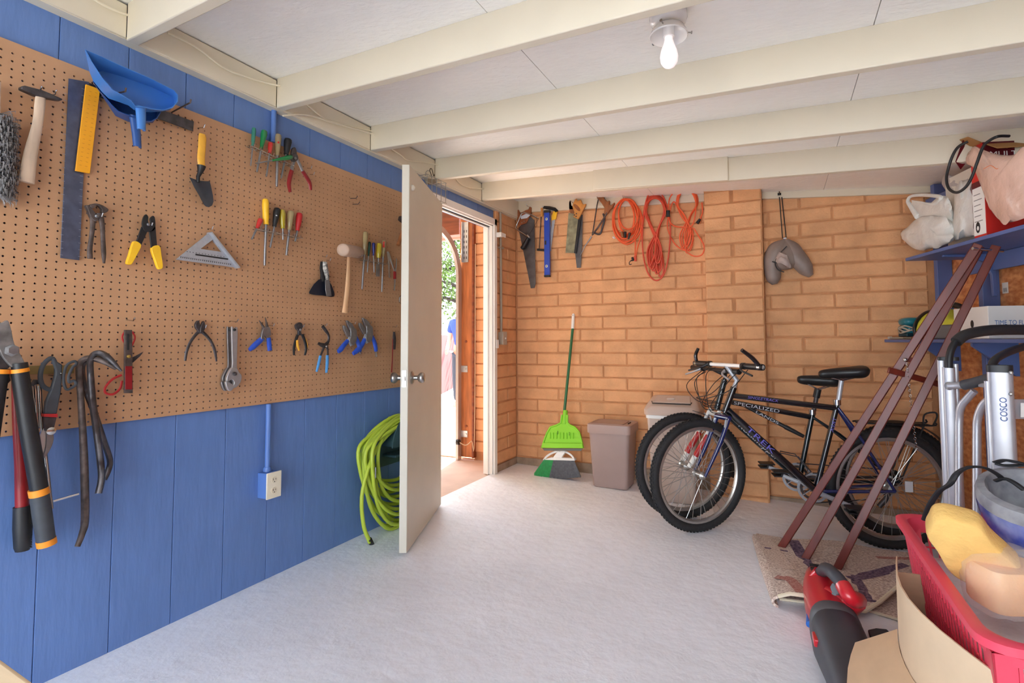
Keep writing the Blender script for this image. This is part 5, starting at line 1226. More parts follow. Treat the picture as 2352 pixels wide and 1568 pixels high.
def bike(label, O, dv_, k, wf, fr, fork, opts):
    dv_ = nrm(dv_); nn = nrm(np.cross(dv_, (0, 0, 1))); nn = nn if nn[1] < 0 else -nn
    lean = opts.get('lean', 0.0)
    def PB(u, v, off=0.0): return onp(u, v, O + nn * off, nn)
    t = thing('bicycle', label, 'bicycle', O)
    K_ = {n_: PB(*p) for n_, p in k.items()}
    wf = nrm(wf); axf = nrm(np.cross((0, 0, 1), wf)); axf = axf if axf[1] < 0 else -axf
    Hf = K_['hubf']; Hf[2] = FZ(Hf[0]) + .333; Hr = K_['hubr']; Hr[2] = FZ(Hr[0]) + .333
    wheel(t, 'front_wheel', Hf, wf, knobs=True); wheel(t, 'rear_wheel', Hr, dv_, knobs=True)
    def tb(nm, pts, r, m, n=12, sp=0, par=None):
        g = G(); P = spline(pts, sp) if sp else pts
        if not np.isscalar(r) and sp: r = list(np.interp(np.linspace(0, 1, len(P)), np.linspace(0, 1, len(r)), r))
        g.tube(P, r, n); return g.ob(nm, m, par or t)
    tt = tb('top_tube', [K_['tt0'], K_['tt1']], .0165, fr[0]); dt = tb('down_tube', [K_['dt0'], K_['bb']], .021, fr[1])
    tb('seat_tube', [K_['st'], K_['bb']], .0155, fr[2]); tb('head_tube', [K_['ht'], K_['hb']], .019, fr[2])
    for s_ in (1, -1):
        tb('chain_stay', [K_['bb'] + nn * s_ * .02, K_['bb'] * .6 + Hr * .4 + nn * s_ * .04, Hr + nn * s_ * .066], [.011, .011, .008], fr[3])
        tb('seat_stay', [K_['st'] + nn * s_ * .012 - A(0, 0, .02), Hr * .3 + K_['st'] * .7 + nn * s_ * .04, Hr + nn * s_ * .066], [.008, .009, .008], fr[3])
    cr = K_['hb'] - nrm(K_['ht'] - K_['hb']) * .03
    tb('fork_crown', [cr + axf * .062, cr - axf * .062], .015, fork[0])
    for s_ in (1, -1):
        a = cr + axf * s_ * .055; b = Hf + axf * s_ * .055
        if fork[1]:      # suspension: white crown and feet, red sleeves
            f_ = tb('fork_leg', [a + A(0, 0, .03), b], .012, m_white)
            tb('red_sleeve', [a * .62 + b * .38, a * .22 + b * .78], .0185, m_red, par=f_)
            tb('white_foot', [a * .25 + b * .75, b], [.018, .013], m_white, par=f_)
        else:
            bend = Hf * .25 + cr * .75 + axf * s_ * .055 - wf * 0
            tb('fork_leg', [a, a * .6 + b * .4 + wf * .010, a * .25 + b * .75 + wf * .006, b], [.014, .014, .011, .008], fork[2], sp=4)
    # stem, bar
    C_ = K_['bar']; tb('stem', [K_['ht'], K_['ht'] + nrm(K_['ht'] - K_['hb']) * opts.get('quill', .05), C_], [.0135, .0135, .013], opts['stem'])
    hw = opts.get('hw', .29)
    e0, e1 = C_ + axf * hw + A(0, 0, opts.get('e0', 0)), C_ - axf * hw + A(0, 0, opts.get('e1', 0))
    tb('handlebar', [e0, C_ + axf * .10 + A(0, 0, .0), C_ - axf * .10, e1], .0115, opts['bar'], 10, 3)
    for e_, s_ in ((e0, 1), (e1, -1)):
        tb('grip', [e_, e_ * .56 + C_ * .44], .0175, m_vinyl)
        br = tb('brake_lever', [e_ * .52 + C_ * .48 - wf * .01, e_ * .6 + C_ * .4 - wf * .045 - A(0, 0, .02), e_ * .95 + C_ * .05 - wf * .06 - A(0, 0, .045)], [.012, .006, .0055], opts.get('lever', m_blk), 8, 3)
        tb('lever_clamp', [e_ * .5 + C_ * .5 + axf * .012, e_ * .5 + C_ * .5 - axf * .012], .0195, m_blk, par=br)
        if opts.get('barend'):
            be = tb('bar_end', [e_ * .93 + C_ * .07, e_ * .93 + C_ * .07 - wf * (.05 if s_ > 0 else .01) + A(0, 0, .05), e_ * .93 + C_ * .07 - wf * (.12 if s_ > 0 else -.012) + A(0, 0, .095)], [.012, .0125, .0105], m_frame, 10, 4)
            tb('bar_end_clamp', [e_ * .90 + C_ * .10, e_ * .96 + C_ * .04], .019, m_chrome, par=be)
    for i in range(4):
        s_ = 1 if i % 2 else -1; a = C_ + axf * s_ * (.10 + .03 * i) - A(0, 0, .02); b = cr + axf * s_ * .02 + A(0, 0, .02 + .02 * i)
        tb('cable', [a, a - wf * (.07 + .02 * i) - A(0, 0, .05 + .02 * i), b - wf * (.08 + .02 * i) + A(0, 0, .03), b], .0026, m_ink, 6, 6)
    # brake arms over the front tyre
    for s_ in (1, -1): tb('brake_arm', [cr - A(0, 0, .01) + axf * s_ * .055 - wf * .015, cr - A(0, 0, .045) + axf * s_ * .06 - wf * .03, cr + axf * s_ * .075 - wf * .035 + A(0, 0, .0)], [.009, .008, .005], m_alu, 8)
    # saddle
    sc_, nose, tail = K_['sad'], K_['nose'], K_['tail']
    tb('seat_post', [K_['st'] - A(0, 0, .02), sc_], opts.get('postr', .0135), opts['post'])
    if opts.get('boot'): tb('post_boot', [K_['st'] * .35 + sc_ * .65, sc_], .02, m_blk)
    tb('post_clamp', [K_['st'] - A(0, 0, .004), K_['st'] + A(0, 0, .026)], .0205, m_chrome)
    rings = []; ln = tail - nose
    for f, hw_, th in ((0, .014, .020), (.05, .026, .036), (.25, .030, .044), (.5, .042, .046), (.72, .074, .050), (.88, .082, .054), (.97, .064, .046), (1, .04, .026)):
        c_ = nose + ln * f; rings.append([c_ + nn * hw_ * math.cos(a) + A(0, 0, th * (math.sin(a) * (.6 if math.sin(a) > 0 else .85))) for a in np.linspace(0, 2 * PI, 14, endpoint=False)])
    g = G(); g.loft(rings); sd = g.ob('saddle', m_vinyl, t, sub=1)
    g = G()
    for s_ in (1, -1): g.tube([nose + ln * .2 + nn * s_ * .012 - A(0, 0, .024), sc_ + nn * s_ * .02 - A(0, 0, .002), nose + ln * .85 + nn * s_ * .025 - A(0, 0, .03)], .0035, 6)
    g.ob('saddle_rails', m_chrome, sd)
    # drivetrain: cranks, pedals, chainrings on the far side
    bb = K_['bb']
    tb('bottom_bracket', [bb + nn * .04, bb - nn * .045], .021, m_blk)
    for rr, yy, mm in ((.088, -.05, m_alu), (.07, -.056, m_dsteel)):
        g = G(); revolve(g, [(rr, -.002), (rr, .002), (rr - .014, .002), (rr - .014, -.002)], bb - nn * -yy, nn, 40); rg = g.ob('chainring', mm, t)
        for q_ in range(5): g = G(); a = 2 * PI * q_ / 5; o = dv_ * math.cos(a) + A(0, 0, math.sin(a)); g.bar(bb - nn * -yy, bb - nn * -yy + o * (rr - .01), .012, .004, side=nn); g.ob('chainring_arm', mm, rg)
    ca = opts.get('crank', -.35)
    for s_, aa in ((1, ca), (-1, ca + PI)):
        o = dv_ * math.cos(aa) + A(0, 0, math.sin(aa)); a = bb + nn * s_ * .055; b = bb + nn * s_ * .07 + o * .17
        g = G(); g.tube([a, b], [.014, .011], 8, flat=(nn, .6)); c_ = g.ob('crank_arm', m_alu, t)
        g = G(); c = b + nn * s_ * .06; g.obox(c + A(0, 0, .011), dv_ * .045, nn * .042, A(0, 0, .004)); g.obox(c - A(0, 0, .011), dv_ * .045, nn * .042, A(0, 0, .004)); g.tube([b, b + nn * s_ * .11], .011, 8); g.ob('pedal', m_blk, c_, bev=.002)
    g = G(); hs_ = Hr - nn * .05
    top_ = [bb - nn * .05 + A(0, 0, .086), hs_ + A(0, 0, .045)]; bot = [hs_ - A(0, 0, .075) - dv_ * .03, bb - nn * .05 - A(0, 0, .086)]
    g.tube(top_, .0035, 6); g.tube(bot, .0035, 6); g.ob('chain', m_dsteel, t)
    for q_, rr in enumerate((.05, .043, .036, .03)):
        g = G(); g.lathe([(rr, -.0012), (rr, .0012)], Hr - nn * (.038 + .005 * q_), nn, 24); g.ob('sprocket', m_dsteel, t)
    tb('derailleur', [hs_ - A(0, 0, .02) + dv_ * .01, hs_ - A(0, 0, .075) - dv_ * .0, hs_ - A(0, 0, .12) - dv_ * .04], [.012, .016, .014], m_dsteel, 8)
    return t, K_, nn, dv_, tt, dt, Hf, Hr
px = dict
dN = A(.9928, .1201, 0)
O1 = onf(1606, 1220); dN = nrm((onf(2042, 1259) - O1) * A(1, 1, 0))
T1, K1, n1, d1, tt1, dt1, hf1, hr1 = bike('near bicycle with a navy fork and lavender lettering leaning before the other one', O1, dN,
    px(hubf=(1606, 1093), hubr=(2044, 1131), ht=(1686, 889), hb=(1664, 947), tt0=(1684, 908), tt1=(1921, 937), dt0=(1671, 941), bb=(1874, 1126), st=(1923, 928), bar=(1667, 838), sad=(1933, 872), nose=(1880, 858), tail=(1992, 850)),
    A(.725, .688, 0), (m_frame, m_frame, m_frame, m_navy), (m_navy, False, m_navy), px(stem=m_alu, bar=m_white, barend=True, post=m_alu, hw=.31, crank=-.36, quill=.045))
O2 = onf(1573, 1190)
T2, K2, n2, d2, tt2, dt2, hf2, hr2 = bike('far bicycle with red and white suspension fork and rear rack behind the near one', O2, dN,
    px(hubf=(1572, 1074), hubr=(2058, 1104), ht=(1664, 872), hb=(1646, 940), tt0=(1674, 922), tt1=(1861, 957), dt0=(1662, 944), bb=(1836, 1100), st=(1866, 950), bar=(1640, 848), sad=(1879, 893), nose=(1831, 870), tail=(1927, 873)),
    A(.80, .60, 0), (m_frame, m_pine, m_pine, m_pine), (m_white, True, None), px(stem=m_blk, bar=m_blk, barend=False, post=m_dsteel, boot=True, hw=.28, crank=-.30, quill=.03, lever=m_alu))
# lettering on the tubes
def tube_text(nm, s, a, b, nn, tube, t, f0, f1, h, m, r, shear=0.0, up=0.0):
    d = nrm(b - a); u_ = nrm(np.cross(nn, d)); u_ = u_ if u_[2] > 0 else -u_
    p = a + (b - a) * f0 + nn * (r + .001) - u_ * (h / 2 - up)
    text(nm, s, p, d, u_, h, m, tube, w=np.linalg.norm(b - a) * (f1 - f0), shear=shear)
tube_text('lettering', 'SINGLETRACK', K1['tt0'], K1['tt1'], n1, tt1, T1, .14, .44, .016, m_lav, .0155, .2, .002)
tube_text('lettering', 'TREK', K1['dt0'], K1['bb'], n1, dt1, T1, .22, .53, .028, m_lav, .021, .0, .0)
tube_text('lettering', 'TREK', K1['st'], K1['bb'], n1, dt1, T1, .15, .32, .018, m_lav, .0155)
tube_text('lettering', 'SPECIALIZED', K2['tt0'], K2['tt1'], n2, tt2, T2, .06, .62, .020, m_silv, .0155)
tube_text('lettering', 'Rockhopper', K2['dt0'], K2['bb'], n2, dt2, T2, .20, .72, .034, m_silv, .021, .3)
# frame pump under the far top tube
def P2(u, v, off=0): return onp(u, v, O2 + n2 * off, n2)
a, b = P2(1700, 926, -.02), P2(1846, 1002, -.02); g = G(); g.tube([a, a * .3 + b * .7, a * .28 + b * .72, b], [.0115, .0115, .0145, .011], 10); fp_ = g.ob('frame_pump', m_blk, T2)
tube_text('lettering', 'LANDS', a, b, n2, fp_, T2, .25, .6, .016, m_silv, .0115)
# cage on the near down tube
g = G(); a, b = K1['dt0'] * .42 + K1['bb'] * .58, K1['dt0'] * .15 + K1['bb'] * .85; u_ = nrm(np.cross(n1, nrm(b - a))); u_ = u_ if u_[2] > 0 else -u_
for s_ in (1, -1): g.tube([a + u_ * .02, a + u_ * .03 + n1 * s_ * .034, a * .6 + b * .4 + u_ * .075 + n1 * s_ * .036, b + u_ * .06 + n1 * s_ * .03, b + u_ * .02], .003, 6)
g.ob('bottle_cage', m_dsteel, T1)
# fender and rack of the far bicycle
def arcring(H, w, ax, R, a0, a1, wid, th, n=20):
    rg = []
    for a in np.linspace(a0, a1, n):
        o = w * math.cos(a) + A(0, 0, math.sin(a)); rg.append([H + o * R + ax * wid, H + o * (R + th) + ax * wid * .6, H + o * (R + th) - ax * wid * .6, H + o * R - ax * wid])
    return rg
w2 = nrm(A(.80, .60, 0)); ax2 = nrm(np.cross((0, 0, 1), w2)); g = G(); g.loft(arcring(hf2, w2, ax2, 0.348, -.28, 1.35, .028, .004)); g.ob('front_fender', m_blk, T2)
g = G(); g.loft(arcring(hr2, d2, n2, 0.348, .35, 1.9, .028, .004)); g.ob('rear_fender', m_blk, T2)
rk0, rk1 = P2(1962, 968), P2(2128, 974)
g = G()
for s_ in (1, -1): g.tube(spline([rk0 + n2 * s_ * .02, rk0 * .8 + rk1 * .2 + n2 * s_ * .055, rk1 + n2 * s_ * .055, rk1 + n2 * s_ * .05 + A(.02, 0, .02)], 4), .005, 6)
for f in (.25, .5, .75, 1.0): c = rk0 + (rk1 - rk0) * f; g.tube([c + n2 * .055, c - n2 * .055], .004, 6)
rk = g.ob('rear_rack', m_blk, T2)
g = G(); c = rk0 * .15 + rk1 * .85; g.obox(rk0 * .5 + rk1 * .5, (rk1 - rk0) * .45, n2 * .03, A(0, 0, .004)); g.ob('deck', m_blk, rk, bev=.002)
for s_ in (1, -1):
    g = G(); g.tube([rk1 * .9 + rk0 * .1 + n2 * s_ * .055, hr2 + n2 * s_ * .07 + A(0, 0, .02)], .005, 6); g.ob('rack_stay', m_blk, rk)
g = G(); g.tube(spline([rk1 + n2 * .03 + A(-.03, 0, .0), rk1 + n2 * .03 + A(-.02, 0, .06), rk1 + n2 * .03 + A(.03, 0, .075), rk1 + n2 * .03 + A(.04, 0, .05), rk1 + n2 * .03 + A(.02, 0, .0)], 4), .005, 6); g.ob('spring_clip', m_blk, rk)
g = G(); c = hr1 + n1 * .03 + d1 * .085 + A(0, 0, .02); g.obox(c, d1 * .02, n1 * .005, A(0, 0, .03)); g.ob('spoke_reflector', mat('clear reflector', (220, 220, 224), .15), T1, bev=.003)
# ================================================================ shelves on the right wall
def rws(u, v, d):
    """point where a sight line meets the plane d off the right wall -> (s, z)"""
    P = onp(u, v, P0 + NV * d, NV); return float((P - P0) @ AV), float(P[2])
def rbox(g, s0, s1, d0, d1, z0, z1): return g.prism([RW(s0, d0, z0), RW(s1, d0, z0), RW(s1, d1, z0), RW(s0, d1, z0)], (0, 0, z1 - z0))
sh1 = thing('wall_shelf', 'upper blue painted shelf board on the right wall', 'shelf', RW(1.3, .17, 1.53), 'blue wall shelves')
g = G(); rbox(g, .415, 3.2, .003, .34, 1.532, 1.550); g.ob('board', m_dkblue, sh1, bev=.002)
g = G(); rbox(g, .40, 3.2, .003, .02, 1.44, 1.531); g.ob('cleat', m_dkblue, sh1, bev=.002)
for s0 in (.62, 1.60, 2.5):
    g = G(); ring = [RW(s0, d, z) for d, z in ((.003, 1.30), (.02, 1.30), (.025, 1.42), (.06, 1.49), (.14, 1.515), (.26, 1.52), (.26, 1.531), (.003, 1.531))]
    g.prism(ring, AV * .018); g.ob('bracket', m_dkblue, sh1, bev=.002)
sh2 = thing('wall_shelf', 'lower blue painted shelf board on the right wall', 'shelf', RW(1.3, .13, 1.05), 'blue wall shelves')
g = G(); rbox(g, .0, 3.2, .003, .275, 1.052, 1.071); g.ob('board', m_dkblue, sh2, bev=.003)
for s0 in (.30, .75, 1.6, 2.5):
    g = G(); g.prism([RW(s0, .003, .88), RW(s0, .02, .88), RW(s0, .22, 1.035), RW(s0, .22, 1.051), RW(s0, .003, 1.051)], AV * .018); g.ob('bracket', m_dkblue, sh2, bev=.002)
# sticker on strand board
s0, z0 = rws(2309, 661, -.089); g = G(); rbox(g, s0 - .022, s0 + .022, -.0895, -.0885, z0 - .03, z0 + .03); stk = tag(g.ob('barcode_sticker', mat('paper white', (228, 222, 214), .7), smooth=False), 'small white barcode sticker on the bare strand board', 'sticker')
for k in range(7): g = G(); rbox(g, s0 - .014 + .004 * k, s0 - .0125 + .004 * k, -.0886, -.0883, z0 - .022, z0 + .0); g.ob('bar', m_ink, stk, smooth=False)
# --------------------------------------------------- plastic carrier bags
def bagmat(name, col, a=.85, r=.3): return mat(name, col, r, var=.06, sc=9, bump=.55, bs=6, alpha=a, dist=.04)
def lump(px, d, depth, rnd_k, n=26, top=None):
    """soft closed bag shape from a silhouette seen at distance d off the right wall"""
    pts = smooth_outline(px, 5); P = [onp(u, v, P0 + NV * d, NV) for u, v in pts]; c = sum(P) / len(P); N_ = len(P); view = nrm(CAM - c); rings = []
    rr = random.Random(rnd_k)
    ph = [rr.uniform(0, 6) for _ in range(6)]
    for f, s_ in ((-1, .35), (-.85, .7), (-.5, .93), (0, 1.0), (.5, .93), (.85, .72), (1, .38)):
        ring = []
        for i, p in enumerate(P):
            a = 2 * PI * i / N_; wob = 1 + .06 * math.sin(3 * a + ph[0] + 2 * f) + .05 * math.sin(7 * a + ph[1] + 4 * f) + .03 * math.sin(13 * a + ph[2] - 5 * f)
            q_ = c + (p - c) * s_ * (wob if abs(f) > .1 else 1) + view * depth * f * (1 + .12 * math.sin(5 * a + ph[3])); ring.append(q_)
        rings.append(ring)
    g = G(); g.loft(rings); return g, P, c, view
qs = Q(2020, 280, 4.611)
mw = bagmat('white film', (232, 232, 226), .93)
t = thing('carrier_bag', 'white plastic carrier bag with an open handle loop at the shelf end', 'bag', RW(.5, .2, 1.551), 'plastic bags on the upper shelf')
g, P, c, vw = lump(qs((225, 1180), (300, 1110), (400, 1020), (520, 990), (640, 1000), (760, 1050), (790, 1180), (780, 1260), (640, 1320), (520, 1345), (430, 1362), (330, 1320), (260, 1250)), .24, .09, 3); g.ob('body', mw, t)
g, P, c, vw = lump(qs((520, 1000), (540, 880), (600, 810), (680, 780), (740, 820), (775, 920), (780, 1060), (660, 1080)), .22, .05, 5); g.ob('neck', mw, t)
g = G(); P = [onp(u, v, P0 + NV * .24, NV) for u, v in qs((410, 1000), (340, 900), (300, 840), (330, 790), (420, 775), (560, 780), (650, 800), (620, 850), (540, 870), (430, 850), (345, 835))]; rr = [.02, .015, .010, .009, .009, .010, .012, .010, .008, .006, .004]
R4 = spline([list(p) + [r] for p, r in zip(P, rr)], 4); g.tube([p[:3] for p in R4], [p[3] for p in R4], 8, flat=(vw, .4)); g.ob('handle_loop', mw, t)
g = G(); g.prism([onp(u, v, P0 + NV * .24, NV) for u, v in qs((410, 1000), (330, 880), (345, 840), (430, 855), (540, 875), (620, 850), (600, 960), (560, 1040))], -vw * .006); g.ob('handle_panel', mw, t)
t = thing('carrier_bag', 'taller white plastic bag with red print between the two other bags', 'bag', RW(.8, .2, 1.551), 'plastic bags on the upper shelf')
g, P, c, vw = lump(qs((790, 900), (800, 720), (850, 640), (930, 610), (1000, 640), (1020, 900), (1020, 1180), (900, 1220), (800, 1250), (775, 1100)), .22, .08, 11); bd = g.ob('body', mw, t)
for a_, b_ in (((930, 690), (985, 740)), ((920, 990), (1000, 1030)), ((935, 1075), (1010, 1130)), ((910, 820), (985, 860))):
    q_ = [onp(u, v, c + vw * .088, vw) for u, v in qs(a_, (b_[0], a_[1]), b_, (a_[0], b_[1]))]; g = G(); g.prism(q_, -vw * .03); g.ob('red_print', mat('faded red print', (206, 120, 122), .5), bd, bev=.003)
t = thing('carrier_bag', 'greyish clear plastic bag slumped at the back of the upper shelf', 'bag', RW(.75, .08, 1.551), 'plastic bags on the upper shelf')
g, P, c, vw = lump(qs((660, 640), (700, 540), (800, 590), (880, 610), (860, 720), (780, 800), (700, 720)), .10, .04, 8); g.ob('body', bagmat('clear film', (214, 208, 206), .8), t)
# white carton behind
s0, z0 = rws(2190, 470, .08)
g = G(); rbox(g, s0, s0 + .30, .02, .12, 1.551, rws(2235, 382, .12)[1]); tag(g.ob('white_carton', mat('off white card', (232, 228, 216), .6), bev=.002), 'plain white carton against the wall behind the plastic bags', 'box')
# --------------------------------------------------- torn red carton
m_rc = mat('bright red card', (214, 44, 36), .45, var=.04, sc=6); m_mar = mat('maroon card', (96, 14, 26), .45); m_cardb = mat('brown card', (176, 130, 76), .75, var=.08, sc=12)
sc0, _ = rws(2237, 520, .30); sE = sc0 + .085
zt = 2.005
bx = thing('red_carton', 'torn red and maroon carton with a white printed panel on the upper shelf', 'box', RW(sE, .2, 1.551))
g = G(); rbox(g, sc0, sE, .02, .30, 1.552, zt); g.ob('carton', m_rc, bx, bev=.001)
g = G(); rbox(g, sc0 + .002, sE - .002, .3005, .3012, 1.57, 1.80); pnl = g.ob('white_panel', m_white, bx)
g = G(); rbox(g, sE + .0005, sE + .0015, .04, .30, 1.82, zt); mp_ = g.ob('maroon_panel', m_mar, bx)
g = G(); rbox(g, sc0 + .001, sE - .001, .3004, .3011, 1.80, 1.83); g.ob('maroon_band', m_mar, bx)
text('lettering', 'MULTIPLE', RW(sE + .002, .27, 1.932), -NV, (0, 0, 1), .026, m_white, mp_, w=.2)
text('lettering', 'TORO', RW(sE + .002, .21, 1.968), -NV, (0, 0, 1), .016, mat('dim maroon ink', (150, 80, 80), .6), mp_, w=.14)
for k in range(6): g = G(); rbox(g, sc0 + .01, sc0 + .055 + .01 * (k % 2), .3012, .3015, 1.765 - .026 * k, 1.769 - .026 * k); g.ob('print_line', mat('grey print', (140, 138, 136), .7), pnl)
g = G(); n = 18; cs, cz = sc0 + .03, 1.608; g.prism([RW(cs + .015 * math.cos(2*PI*k/n), .3016, cz + .027 * math.sin(2*PI*k/n)) for k in range(n)], NV * -.0005); bd = g.ob('badge', m_ink, pnl)
g = G(); g.prism([RW(cs + .008 * math.cos(2*PI*k/6), .3019, cz - .004 + .012 * math.sin(2*PI*k/6)) for k in range(6)], NV * -.0003); g.ob('badge_mark', m_white, bd)
g = G(); g.prism([RW(sc0 - .002, .30, zt), RW(sE, .30, zt), RW(sE, .36, zt + .03), RW(sc0 + .01, .35, zt + .045)], NV * .003); g.ob('flap', m_cardb, bx)
g = G(); g.prism([RW(sE, .29, zt - .01), RW(sE, .03, zt - .01), RW(sE + .05, .03, zt - .045), RW(sE + .05, .27, zt - .05)], (0, 0, .003)); g.ob('flap', m_cardb, bx)
g = G(); g.prism([RW(sc0, .31, zt + .02), RW(sc0 + .03, .35, zt + .035), RW(sc0 - .0, .37, zt - .06), RW(sc0 - .03, .33, zt - .09), RW(sc0 - .025, .30, zt - .05)], NV * -.003); g.ob('torn_flap', m_mar, bx)
# black hose looping out
t = thing('rubber_hose', 'black rubber hose looping out of the torn red carton', 'hose', RW(sc0, .38, 1.75))
qz = Q(2160, 290, 8.255)
g = G(); P = [onp(u, v, P0 + NV * d, NV) for (u, v), d in zip(qz((1300, 185), (1100, 190), (930, 270), (810, 390), (690, 700), (600, 950), (480, 1150), (310, 1255), (160, 1180), (115, 1000), (150, 800), (230, 560), (340, 390), (520, 290)), (.28, .34, .36, .38, .40, .41, .42, .43, .43, .42, .41, .40, .38, .35))]
g.tube(spline(P, 5), .0065, 10); g.ob('tube', m_blk, t)
# peach bag hung before the carton
mp = bagmat('peach film', (240, 202, 182), .8, .25)
t = thing('carrier_bag', 'peach coloured plastic carrier bag slumped against the red carton', 'bag', RW(1.25, .3, 1.551), 'plastic bags on the upper shelf')
g, P, c, vw = lump(qs((975, 290), (1010, 255), (1090, 290), (1200, 330), (1340, 352), (1440, 340), (1500, 285), (1640, 320), (1680, 700), (1660, 960), (1530, 1020), (1400, 1060), (1290, 1050), (1200, 960), (1130, 830), (1060, 640), (990, 480), (920, 440), (930, 340)), .34, .07, 21); g.ob('body', mp, t)
g = G(); P = [c + vw * .075 + nrm(np.cross(vw, (0, 0, 1))) * x + A(0, 0, z) for x, z in ((-.035, .03), (-.015, .045), (.0, .03), (.02, .05), (.045, .04))]; g.tube(spline(P, 4), .0016, 5); g.ob('orange_script', mat('orange print', (224, 128, 76), .5), t)
# --------------------------------------------------- lower shelf things
s0 = .005
t = thing('palm_sander', 'teal power tool wrapped in its grey cord at the end of the lower shelf', 'power tool', RW(s0 + .06, .16, 1.072))
m_tq = mat('teal plastic', (24, 122, 138), .35, coat=.3)
def blob(g, s, d, z, rs, rd, rz, n=14, m=8):
    R_ = []
    for i in range(1, m):
        th = PI * i / m; R_.append([RW(s + rs * math.sin(th) * math.copysign(abs(math.cos(2*PI*k/n))**.7, math.cos(2*PI*k/n)), d + rd * math.sin(th) * math.copysign(abs(math.sin(2*PI*k/n))**.7, math.sin(2*PI*k/n)), z - rz * math.copysign(abs(math.cos(th))**.6, math.cos(th))) for k in range(n)])
    return g.loft(R_)
g = G(); blob(g, s0 + .07, .15, 1.185, .062, .06, .028); g.ob('head', m_tq, t)
g = G(); blob(g, s0 + .07, .15, 1.135, .045, .045, .045); g.ob('body', m_tq, t)
g = G(); rbox(g, s0 + .02, s0 + .12, .10, .20, 1.088, 1.112); g.ob('base_plate', mat('dark teal', (20, 66, 76), .5), t, bev=.006)
g = G(); pts = []
for k in range(46):
    a = 2 * PI * k / 12; pts.append(RW(s0 + .07 + .068 * math.cos(a), .15 + .062 * math.sin(a), 1.118 + .010 * math.sin(k * 1.7) + .0008 * k))
g.tube(spline(pts, 3), .0052, 6); g.ob('cord', mat('grey cord', (178, 168, 152), .6), t)
g = G(); g.tube(spline([RW(s0 + .12, .22, 1.08), RW(s0 + .04, .24, 1.079), RW(s0 - .02, .23, 1.080), RW(s0 + .03, .20, 1.0785), RW(s0 + .13, .18, 1.079)], 4), .0052, 6); g.ob('cord_tail', mat('grey cord', (178, 168, 152), .6), t)
g = G(); rbox(g, s0 - .035, s0 - .008, .222, .24, 1.073, 1.09); g.ob('plug', mat('pale plug', (206, 200, 190), .5), t, bev=.003)
sg0, sg1 = .30, .72
t = thing('lime_bag', 'lime yellow and black soft tool bag on the lower shelf', 'bag', RW((sg0 + sg1) / 2, .15, 1.072))
m_lb = mat('lime cloth', (208, 210, 66), .7, var=.06, sc=8, bump=.3, bs=14, dist=.01)
g = G(); rings = []
for f in np.linspace(0, 1, 9):
    s_ = sg0 + (sg1 - sg0) * f; hh = .115 + .055 * math.sin(PI * min(1, f * 1.25)); dd_ = .085 + .02 * math.sin(PI * f)
    rings.append([RW(s_ + .012 * math.sin(5 * a), .15 + dd_ * math.copysign(abs(math.cos(a))**.5, math.cos(a)), 1.073 + hh/2 + hh/2 * math.copysign(abs(math.sin(a))**.6, math.sin(a))) for a in np.linspace(0, 2*PI, 18, endpoint=False)])
g.loft(rings); g.ob('body', m_lb, t)
g = G(); rbox(g, sg0 + .20, sg1 + .002, .235, .262, 1.073, 1.15); g.ob('grey_pocket', mat('grey cloth', (110, 110, 112), .8), t, bev=.01)
g = G(); g.tube(spline([RW(sg0 - .004, .235, 1.08), RW(sg0 - .01, .24, 1.14), RW(sg0 + .02, .235, 1.19), RW(sg0 + .09, .23, 1.225), RW(sg0 + .16, .22, 1.235)], 4), .010, 8); g.ob('black_trim', m_vinyl, t)
g = G(); g.tube(spline([RW(sg0 + .12, .16, 1.23), RW(sg0 + .2, .17, 1.262), RW(sg0 + .3, .17, 1.25), RW(sg0 + .37, .16, 1.2)], 4), .016, 8); g.ob('handle', m_vinyl, t)
# white shoe box
sw, _ = rws(2273, 785, .245); sw0 = rws(2193, 780, .245)[0]
t = thing('white_box', 'white card box with a round hole and blue lettering on the lower shelf', 'box', RW(sw, .15, 1.072))
zt = rws(2273, 702, .245)[1]
g = G(); rbox(g, sw0, sw, .006, .245, 1.073, zt); g.ob('box', mat('white card', (234, 232, 228), .55), t, bev=.0015)
hs, hz = rws(2233, 744, .245); g = G(); n = 18; g.prism([RW(hs + .012 * math.cos(2*PI*k/n), .2456, hz + .020 * math.sin(2*PI*k/n)) for k in range(n)], NV * -.0008); g.ob('finger_hole', m_ink, t)
text('lettering', 'TIME TO FLY', RW(sw + .0008, .218, 1.073 + (zt - 1.073) * .42), -NV, (0, 0, 1), .022, mat('blue print', (60, 110, 170), .6), t, w=.145)
g = G(); g.prism([RW(sw0 + .012, .2458, hz + .0), RW(sw0 + .06, .2458, hz + .0), RW(sw0 + .06, .2458, hz + .010), RW(sw0 + .012, .2458, hz + .010)], NV * -.0005); g.ob('printed_band', mat('pale blue print', (150, 174, 210), .6), t)
# ================================================================ wooden tripod easel leaning on the shelf
m_mah = mat('mahogany stain', (104, 36, 24), .36, var=.15, sc=10, stretch=(3, 3, .5))
sT, _ = rws(2262, 556, .36)
pT = RW(sT, .375, 1.50)
ez = thing('tripod_easel', 'mahogany stained wooden tripod easel leaning against the upper shelf', 'easel', onf(1850, 1290))
fA, fB, fC = onf(1795, 1256, .045), onf(1846, 1290, .03), onf(1920, 1312, .03)
tp = [CAM + ray(2247, 562) * ((pT - CAM) @ FW), pT + A(.0, .02, -.005), CAM + ray(2288, 566) * ((pT - CAM) @ FW)]
side = nrm(CAM - pT) * A(1, 1, 0)
for a, b in zip(tp, (fA, fB, fC)):
    g = G(); g.bar(a, b, .040, .036, side=side); g.ob('leg', m_mah, ez, bev=.003)
g = G(); g.tube([tp[0] + A(-.03, -.03, -.02), tp[2] + A(.03, .02, -.02)], .007, 8); g.ob('top_bolt', m_chrome, ez)
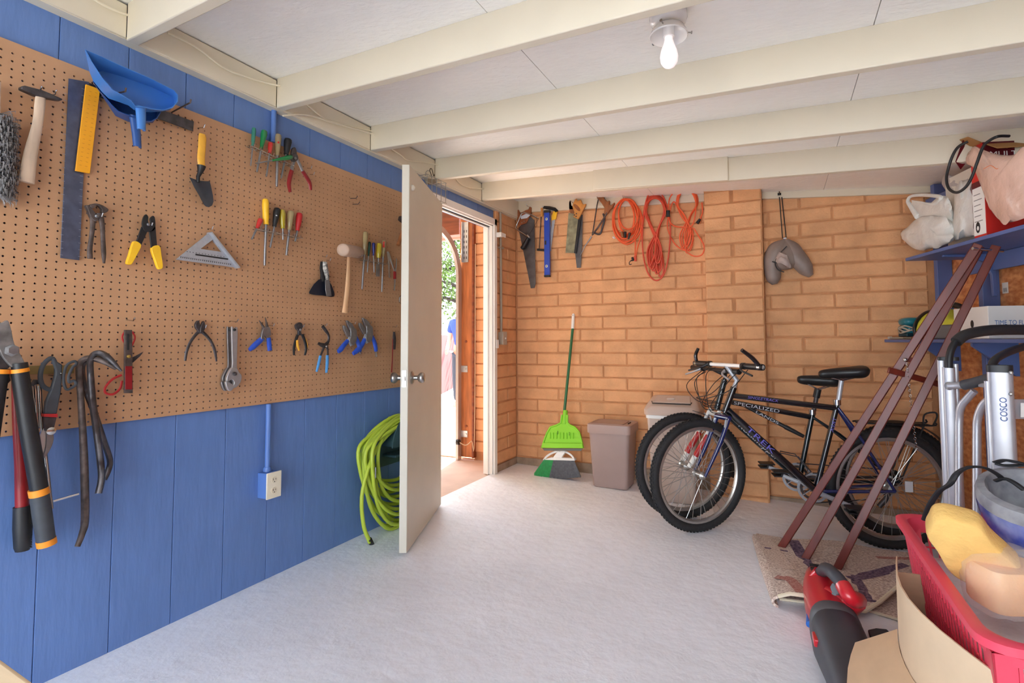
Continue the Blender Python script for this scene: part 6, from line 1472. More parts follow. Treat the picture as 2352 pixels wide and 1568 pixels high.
def leg_at(u, a, b):
    best = None
    for f in np.linspace(0, 1, 400):
        p = a + (b - a) * f; d = p - CAM; uu = PX + F * (d @ RT) / (d @ FW)
        if best is None or abs(uu - u) < best[0]: best = (abs(uu - u), p)
    return best[1]
x0, x1 = leg_at(2076, tp[0], fA), leg_at(2142, tp[2], fC)
zc_ = float((x0 - CAM) @ FW) - .03; g = G(); g.bar(CAM + ray(2040, 849) * zc_, CAM + ray(2178, 888) * zc_, .028, .012, side=(0, 0, 1)); cb = g.ob('crossbar', m_mah, ez, bev=.003)
g = G(); g.ball(x0 + A(.0, -.035, .0), .010, 10, 6); g.ob('wing_nut', m_chrome, cb)
xb = leg_at(2105, tp[1], fB); g = G(); g.bar(x0 + A(.01, 0, 0), xb, .022, .010, side=(0, 0, 1)); g.ob('brace', m_mah, ez, bev=.002)
ch0 = x0 + A(.005, -.04, -.02); L0 = .42
for k in range(34):
    p = ch0 + A(.0007 * k, 0, -k * .0125); g = G(); g.torus(p, (1, 0, 0) if k % 2 else (0, 1, 0), .0055, .0012, 8, 4); g.ob('chain_link', m_chrome, ez)
# ================================================================ folded rug
m_rug = mat('woven beige rug', (236, 220, 206), .95, col2=(176, 150, 138), sc=100, bump=1.0, bs=110, dist=.006, stretch=(1, 2.5, 1), ramp=(.4, .6))
rg = thing('folded_rug', 'beige woven rug with dark plum stripes folded over on the floor', 'rug', onf(1900, 1320))
hT = .055
def RG(u, v, h=hT): return onf(u, v, h)
front = [(1787, 1366), (1815, 1371), (1850, 1378), (1900, 1388), (1950, 1390), (1985, 1386), (2020, 1370), (2062, 1346), (2110, 1318)]
back = [(1737, 1222), (1775, 1228), (1820, 1236), (1870, 1240), (1920, 1244), (1960, 1250), (2000, 1255), (2045, 1260), (2100, 1268)]
M_, N_ = len(front), 9
def rug_pt(i, f, lift=0):
    p = np.array(RG(*front[i])) * (1 - f) + np.array(RG(*back[i])) * f
    h = .012 * math.sin(f * 4 + i) * .6 + .018 * math.sin(i * .9) * (1 - f)
    return p + A(0, 0, h + lift)
def sheet(th, lift, m, nm, par=None):
    vs = []; fs = []
    for i in range(M_):
        for j in range(N_ + 1): vs.append(rug_pt(i, j / N_, lift))
    k0 = len(vs)
    for i in range(M_):
        for j in range(N_ + 1): vs.append(rug_pt(i, j / N_, lift) - A(0, 0, th))
    w = N_ + 1
    for i in range(M_ - 1):
        for j in range(N_):
            a = i * w + j; fs.append((a, a + w, a + w + 1, a + 1)); fs.append((k0 + a, k0 + a + 1, k0 + a + w + 1, k0 + a + w))
    for i in range(M_ - 1):
        for j in (0, N_): a = i * w + j; fs.append((a, a + w, k0 + a + w, k0 + a))
    for i in (0, M_ - 1):
        for j in range(N_): a = i * w + j; fs.append((a, a + 1, k0 + a + 1, k0 + a))
    g = G(); g.add(vs, fs); return g.ob(nm, m, par or rg, sharp=60)
top_ = sheet(.012, 0, m_rug, 'upper_layer')
# rolled fold on the left, lower layer, bound edge
g = G(); rings = []
for j in range(N_ + 1):
    p = rug_pt(0, j / N_, -.006); zf = FZ(p[0]); r_ = max(.012, (p[2] - zf) / 2); c = A(p[0], p[1], zf + r_); ring = []
    for a in np.linspace(PI/2, 1.5 * PI, 10): ring.append(c + A(r_ * 1.1 * math.cos(a), 0, r_ * math.sin(a)))
    for a in np.linspace(1.5 * PI, PI/2, 10): ring.append(c + A((r_ - .01) * 1.1 * math.cos(a), 0, max(.2, (r_ - .011) / r_) * r_ * math.sin(a)))
    rings.append(ring)
g.loft(rings); g.ob('fold', m_rug, rg)
g = G(); lo = [onf(u, v, .010) for u, v in ((1790, 1374), (1985, 1397), (2062, 1421), (2120, 1400), (2110, 1275), (1745, 1232))]; g.prism(lo, (0, 0, -.009)); g.ob('lower_layer', m_rug, rg)
m_bind = mat('cream binding', (226, 216, 190), .9)
g = G(); g.tube([rug_pt(i, 0, -.006) for i in range(M_)], .0085, 6); g.ob('bound_edge', m_bind, rg)
g = G(); g.tube([onf(u, v, .008) for u, v in ((1790, 1375), (1985, 1399), (2062, 1422), (2120, 1401))], .006, 6); g.ob('bound_edge', m_bind, rg)
m_plum = mat('plum weave', (62, 46, 72), .95, col2=(140, 116, 134), sc=80); m_redw = mat('brick red weave', (150, 78, 72), .95, col2=(190, 150, 138), sc=140); m_tanw = mat('light tan weave', (222, 206, 192), .95, col2=(178, 154, 142), sc=140)
def stripe(path, w, m):
    """woven stripe laid in the upper layer: path in (column, depth) coordinates"""
    def S(c, f):
        i = min(int(c), M_ - 2); t_ = c - i; return rug_pt(i, f) * (1 - t_) + rug_pt(i + 1, f) * t_ + A(0, 0, .0012)
    P = []
    for (c0, f0), (c1, f1) in zip(path[:-1], path[1:]):
        for q_ in np.linspace(0, 1, 9): P.append(S(c0 + (c1 - c0) * q_, f0 + (f1 - f0) * q_))
    vs = []; fs = []
    for i, p in enumerate(P):
        d = nrm(P[min(i+1, len(P)-1)] - P[max(i-1, 0)]); o = nrm(np.cross((0, 0, 1), d)); vs += [p - o * w/2, p + o * w/2]
    for i in range(len(P) - 1): fs.append((2*i, 2*i+1, 2*i+3, 2*i+2))
    g = G(); g.add(vs, fs); g.ob('woven_stripe', m, top_)
stripe([(2.0, .97), (2.6, .35)], .06, m_plum); stripe([(4.6, .42), (5.4, .05)], .06, m_plum); stripe([(4.55, .42), (7.6, .40)], .06, m_plum)
stripe([(.3, .22), (1.3, .18), (1.8, .02)], .05, m_redw); stripe([(.2, .98), (1.2, .35)], .08, m_tanw); stripe([(6.2, .75), (7.8, .72)], .03, m_redw); stripe([(3.2, .9), (7.5, .88)], .02, m_tanw); stripe([(.2, .7), (1.6, .72)], .018, m_plum)
# ================================================================ leaf blower
q4 = Q(1700, 1180, 4.04)
def F4(x, y, h): u, v = q4((x, y))[0]; return onf(u, v, h)
lb = thing('leaf_blower', 'red and charcoal handheld leaf blower lying on the floor before the rug', 'leaf blower', F4(860, 1000, 0))
m_lr = mat('glossy red shell', (200, 30, 44), .3, var=.04, sc=8, coat=.4); m_lc = mat('charcoal shell', (58, 60, 68), .5, var=.06, sc=10)
rings = []
ax0, ax1 = F4(745, 640, .10), F4(1010, 1480, .09)
dA = nrm(ax1 - ax0); sA = nrm(np.cross((0, 0, 1), dA)); uA = nrm(np.cross(dA, sA))
def ring_(c, w, h, n=30, p=.75): return [c + sA * w * math.copysign(abs(math.cos(a))**p, math.cos(a)) + uA * h * math.copysign(abs(math.sin(a))**p, math.sin(a)) for a in np.linspace(0, 2*PI, n, endpoint=False)]
LN = np.linalg.norm(ax1 - ax0)
def mid(f): return ax0 + (ax1 - ax0) * f
wx = lambda f: .068 + .012 * math.sin(min(1, f * 1.6) * PI)
g = G(); g.loft([ring_(mid(-.03), .040, .05), ring_(mid(0), .062, .075), ring_(mid(.12), .076, .09), ring_(mid(.26), .082, .098), ring_(mid(.45), .086, .096), ring_(mid(.56), .084, .092)]); g.ob('motor_housing', m_lr, lb)
g = G(); g.loft([ring_(mid(.545), .083, .092), ring_(mid(.58), .085, .094), ring_(mid(.64), .086, .094), ring_(mid(.65), .082, .09)]); g.ob('collar', mat('grey shell', (84, 84, 88), .5), lb)
g = G(); g.loft([ring_(mid(.63), .08, .09), ring_(mid(.67), .086, .093), ring_(mid(.76), .088, .092), ring_(mid(.88), .08, .085), ring_(mid(1.0), .072, .075), ring_(mid(1.35), .062, .062), ring_(mid(1.6), .06, .06)]); fb = g.ob('fan_body', m_lc, lb)
g = G(); c = mid(.78) - sA * .0 ; best = sA if (sA[0] < 0) else -sA; g.obox(mid(.82) + best * .078 + uA * .03, dA * .028, best * .012, uA * .013); g.ob('release_button', m_lr, fb, bev=.004)
g = G(); g.tube([mid(.42) + best * .079 - uA * .0, mid(.58) + best * .085 + uA * .0], [.004, .012], 8); g.ob('badge', mat('blue badge', (50, 110, 200), .35), lb)
# arch handle over the housing
hp_ = [F4(1090, 800, .20), F4(1020, 770, .235), F4(940, 640, .26), F4(870, 560, .27), F4(800, 510, .25), F4(760, 540, .20), F4(700, 610, .16)]
g = G(); P = spline(hp_, 5); g.tube(P[8:28], .024, 12); g.ob('grip', m_lc, lb)
g = G(); g.tube(P[:10], [.032] * 4 + [.028] * 6, 10, flat=(uA, .9)); g.ob('rear_handle', m_lr, lb)
g = G(); g.tube(P[26:], .030, 10); g.ob('front_handle', m_lr, lb)
g = G(); g.tube([F4(1090, 800, .20), F4(1010, 870, .16), mid(.40) + uA * .06], [.033, .04, .045], 10); g.ob('handle_post', m_lr, lb)
g = G(); g.tube([F4(890, 690, .225), F4(905, 720, .20), F4(870, 770, .18)], [.02, .016, .012], 8); g.ob('trigger', mat('grey trigger', (112, 116, 122), .5), lb)
for k in range(3): g = G(); c = mid(.06 + .055 * k) + uA * .088; g.obox(c, dA * .006, sA * .045, uA * .004); g.ob('vent_slot', m_ink, lb)
# dark scrap beside it
g = G(); P = [F4(x, y, .02) for x, y in ((1185, 1070), (1260, 1055), (1360, 1065), (1420, 1120), (1300, 1180), (1250, 1190), (1200, 1120))]; g.prism(P, (0, 0, -.012)); tag(g.ob('rubber_wedge', m_char, bev=.004), 'dark grey wedge lying on the floor beside the cardboard box', 'wedge')
# ================================================================ cardboard box, basket and what lies in it
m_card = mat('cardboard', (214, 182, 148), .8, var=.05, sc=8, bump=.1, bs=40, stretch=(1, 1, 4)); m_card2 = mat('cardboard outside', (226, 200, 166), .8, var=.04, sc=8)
cA, cB = onz(2058, 1277, .38), onz(2278, 1540, .38)                                # upright flap, far and near top corners
dl = nrm((cB - cA) * A(1, 1, 0)); ol_ = nrm(np.cross((0, 0, 1), dl)); ol_ = ol_ if ol_[0] < 0 else -ol_       # outward (left)
cb_ = thing('cardboard_box', 'open cardboard box on the floor holding the red basket', 'cardboard box', cA * A(1, 1, 0) + A(.2, -.3, FZ(2.6)))
zr = .19
LB = np.linalg.norm((cB - cA)[:2]); wB = .46
fz = FZ(2.6)
base0 = cA * A(1, 1, 0); base1 = base0 + dl * LB
def panel(p, q_, z0, z1, th, nm, m, bulge=0):
    n_ = nrm(np.cross((0, 0, 1), q_ - p)); n_ = n_ if n_ @ -ol_ > 0 or abs(n_ @ ol_) < .3 else -n_; pts = []
    g = G(); K2 = 8; vs = []; fs = []
    for k in range(K2 + 1):
        f = k / K2; o = p + (q_ - p) * f + n_ * bulge * math.sin(PI * f)
        vs += [o + A(0, 0, z0), o + A(0, 0, z1), o + n_ * th + A(0, 0, z1), o + n_ * th + A(0, 0, z0)]
    for k in range(K2):
        a = 4 * k
        for i in range(4): j = (i + 1) % 4; fs.append((a + i, a + 4 + i, a + 4 + j, a + j))
    fs += [(0, 1, 2, 3), (4*K2 + 3, 4*K2 + 2, 4*K2 + 1, 4*K2)]
    g.add(vs, fs); return g.ob(nm, m, cb_)
inn = -ol_
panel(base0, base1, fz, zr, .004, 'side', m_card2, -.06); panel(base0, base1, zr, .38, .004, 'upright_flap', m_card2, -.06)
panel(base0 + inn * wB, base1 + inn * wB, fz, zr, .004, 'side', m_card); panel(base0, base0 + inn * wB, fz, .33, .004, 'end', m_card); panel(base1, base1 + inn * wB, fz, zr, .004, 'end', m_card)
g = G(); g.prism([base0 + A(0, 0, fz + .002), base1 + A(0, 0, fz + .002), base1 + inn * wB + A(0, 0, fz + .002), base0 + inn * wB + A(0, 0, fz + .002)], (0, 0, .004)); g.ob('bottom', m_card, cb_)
up_, lo2 = [], []
for f in np.linspace(.1, .97, 9):
    e0_ = base0 + (base1 - base0) * f + ol_ * (.06 * math.sin(PI * f) + .002) + A(0, 0, zr - .008); up_.append(e0_); lo2.append(e0_ + ol_ * (.11 + .08 * f) + A(0, 0, -.055 - .045 * f))
g = G(); rr_ = [[a, b, b + A(0, 0, -.004), a + A(0, 0, -.004)] for a, b in zip(up_, lo2)]; g.loft(rr_); g.ob('folded_flap', m_card, cb_)
g = G(); f0, f1 = base1 + A(0, 0, zr) + inn * .02, base1 + inn * wB + A(0, 0, zr); g.prism([f0, f1, f1 + dl * .04 + A(0, 0, .12), f0 + dl * .03 + A(0, 0, .13)], dl * .004); g.ob('near_flap', m_card2, cb_)
# basket
m_bk = mat('pinkish red plastic', (236, 74, 98), .4, var=.03, sc=8)
r0, r1 = onz(2072, 1186, .46), onz(2262, 1450, .46)
db = nrm((r1 - r0) * A(1, 1, 0)); nb = nrm(np.cross((0, 0, 1), db)); nb = nb if nb[0] > 0 else -nb
LBk = np.linalg.norm((r1 - r0)[:2]) + .05; WBk = .42; zb0, zb1 = fz + .012, .46
bk = thing('laundry_basket', 'pinkish red slotted plastic laundry basket standing in the cardboard box', 'basket', r0 * A(1, 1, 0) + A(.2, -.3, zb0))
cB_ = r0 * A(1, 1, 0) + db * (LBk / 2 - .02) + nb * WBk / 2
def bring(k, z, r=.06, grow=0):
    out = []; w_, l_ = WBk/2 * k + grow, LBk/2 * k + grow; rr = r * k
    for sx, sy, a0 in ((1, 1, 0), (-1, 1, PI/2), (-1, -1, PI), (1, -1, 1.5*PI)):
        for q_ in range(6):
            a = a0 + PI/2 * q_ / 5; out.append(cB_ + db * (sx * (l_ - rr) + rr * math.cos(a)) + nb * (sy * (w_ - rr) + rr * math.sin(a)) + A(0, 0, z))
    return out
kz = lambda z: .72 + .28 * (z - zb0) / (zb1 - zb0)
g = G()
rim = bring(1.0, zb1)
ri, ro = bring(1.0, zb1, .06, -.006), bring(1.0, zb1, .06, .022)
lo_ = bring(1.0, zb1 - .022, .06, .020); li_ = bring(1.0, zb1 - .05, .06, -.008); n_ = len(ri)
g.loft([[p - A(0, 0, .018) for p in ro], ro, [p + A(0, 0, .006) for p in bring(1.0, zb1, .06, .008)], ri, [p - A(0, 0, .05) for p in bring(1.0, zb1, .06, -.008)], [p - A(0, 0, .05) for p in bring(1.0, zb1, .06, -.003)], [p - A(0, 0, .03) for p in bring(1.0, zb1, .06, .0)]], caps=False); g.ob('rim', m_bk, bk, sharp=50)
g = G(); g.loft([bring(kz(zb0), zb0), bring(kz(zb0 + .08), zb0 + .08), bring(kz(zb0 + .08) - .012, zb0 + .08), bring(kz(zb0) - .012, zb0 + .006)]); g.ob('base', m_bk, bk)
def wall_pt(side, f, z, ins=0):
    k = kz(z); w_, l_ = WBk/2 * k - ins, LBk/2 * k - ins
    if side == 0: return cB_ + db * (-l_ + 2*l_*f) - nb * w_ + A(0, 0, z)
    if side == 1: return cB_ + db * l_ + nb * (-w_ + 2*w_*f) + A(0, 0, z)
    if side == 2: return cB_ + db * (-l_ + 2*l_*f) + nb * w_ + A(0, 0, z)
    return cB_ - db * l_ + nb * (-w_ + 2*w_*f) + A(0, 0, z)
za, zc = zb0 + .07, zb1 - .03
for side, nbars in ((0, 22), (1, 14), (2, 22), (3, 14)):
    for k in range(nbars):
        f = .08 + .84 * (k + .5) / nbars
        g = G(); p, q_ = wall_pt(side, f, za), wall_pt(side, f, zc); g.bar(p, q_, .0068, .004, side=db if side in (0, 2) else nb); g.ob('bar', m_bk, bk, smooth=False)
    for j in range(6):
        z = za + (zc - za) * (j + 1) / 7; g = G(); g.bar(wall_pt(side, .06, z, .001), wall_pt(side, .94, z, .001), .005, .004, side=(0, 0, 1)); g.ob('crossbar', m_bk, bk, smooth=False)
for side, f0_, f1_ in ((0, .93, 1.0), (1, 0, .10), (0, 0, .07), (3, 0, .10), (1, .90, 1), (2, 0, .07), (2, .93, 1), (3, .9, 1)):
    g = G(); g.prism([wall_pt(side, f0_, za), wall_pt(side, f1_, za), wall_pt(side, f1_, zc), wall_pt(side, f0_, zc)], (nb if side in (0,) else -nb if side == 2 else -db if side == 1 else db) * .004); g.ob('corner_panel', m_bk, bk)
# filling so the sponges rest on something: folded grey cloth bag
g = G(); g.loft([bring(.68, zb0 + .09), bring(.74, zb0 + .2), bring(.84, .33), bring(.78, .36), bring(.5, .375)]); tag(g.ob('packed_cloth', mat('crumpled grey film', (214, 208, 212), .35, var=.12, sc=9, bump=.8, bs=10, dist=.02)), 'crumpled grey packed film filling the red basket', 'cloth')
# sponges
m_sp = mat('yellow sponge', (240, 196, 116), .95, var=.06, sc=14, bump=.7, bs=90, dist=.004)
q5 = Q(1940, 1020, 2.861)
def S5(x, y, z): u, v = q5((x, y))[0]; return onz(u, v, z)
def slab(P, off, nm, lab, m, bev_=.012):
    g = G(); g.prism(P, off); o = g.ob(nm, m, bev=bev_); return tag(o, lab, 'sponge')
s1_, s2_, s3_ = S5(560, 400, .635), S5(1080, 640, .56), S5(720, 760, .475); nS = nrm(np.cross(s2_ - s1_, s3_ - s1_)); nS = nS if nS[2] > 0 else -nS
P = [onp(u, v, s1_, nS) for u, v in q5(*smooth_outline([(527, 500), (548, 435), (580, 382), (650, 374), (780, 404), (880, 440), (960, 540), (1080, 650), (1135, 722), (1000, 775), (860, 812), (745, 780), (660, 710), (590, 590)], 4))]
cc = sum(P) / len(P); K5 = lambda k, h: [p * k + cc * (1 - k) + nS * h for p in P]
g = G(); g.loft([K5(.5, .002), K5(.93, .001), K5(.985, -.006), K5(1, -.02), K5(1, -.045), K5(.96, -.06), K5(.9, -.064)]); tag(g.ob('car_sponge', m_sp), 'big yellow rounded sponge leaning out of the red basket', 'sponge')
t = thing('bagged_sponge', 'pale orange sponge wrapped in clear film at the near end of the basket', 'sponge', S5(1060, 1000, .42))
cS = S5(1090, 905, .47); uy_ = nrm(RT * A(1, 1, 0)); ux_ = np.cross((0, 0, 1), uy_)
g = G(); rg_ = lambda k, z: [cS + ux_ * .06 * k * math.copysign(abs(math.cos(a))**.45, math.cos(a)) + uy_ * .082 * k * math.copysign(abs(math.sin(a))**.45, math.sin(a)) + A(0, 0, z) for a in np.linspace(0, 2*PI, 20, endpoint=False)]
g.loft([rg_(.92, -.055), rg_(1, -.045), rg_(1, .03), rg_(.92, .042)]); g.ob('block', mat('orange sponge', (244, 190, 128), .95, var=.05, sc=20, bump=.6, bs=90, dist=.004), t)
g = G(); rr = random.Random(4); rings = []
for k_, z in ((1.02, -.062), (1.10, -.05), (1.12, .0), (1.11, .035), (.99, .058), (.7, .072), (.35, .085)):
    rings.append([p + A(rr.uniform(-1, 1), rr.uniform(-1, 1), rr.uniform(-1, 1)) * .004 for p in rg_(k_, z)])
g.loft(rings); g.ob('clear_wrap', mat('clear wrap', (250, 250, 250), .08, alpha=.22, bump=.6, bs=18, dist=.02, spec=.8), t)
# helmet upside down with straps
KF = 1.096; hc = onz(2372, 1150, .62); t = thing('bike_helmet', 'blue marbled helmet upside down with dusty grey lining and black straps', 'helmet', hc - A(0, 0, .12))
m_hb = mat('marbled blue shell', (54, 74, 160), .25, col2=(150, 160, 206), sc=9, coat=.6, ramp=(.45, .7)); m_hg = mat('dusty grey foam', (120, 122, 130), .85, col2=(164, 166, 172), sc=16, bump=.4, bs=40)
hx = nrm(onz(2300, 1290, .6) - onz(2250, 1090, .6)); hx = nrm(hx * A(1, 1, 0)); hy = np.cross((0, 0, 1), hx)
tilt = .18
def hring(k, z, n=26): return [hc + (hx * .155 * k * math.cos(a) + hy * .115 * k * math.sin(a) + A(0, 0, z + tilt * .155 * k * math.cos(a) * -1)) * KF for a in np.linspace(0, 2*PI, n, endpoint=False)]
g = G(); g.loft([hring(.02, -.128), hring(.25, -.125), hring(.55, -.112), hring(.8, -.085), hring(.95, -.045), hring(1.0, -.005), hring(.98, .012)], caps=False); g.ob('shell', m_hb, t)
g = G(); g.loft([hring(1.005, -.002), hring(1.01, .012), hring(.97, .026), hring(.82, .030), hring(.76, .018), hring(.68, -.04), hring(.4, -.085), hring(.15, -.095), hring(.01, -.096)], caps=False); g.ob('foam_lining', m_hg, t)
m_str = mat('black webbing', (30, 31, 36), .7)
def strap(px, zs, w=.011, nm='strap'):
    P = spline([S5(x, y, 1.0764 - (1.0764 - z) * KF) for (x, y), z in zip(px, zs)], 5); g = G(); g.tube(P, w, 8, flat=((0, 0, 1), .35)); g.ob(nm, m_str, t)
strap([(525, 495), (560, 400), (620, 310), (690, 262), (740, 190), (820, 150), (920, 155), (1000, 195), (1040, 230)], [.56, .62, .67, .70, .73, .75, .74, .72, .70], .009)
strap([(990, 120), (1050, 105), (1120, 115), (1190, 135), (1100, 140), (1040, 138), (990, 125)], [.75, .755, .755, .75, .745, .745, .748], .010)
strap([(990, 240), (1050, 225), (1110, 250), (1180, 300)], [.70, .71, .705, .69], .010, 'buckle_strap')
# ================================================================ aluminium hand cart
m_al = mat('anodised aluminium', (186, 186, 192), .42, .6, var=.04, sc=20); m_foam = mat('black foam grip', (40, 40, 42), .6, var=.1, sc=30)
pl_, pr_ = A(2.782, 2.50, 0), A(2.821, 2.12, 0); dc = nrm(pr_ - pl_); nc = nrm(np.cross((0, 0, 1), dc)); nc = nc if nc[1] < 0 else -nc
nc = nrm(A(-1, -.35, 0)); 
ct = thing('hand_cart', 'folded aluminium hand cart with black foam handle standing behind the basket', 'hand cart', (pl_ + pr_) / 2 + A(0, 0, FZ(2.77)))
vl = nrm((CAM - pl_) * A(1, 1, 0)); vl_s = nrm(np.cross((0, 0, 1), vl)); vl_s = vl_s if vl_s @ RT > 0 else -vl_s
vr = nrm((CAM - pr_) * A(1, 1, 0)); vr_s = nrm(np.cross((0, 0, 1), vr)); vr_s = vr_s if vr_s @ RT > 0 else -vr_s
zf = FZ(2.77)
def post(c, sx, vw, w, d, z0, z1, nm, m, n=16, par=ct):
    def R_(z): return [c + sx * w/2 * math.copysign(abs(math.cos(a))**.55, math.cos(a)) + vw * d/2 * math.copysign(abs(math.sin(a))**.55, math.sin(a)) + A(0, 0, z) for a in np.linspace(0, 2*PI, n, endpoint=False)]
    g = G(); g.loft([R_(z0), R_(z1)]); return g.ob(nm, m, par, sharp=50)
def atu(u, c, vw_s, vw): # offset a post so its image column is u
    best = (9e9, 0)
    for o in np.linspace(-.2, .2, 401):
        d = c + vw_s * o + A(0, 0, .8) - CAM; uu = PX + F * (d @ RT) / (d @ FW)
        if abs(uu - u) < best[0]: best = (abs(uu - u), o)
    return c + vw_s * best[1]
p1 = post(atu(2183, pl_, vl_s, vl) + vl * .012, vl_s, vl, .042, .045, zf + .05, .962, 'rail', m_al)
post(atu(2166, pl_, vl_s, vl), vl_s, vl, .026, .03, zf + .05, .99, 'rail', m_al); post(atu(2199, pl_, vl_s, vl), vl_s, vl, .018, .03, zf + .05, .975, 'rail', m_al)
cc = post(atu(2183, pl_, vl_s, vl), vl_s, vl, .07, .045, .988, 1.002, 'end_cap', m_blk)
p2 = post(atu(2302, pr_, vr_s, vr), vr_s, vr, .066, .05, zf + .05, .965, 'rail', m_al); post(atu(2272, pr_, vr_s, vr), vr_s, vr, .018, .035, zf + .05, .935, 'rail', m_al)
post(atu(2302, pr_, vr_s, vr), vr_s, vr, .068, .052, .965, .988, 'end_cap', m_blk)
oo = atu(2300, pr_, vr_s, vr) + vr * .0285
zz = onp(2300, 940, oo, vr)[2]
text('lettering', 'COSCO', onp(2315, 968, oo + vr * .004, vr), (0, 0, 1), -vr_s, .018, mat('navy print', (30, 70, 140), .5), ct, w=.075)
for v_ in (856, 905):
    g = G(); P = onp(2322, v_, oo, vr); g.lathe([(.006, 0), (.006, .003), (.003, .0045), (.0001, .005)], P - vr * .002, vr, 12); g.ob('rivet', m_steel, ct)
g = G(); P = onp(2180, 886, pl_ + vl * .036, vl); g.lathe([(.016, 0), (.016, .006), (.008, .01), (.0001, .0105)], P, vl, 14); g.ob('rivet', m_steel, ct)
def ctube(px, ds, r, nm, m, sp=5):
    P = [CAM + ray(u, v) * z * 1.05 for (u, v), z in zip(px, ds)]; g = G(); g.tube(spline(P, sp), r * 1.05, 12); return g.ob(nm, m, ct)
ctube([(2178, 886), (2215, 884), (2245, 880), (2285, 886)], [1.90, 1.86, 1.80, 1.66], .0125, 'cross_tube', m_al)
ctube([(2214, 884), (2240, 878), (2262, 872), (2282, 866)], [1.845, 1.80, 1.74, 1.65], .018, 'cross_grip', m_char)
ctube([(2238, 897), (2222, 915), (2207, 935), (2203, 970), (2203, 1050), (2203, 1150), (2203, 1290)], [1.84, 1.86, 1.88, 1.89, 1.87, 1.84, 1.80], .0125, 'frame_tube', m_al)
ctube([(2275, 915), (2258, 930), (2246, 960), (2244, 1000), (2244, 1090), (2244, 1250)], [1.70, 1.72, 1.74, 1.74, 1.72, 1.68], .0125, 'frame_tube', m_al)
ctube([(2180, 845), (2180, 825), (2186, 800), (2203, 778), (2235, 762), (2280, 757), (2330, 756), (2380, 757)], [1.92, 1.925, 1.93, 1.94, 1.95, 1.96, 1.98, 2.0], .0125, 'handle_tube', m_blk)
ctube([(2196, 785), (2215, 770), (2245, 762), (2280, 758), (2330, 757), (2380, 758)], [1.935, 1.94, 1.95, 1.96, 1.98, 2.0], .020, 'foam_grip', m_foam)
ctube([(2278, 870), (2278, 845), (2284, 828), (2302, 815), (2330, 803), (2380, 788)], [1.63, 1.64, 1.65, 1.67, 1.70, 1.76], .012, 'handle_tube', m_blk)
g = G(); P = [CAM + ray(u, v) * 1.68 for u, v in ((2330, 917), (2400, 917), (2400, 962), (2330, 962))]; g.prism(P, -vr * .01); lbp = g.ob('cross_plate', m_al, ct)
g = G(); P = [CAM + ray(u, v) * 1.675 for u, v in ((2344, 925), (2400, 925), (2400, 958), (2344, 958))]; g.prism(P, -vr * .001); g.ob('label', m_white, lbp)
g = G(); g.obox((pl_ + pr_) / 2 + A(0, 0, zf + .06), dc * .24, nc * .02, A(0, 0, .02)); g.ob('base_bar', m_al, ct, bev=.004)
for c in (pl_, pr_):
    g = G(); g.lathe([(.06, -.02), (.07, -.012), (.07, .012), (.06, .02)], c - nc * .06 + A(0, 0, zf + .07), dc, 22); g.ob('wheel', m_tire, ct)
# ================================================================ ceiling lamp
m_porc = mat('white porcelain', (238, 234, 230), .25, coat=.4)
lz = CZ(1.855, 1.66); lc = A(1.855, 1.655, lz)
lm = thing('ceiling_lamp', 'white porcelain lampholder with a bare bulb between the rafters', 'lamp', lc - A(0, 0, .2))
g = G(); g.lathe([(.057, 0), (.060, -.012), (.062, -.03), (.057, -.044), (.045, -.052), (.030, -.054)], lc, (0, 0, 1), 28); g.ob('base', m_porc, lm)
g = G(); g.lathe([(.024, -.05), (.052, -.066), (.062, -.088), (.060, -.092), (.050, -.07), (.022, -.056)], lc, (0, 0, 1), 28); g.ob('fitter_cup', m_porc, lm)
g = G(); g.lathe([(.019, -.056), (.0195, -.092), (.0185, -.094)], lc, (0, 0, 1), 20); g.ob('socket', m_porc, lm)
m_bulb = mat('pearl bulb', (246, 238, 238), .2, emit=0.35)
g = G(); g.lathe([(.013, -.09), (.0135, -.102), (.018, -.118), (.026, -.140), (.0295, -.160), (.027, -.178), (.018, -.191), (.006, -.197), (.0001, -.1975)], lc, (0, 0, 1), 22); g.ob('bulb', m_bulb, lm)
for a in (.4, 2.5, 4.6): g = G(); o = A(math.cos(a), math.sin(a), 0); g.tube([lc + o * .058 - A(0, 0, .078), lc + o * .074 - A(0, 0, .078)], .0022, 6); g.tube([lc + o * .074 - A(0, 0, .078), lc + o * .077 - A(0, 0, .078)], .005, 8); g.ob('thumb_screw', m_steel, lm)
g = G(); g.prism([(1.90, 1.60, CZ(1.9, 1.6) - .001), (1.925, 1.60, CZ(1.9, 1.6) - .001), (1.915, 1.63, CZ(1.9, 1.63) - .001)], (0, 0, -.003)); tag(g.ob('tape_scrap', mat('navy tape', (44, 70, 120), .6)), 'scrap of dark blue tape on the ceiling beside the lamp', 'tape')
# ================================================================ painted wires along the ledger
m_wire = mat('cream wire', (236, 226, 202), .5)
def wire(lab, pts, r=.0045, x=.042):
    g = G(); P = [onx(u, v, x + dx) for (u, v, dx) in pts]; g.tube(spline(P, 5), r, 6); return tag(g.ob('ledger_wire', m_wire), lab, 'wire', 'painted wires on the ledger')
wire('cream painted wire on the nearest ledger block at the picture top', [(190, -20, 0), (235, 10, .003), (280, 30, .003), (300, 36, .003), (318, 38, .02)])
wire('cream painted wire on the second ledger block above the pegboard', [(385, 75, 0), (450, 108, .003), (510, 153, .003), (560, 175, .003), (610, 190, .003), (655, 200, .03)])
wire('upper cream painted wire on the third ledger block', [(705, 240, 0), (735, 265, .003), (752, 276, .003), (800, 288, .003), (850, 300, .003), (868, 309, .03)])
wire('lower cream painted wire on the third ledger block', [(650, 266, .0), (690, 263, .006), (730, 270, .004), (752, 278, .008), (800, 292, .008), (866, 311, .03)])
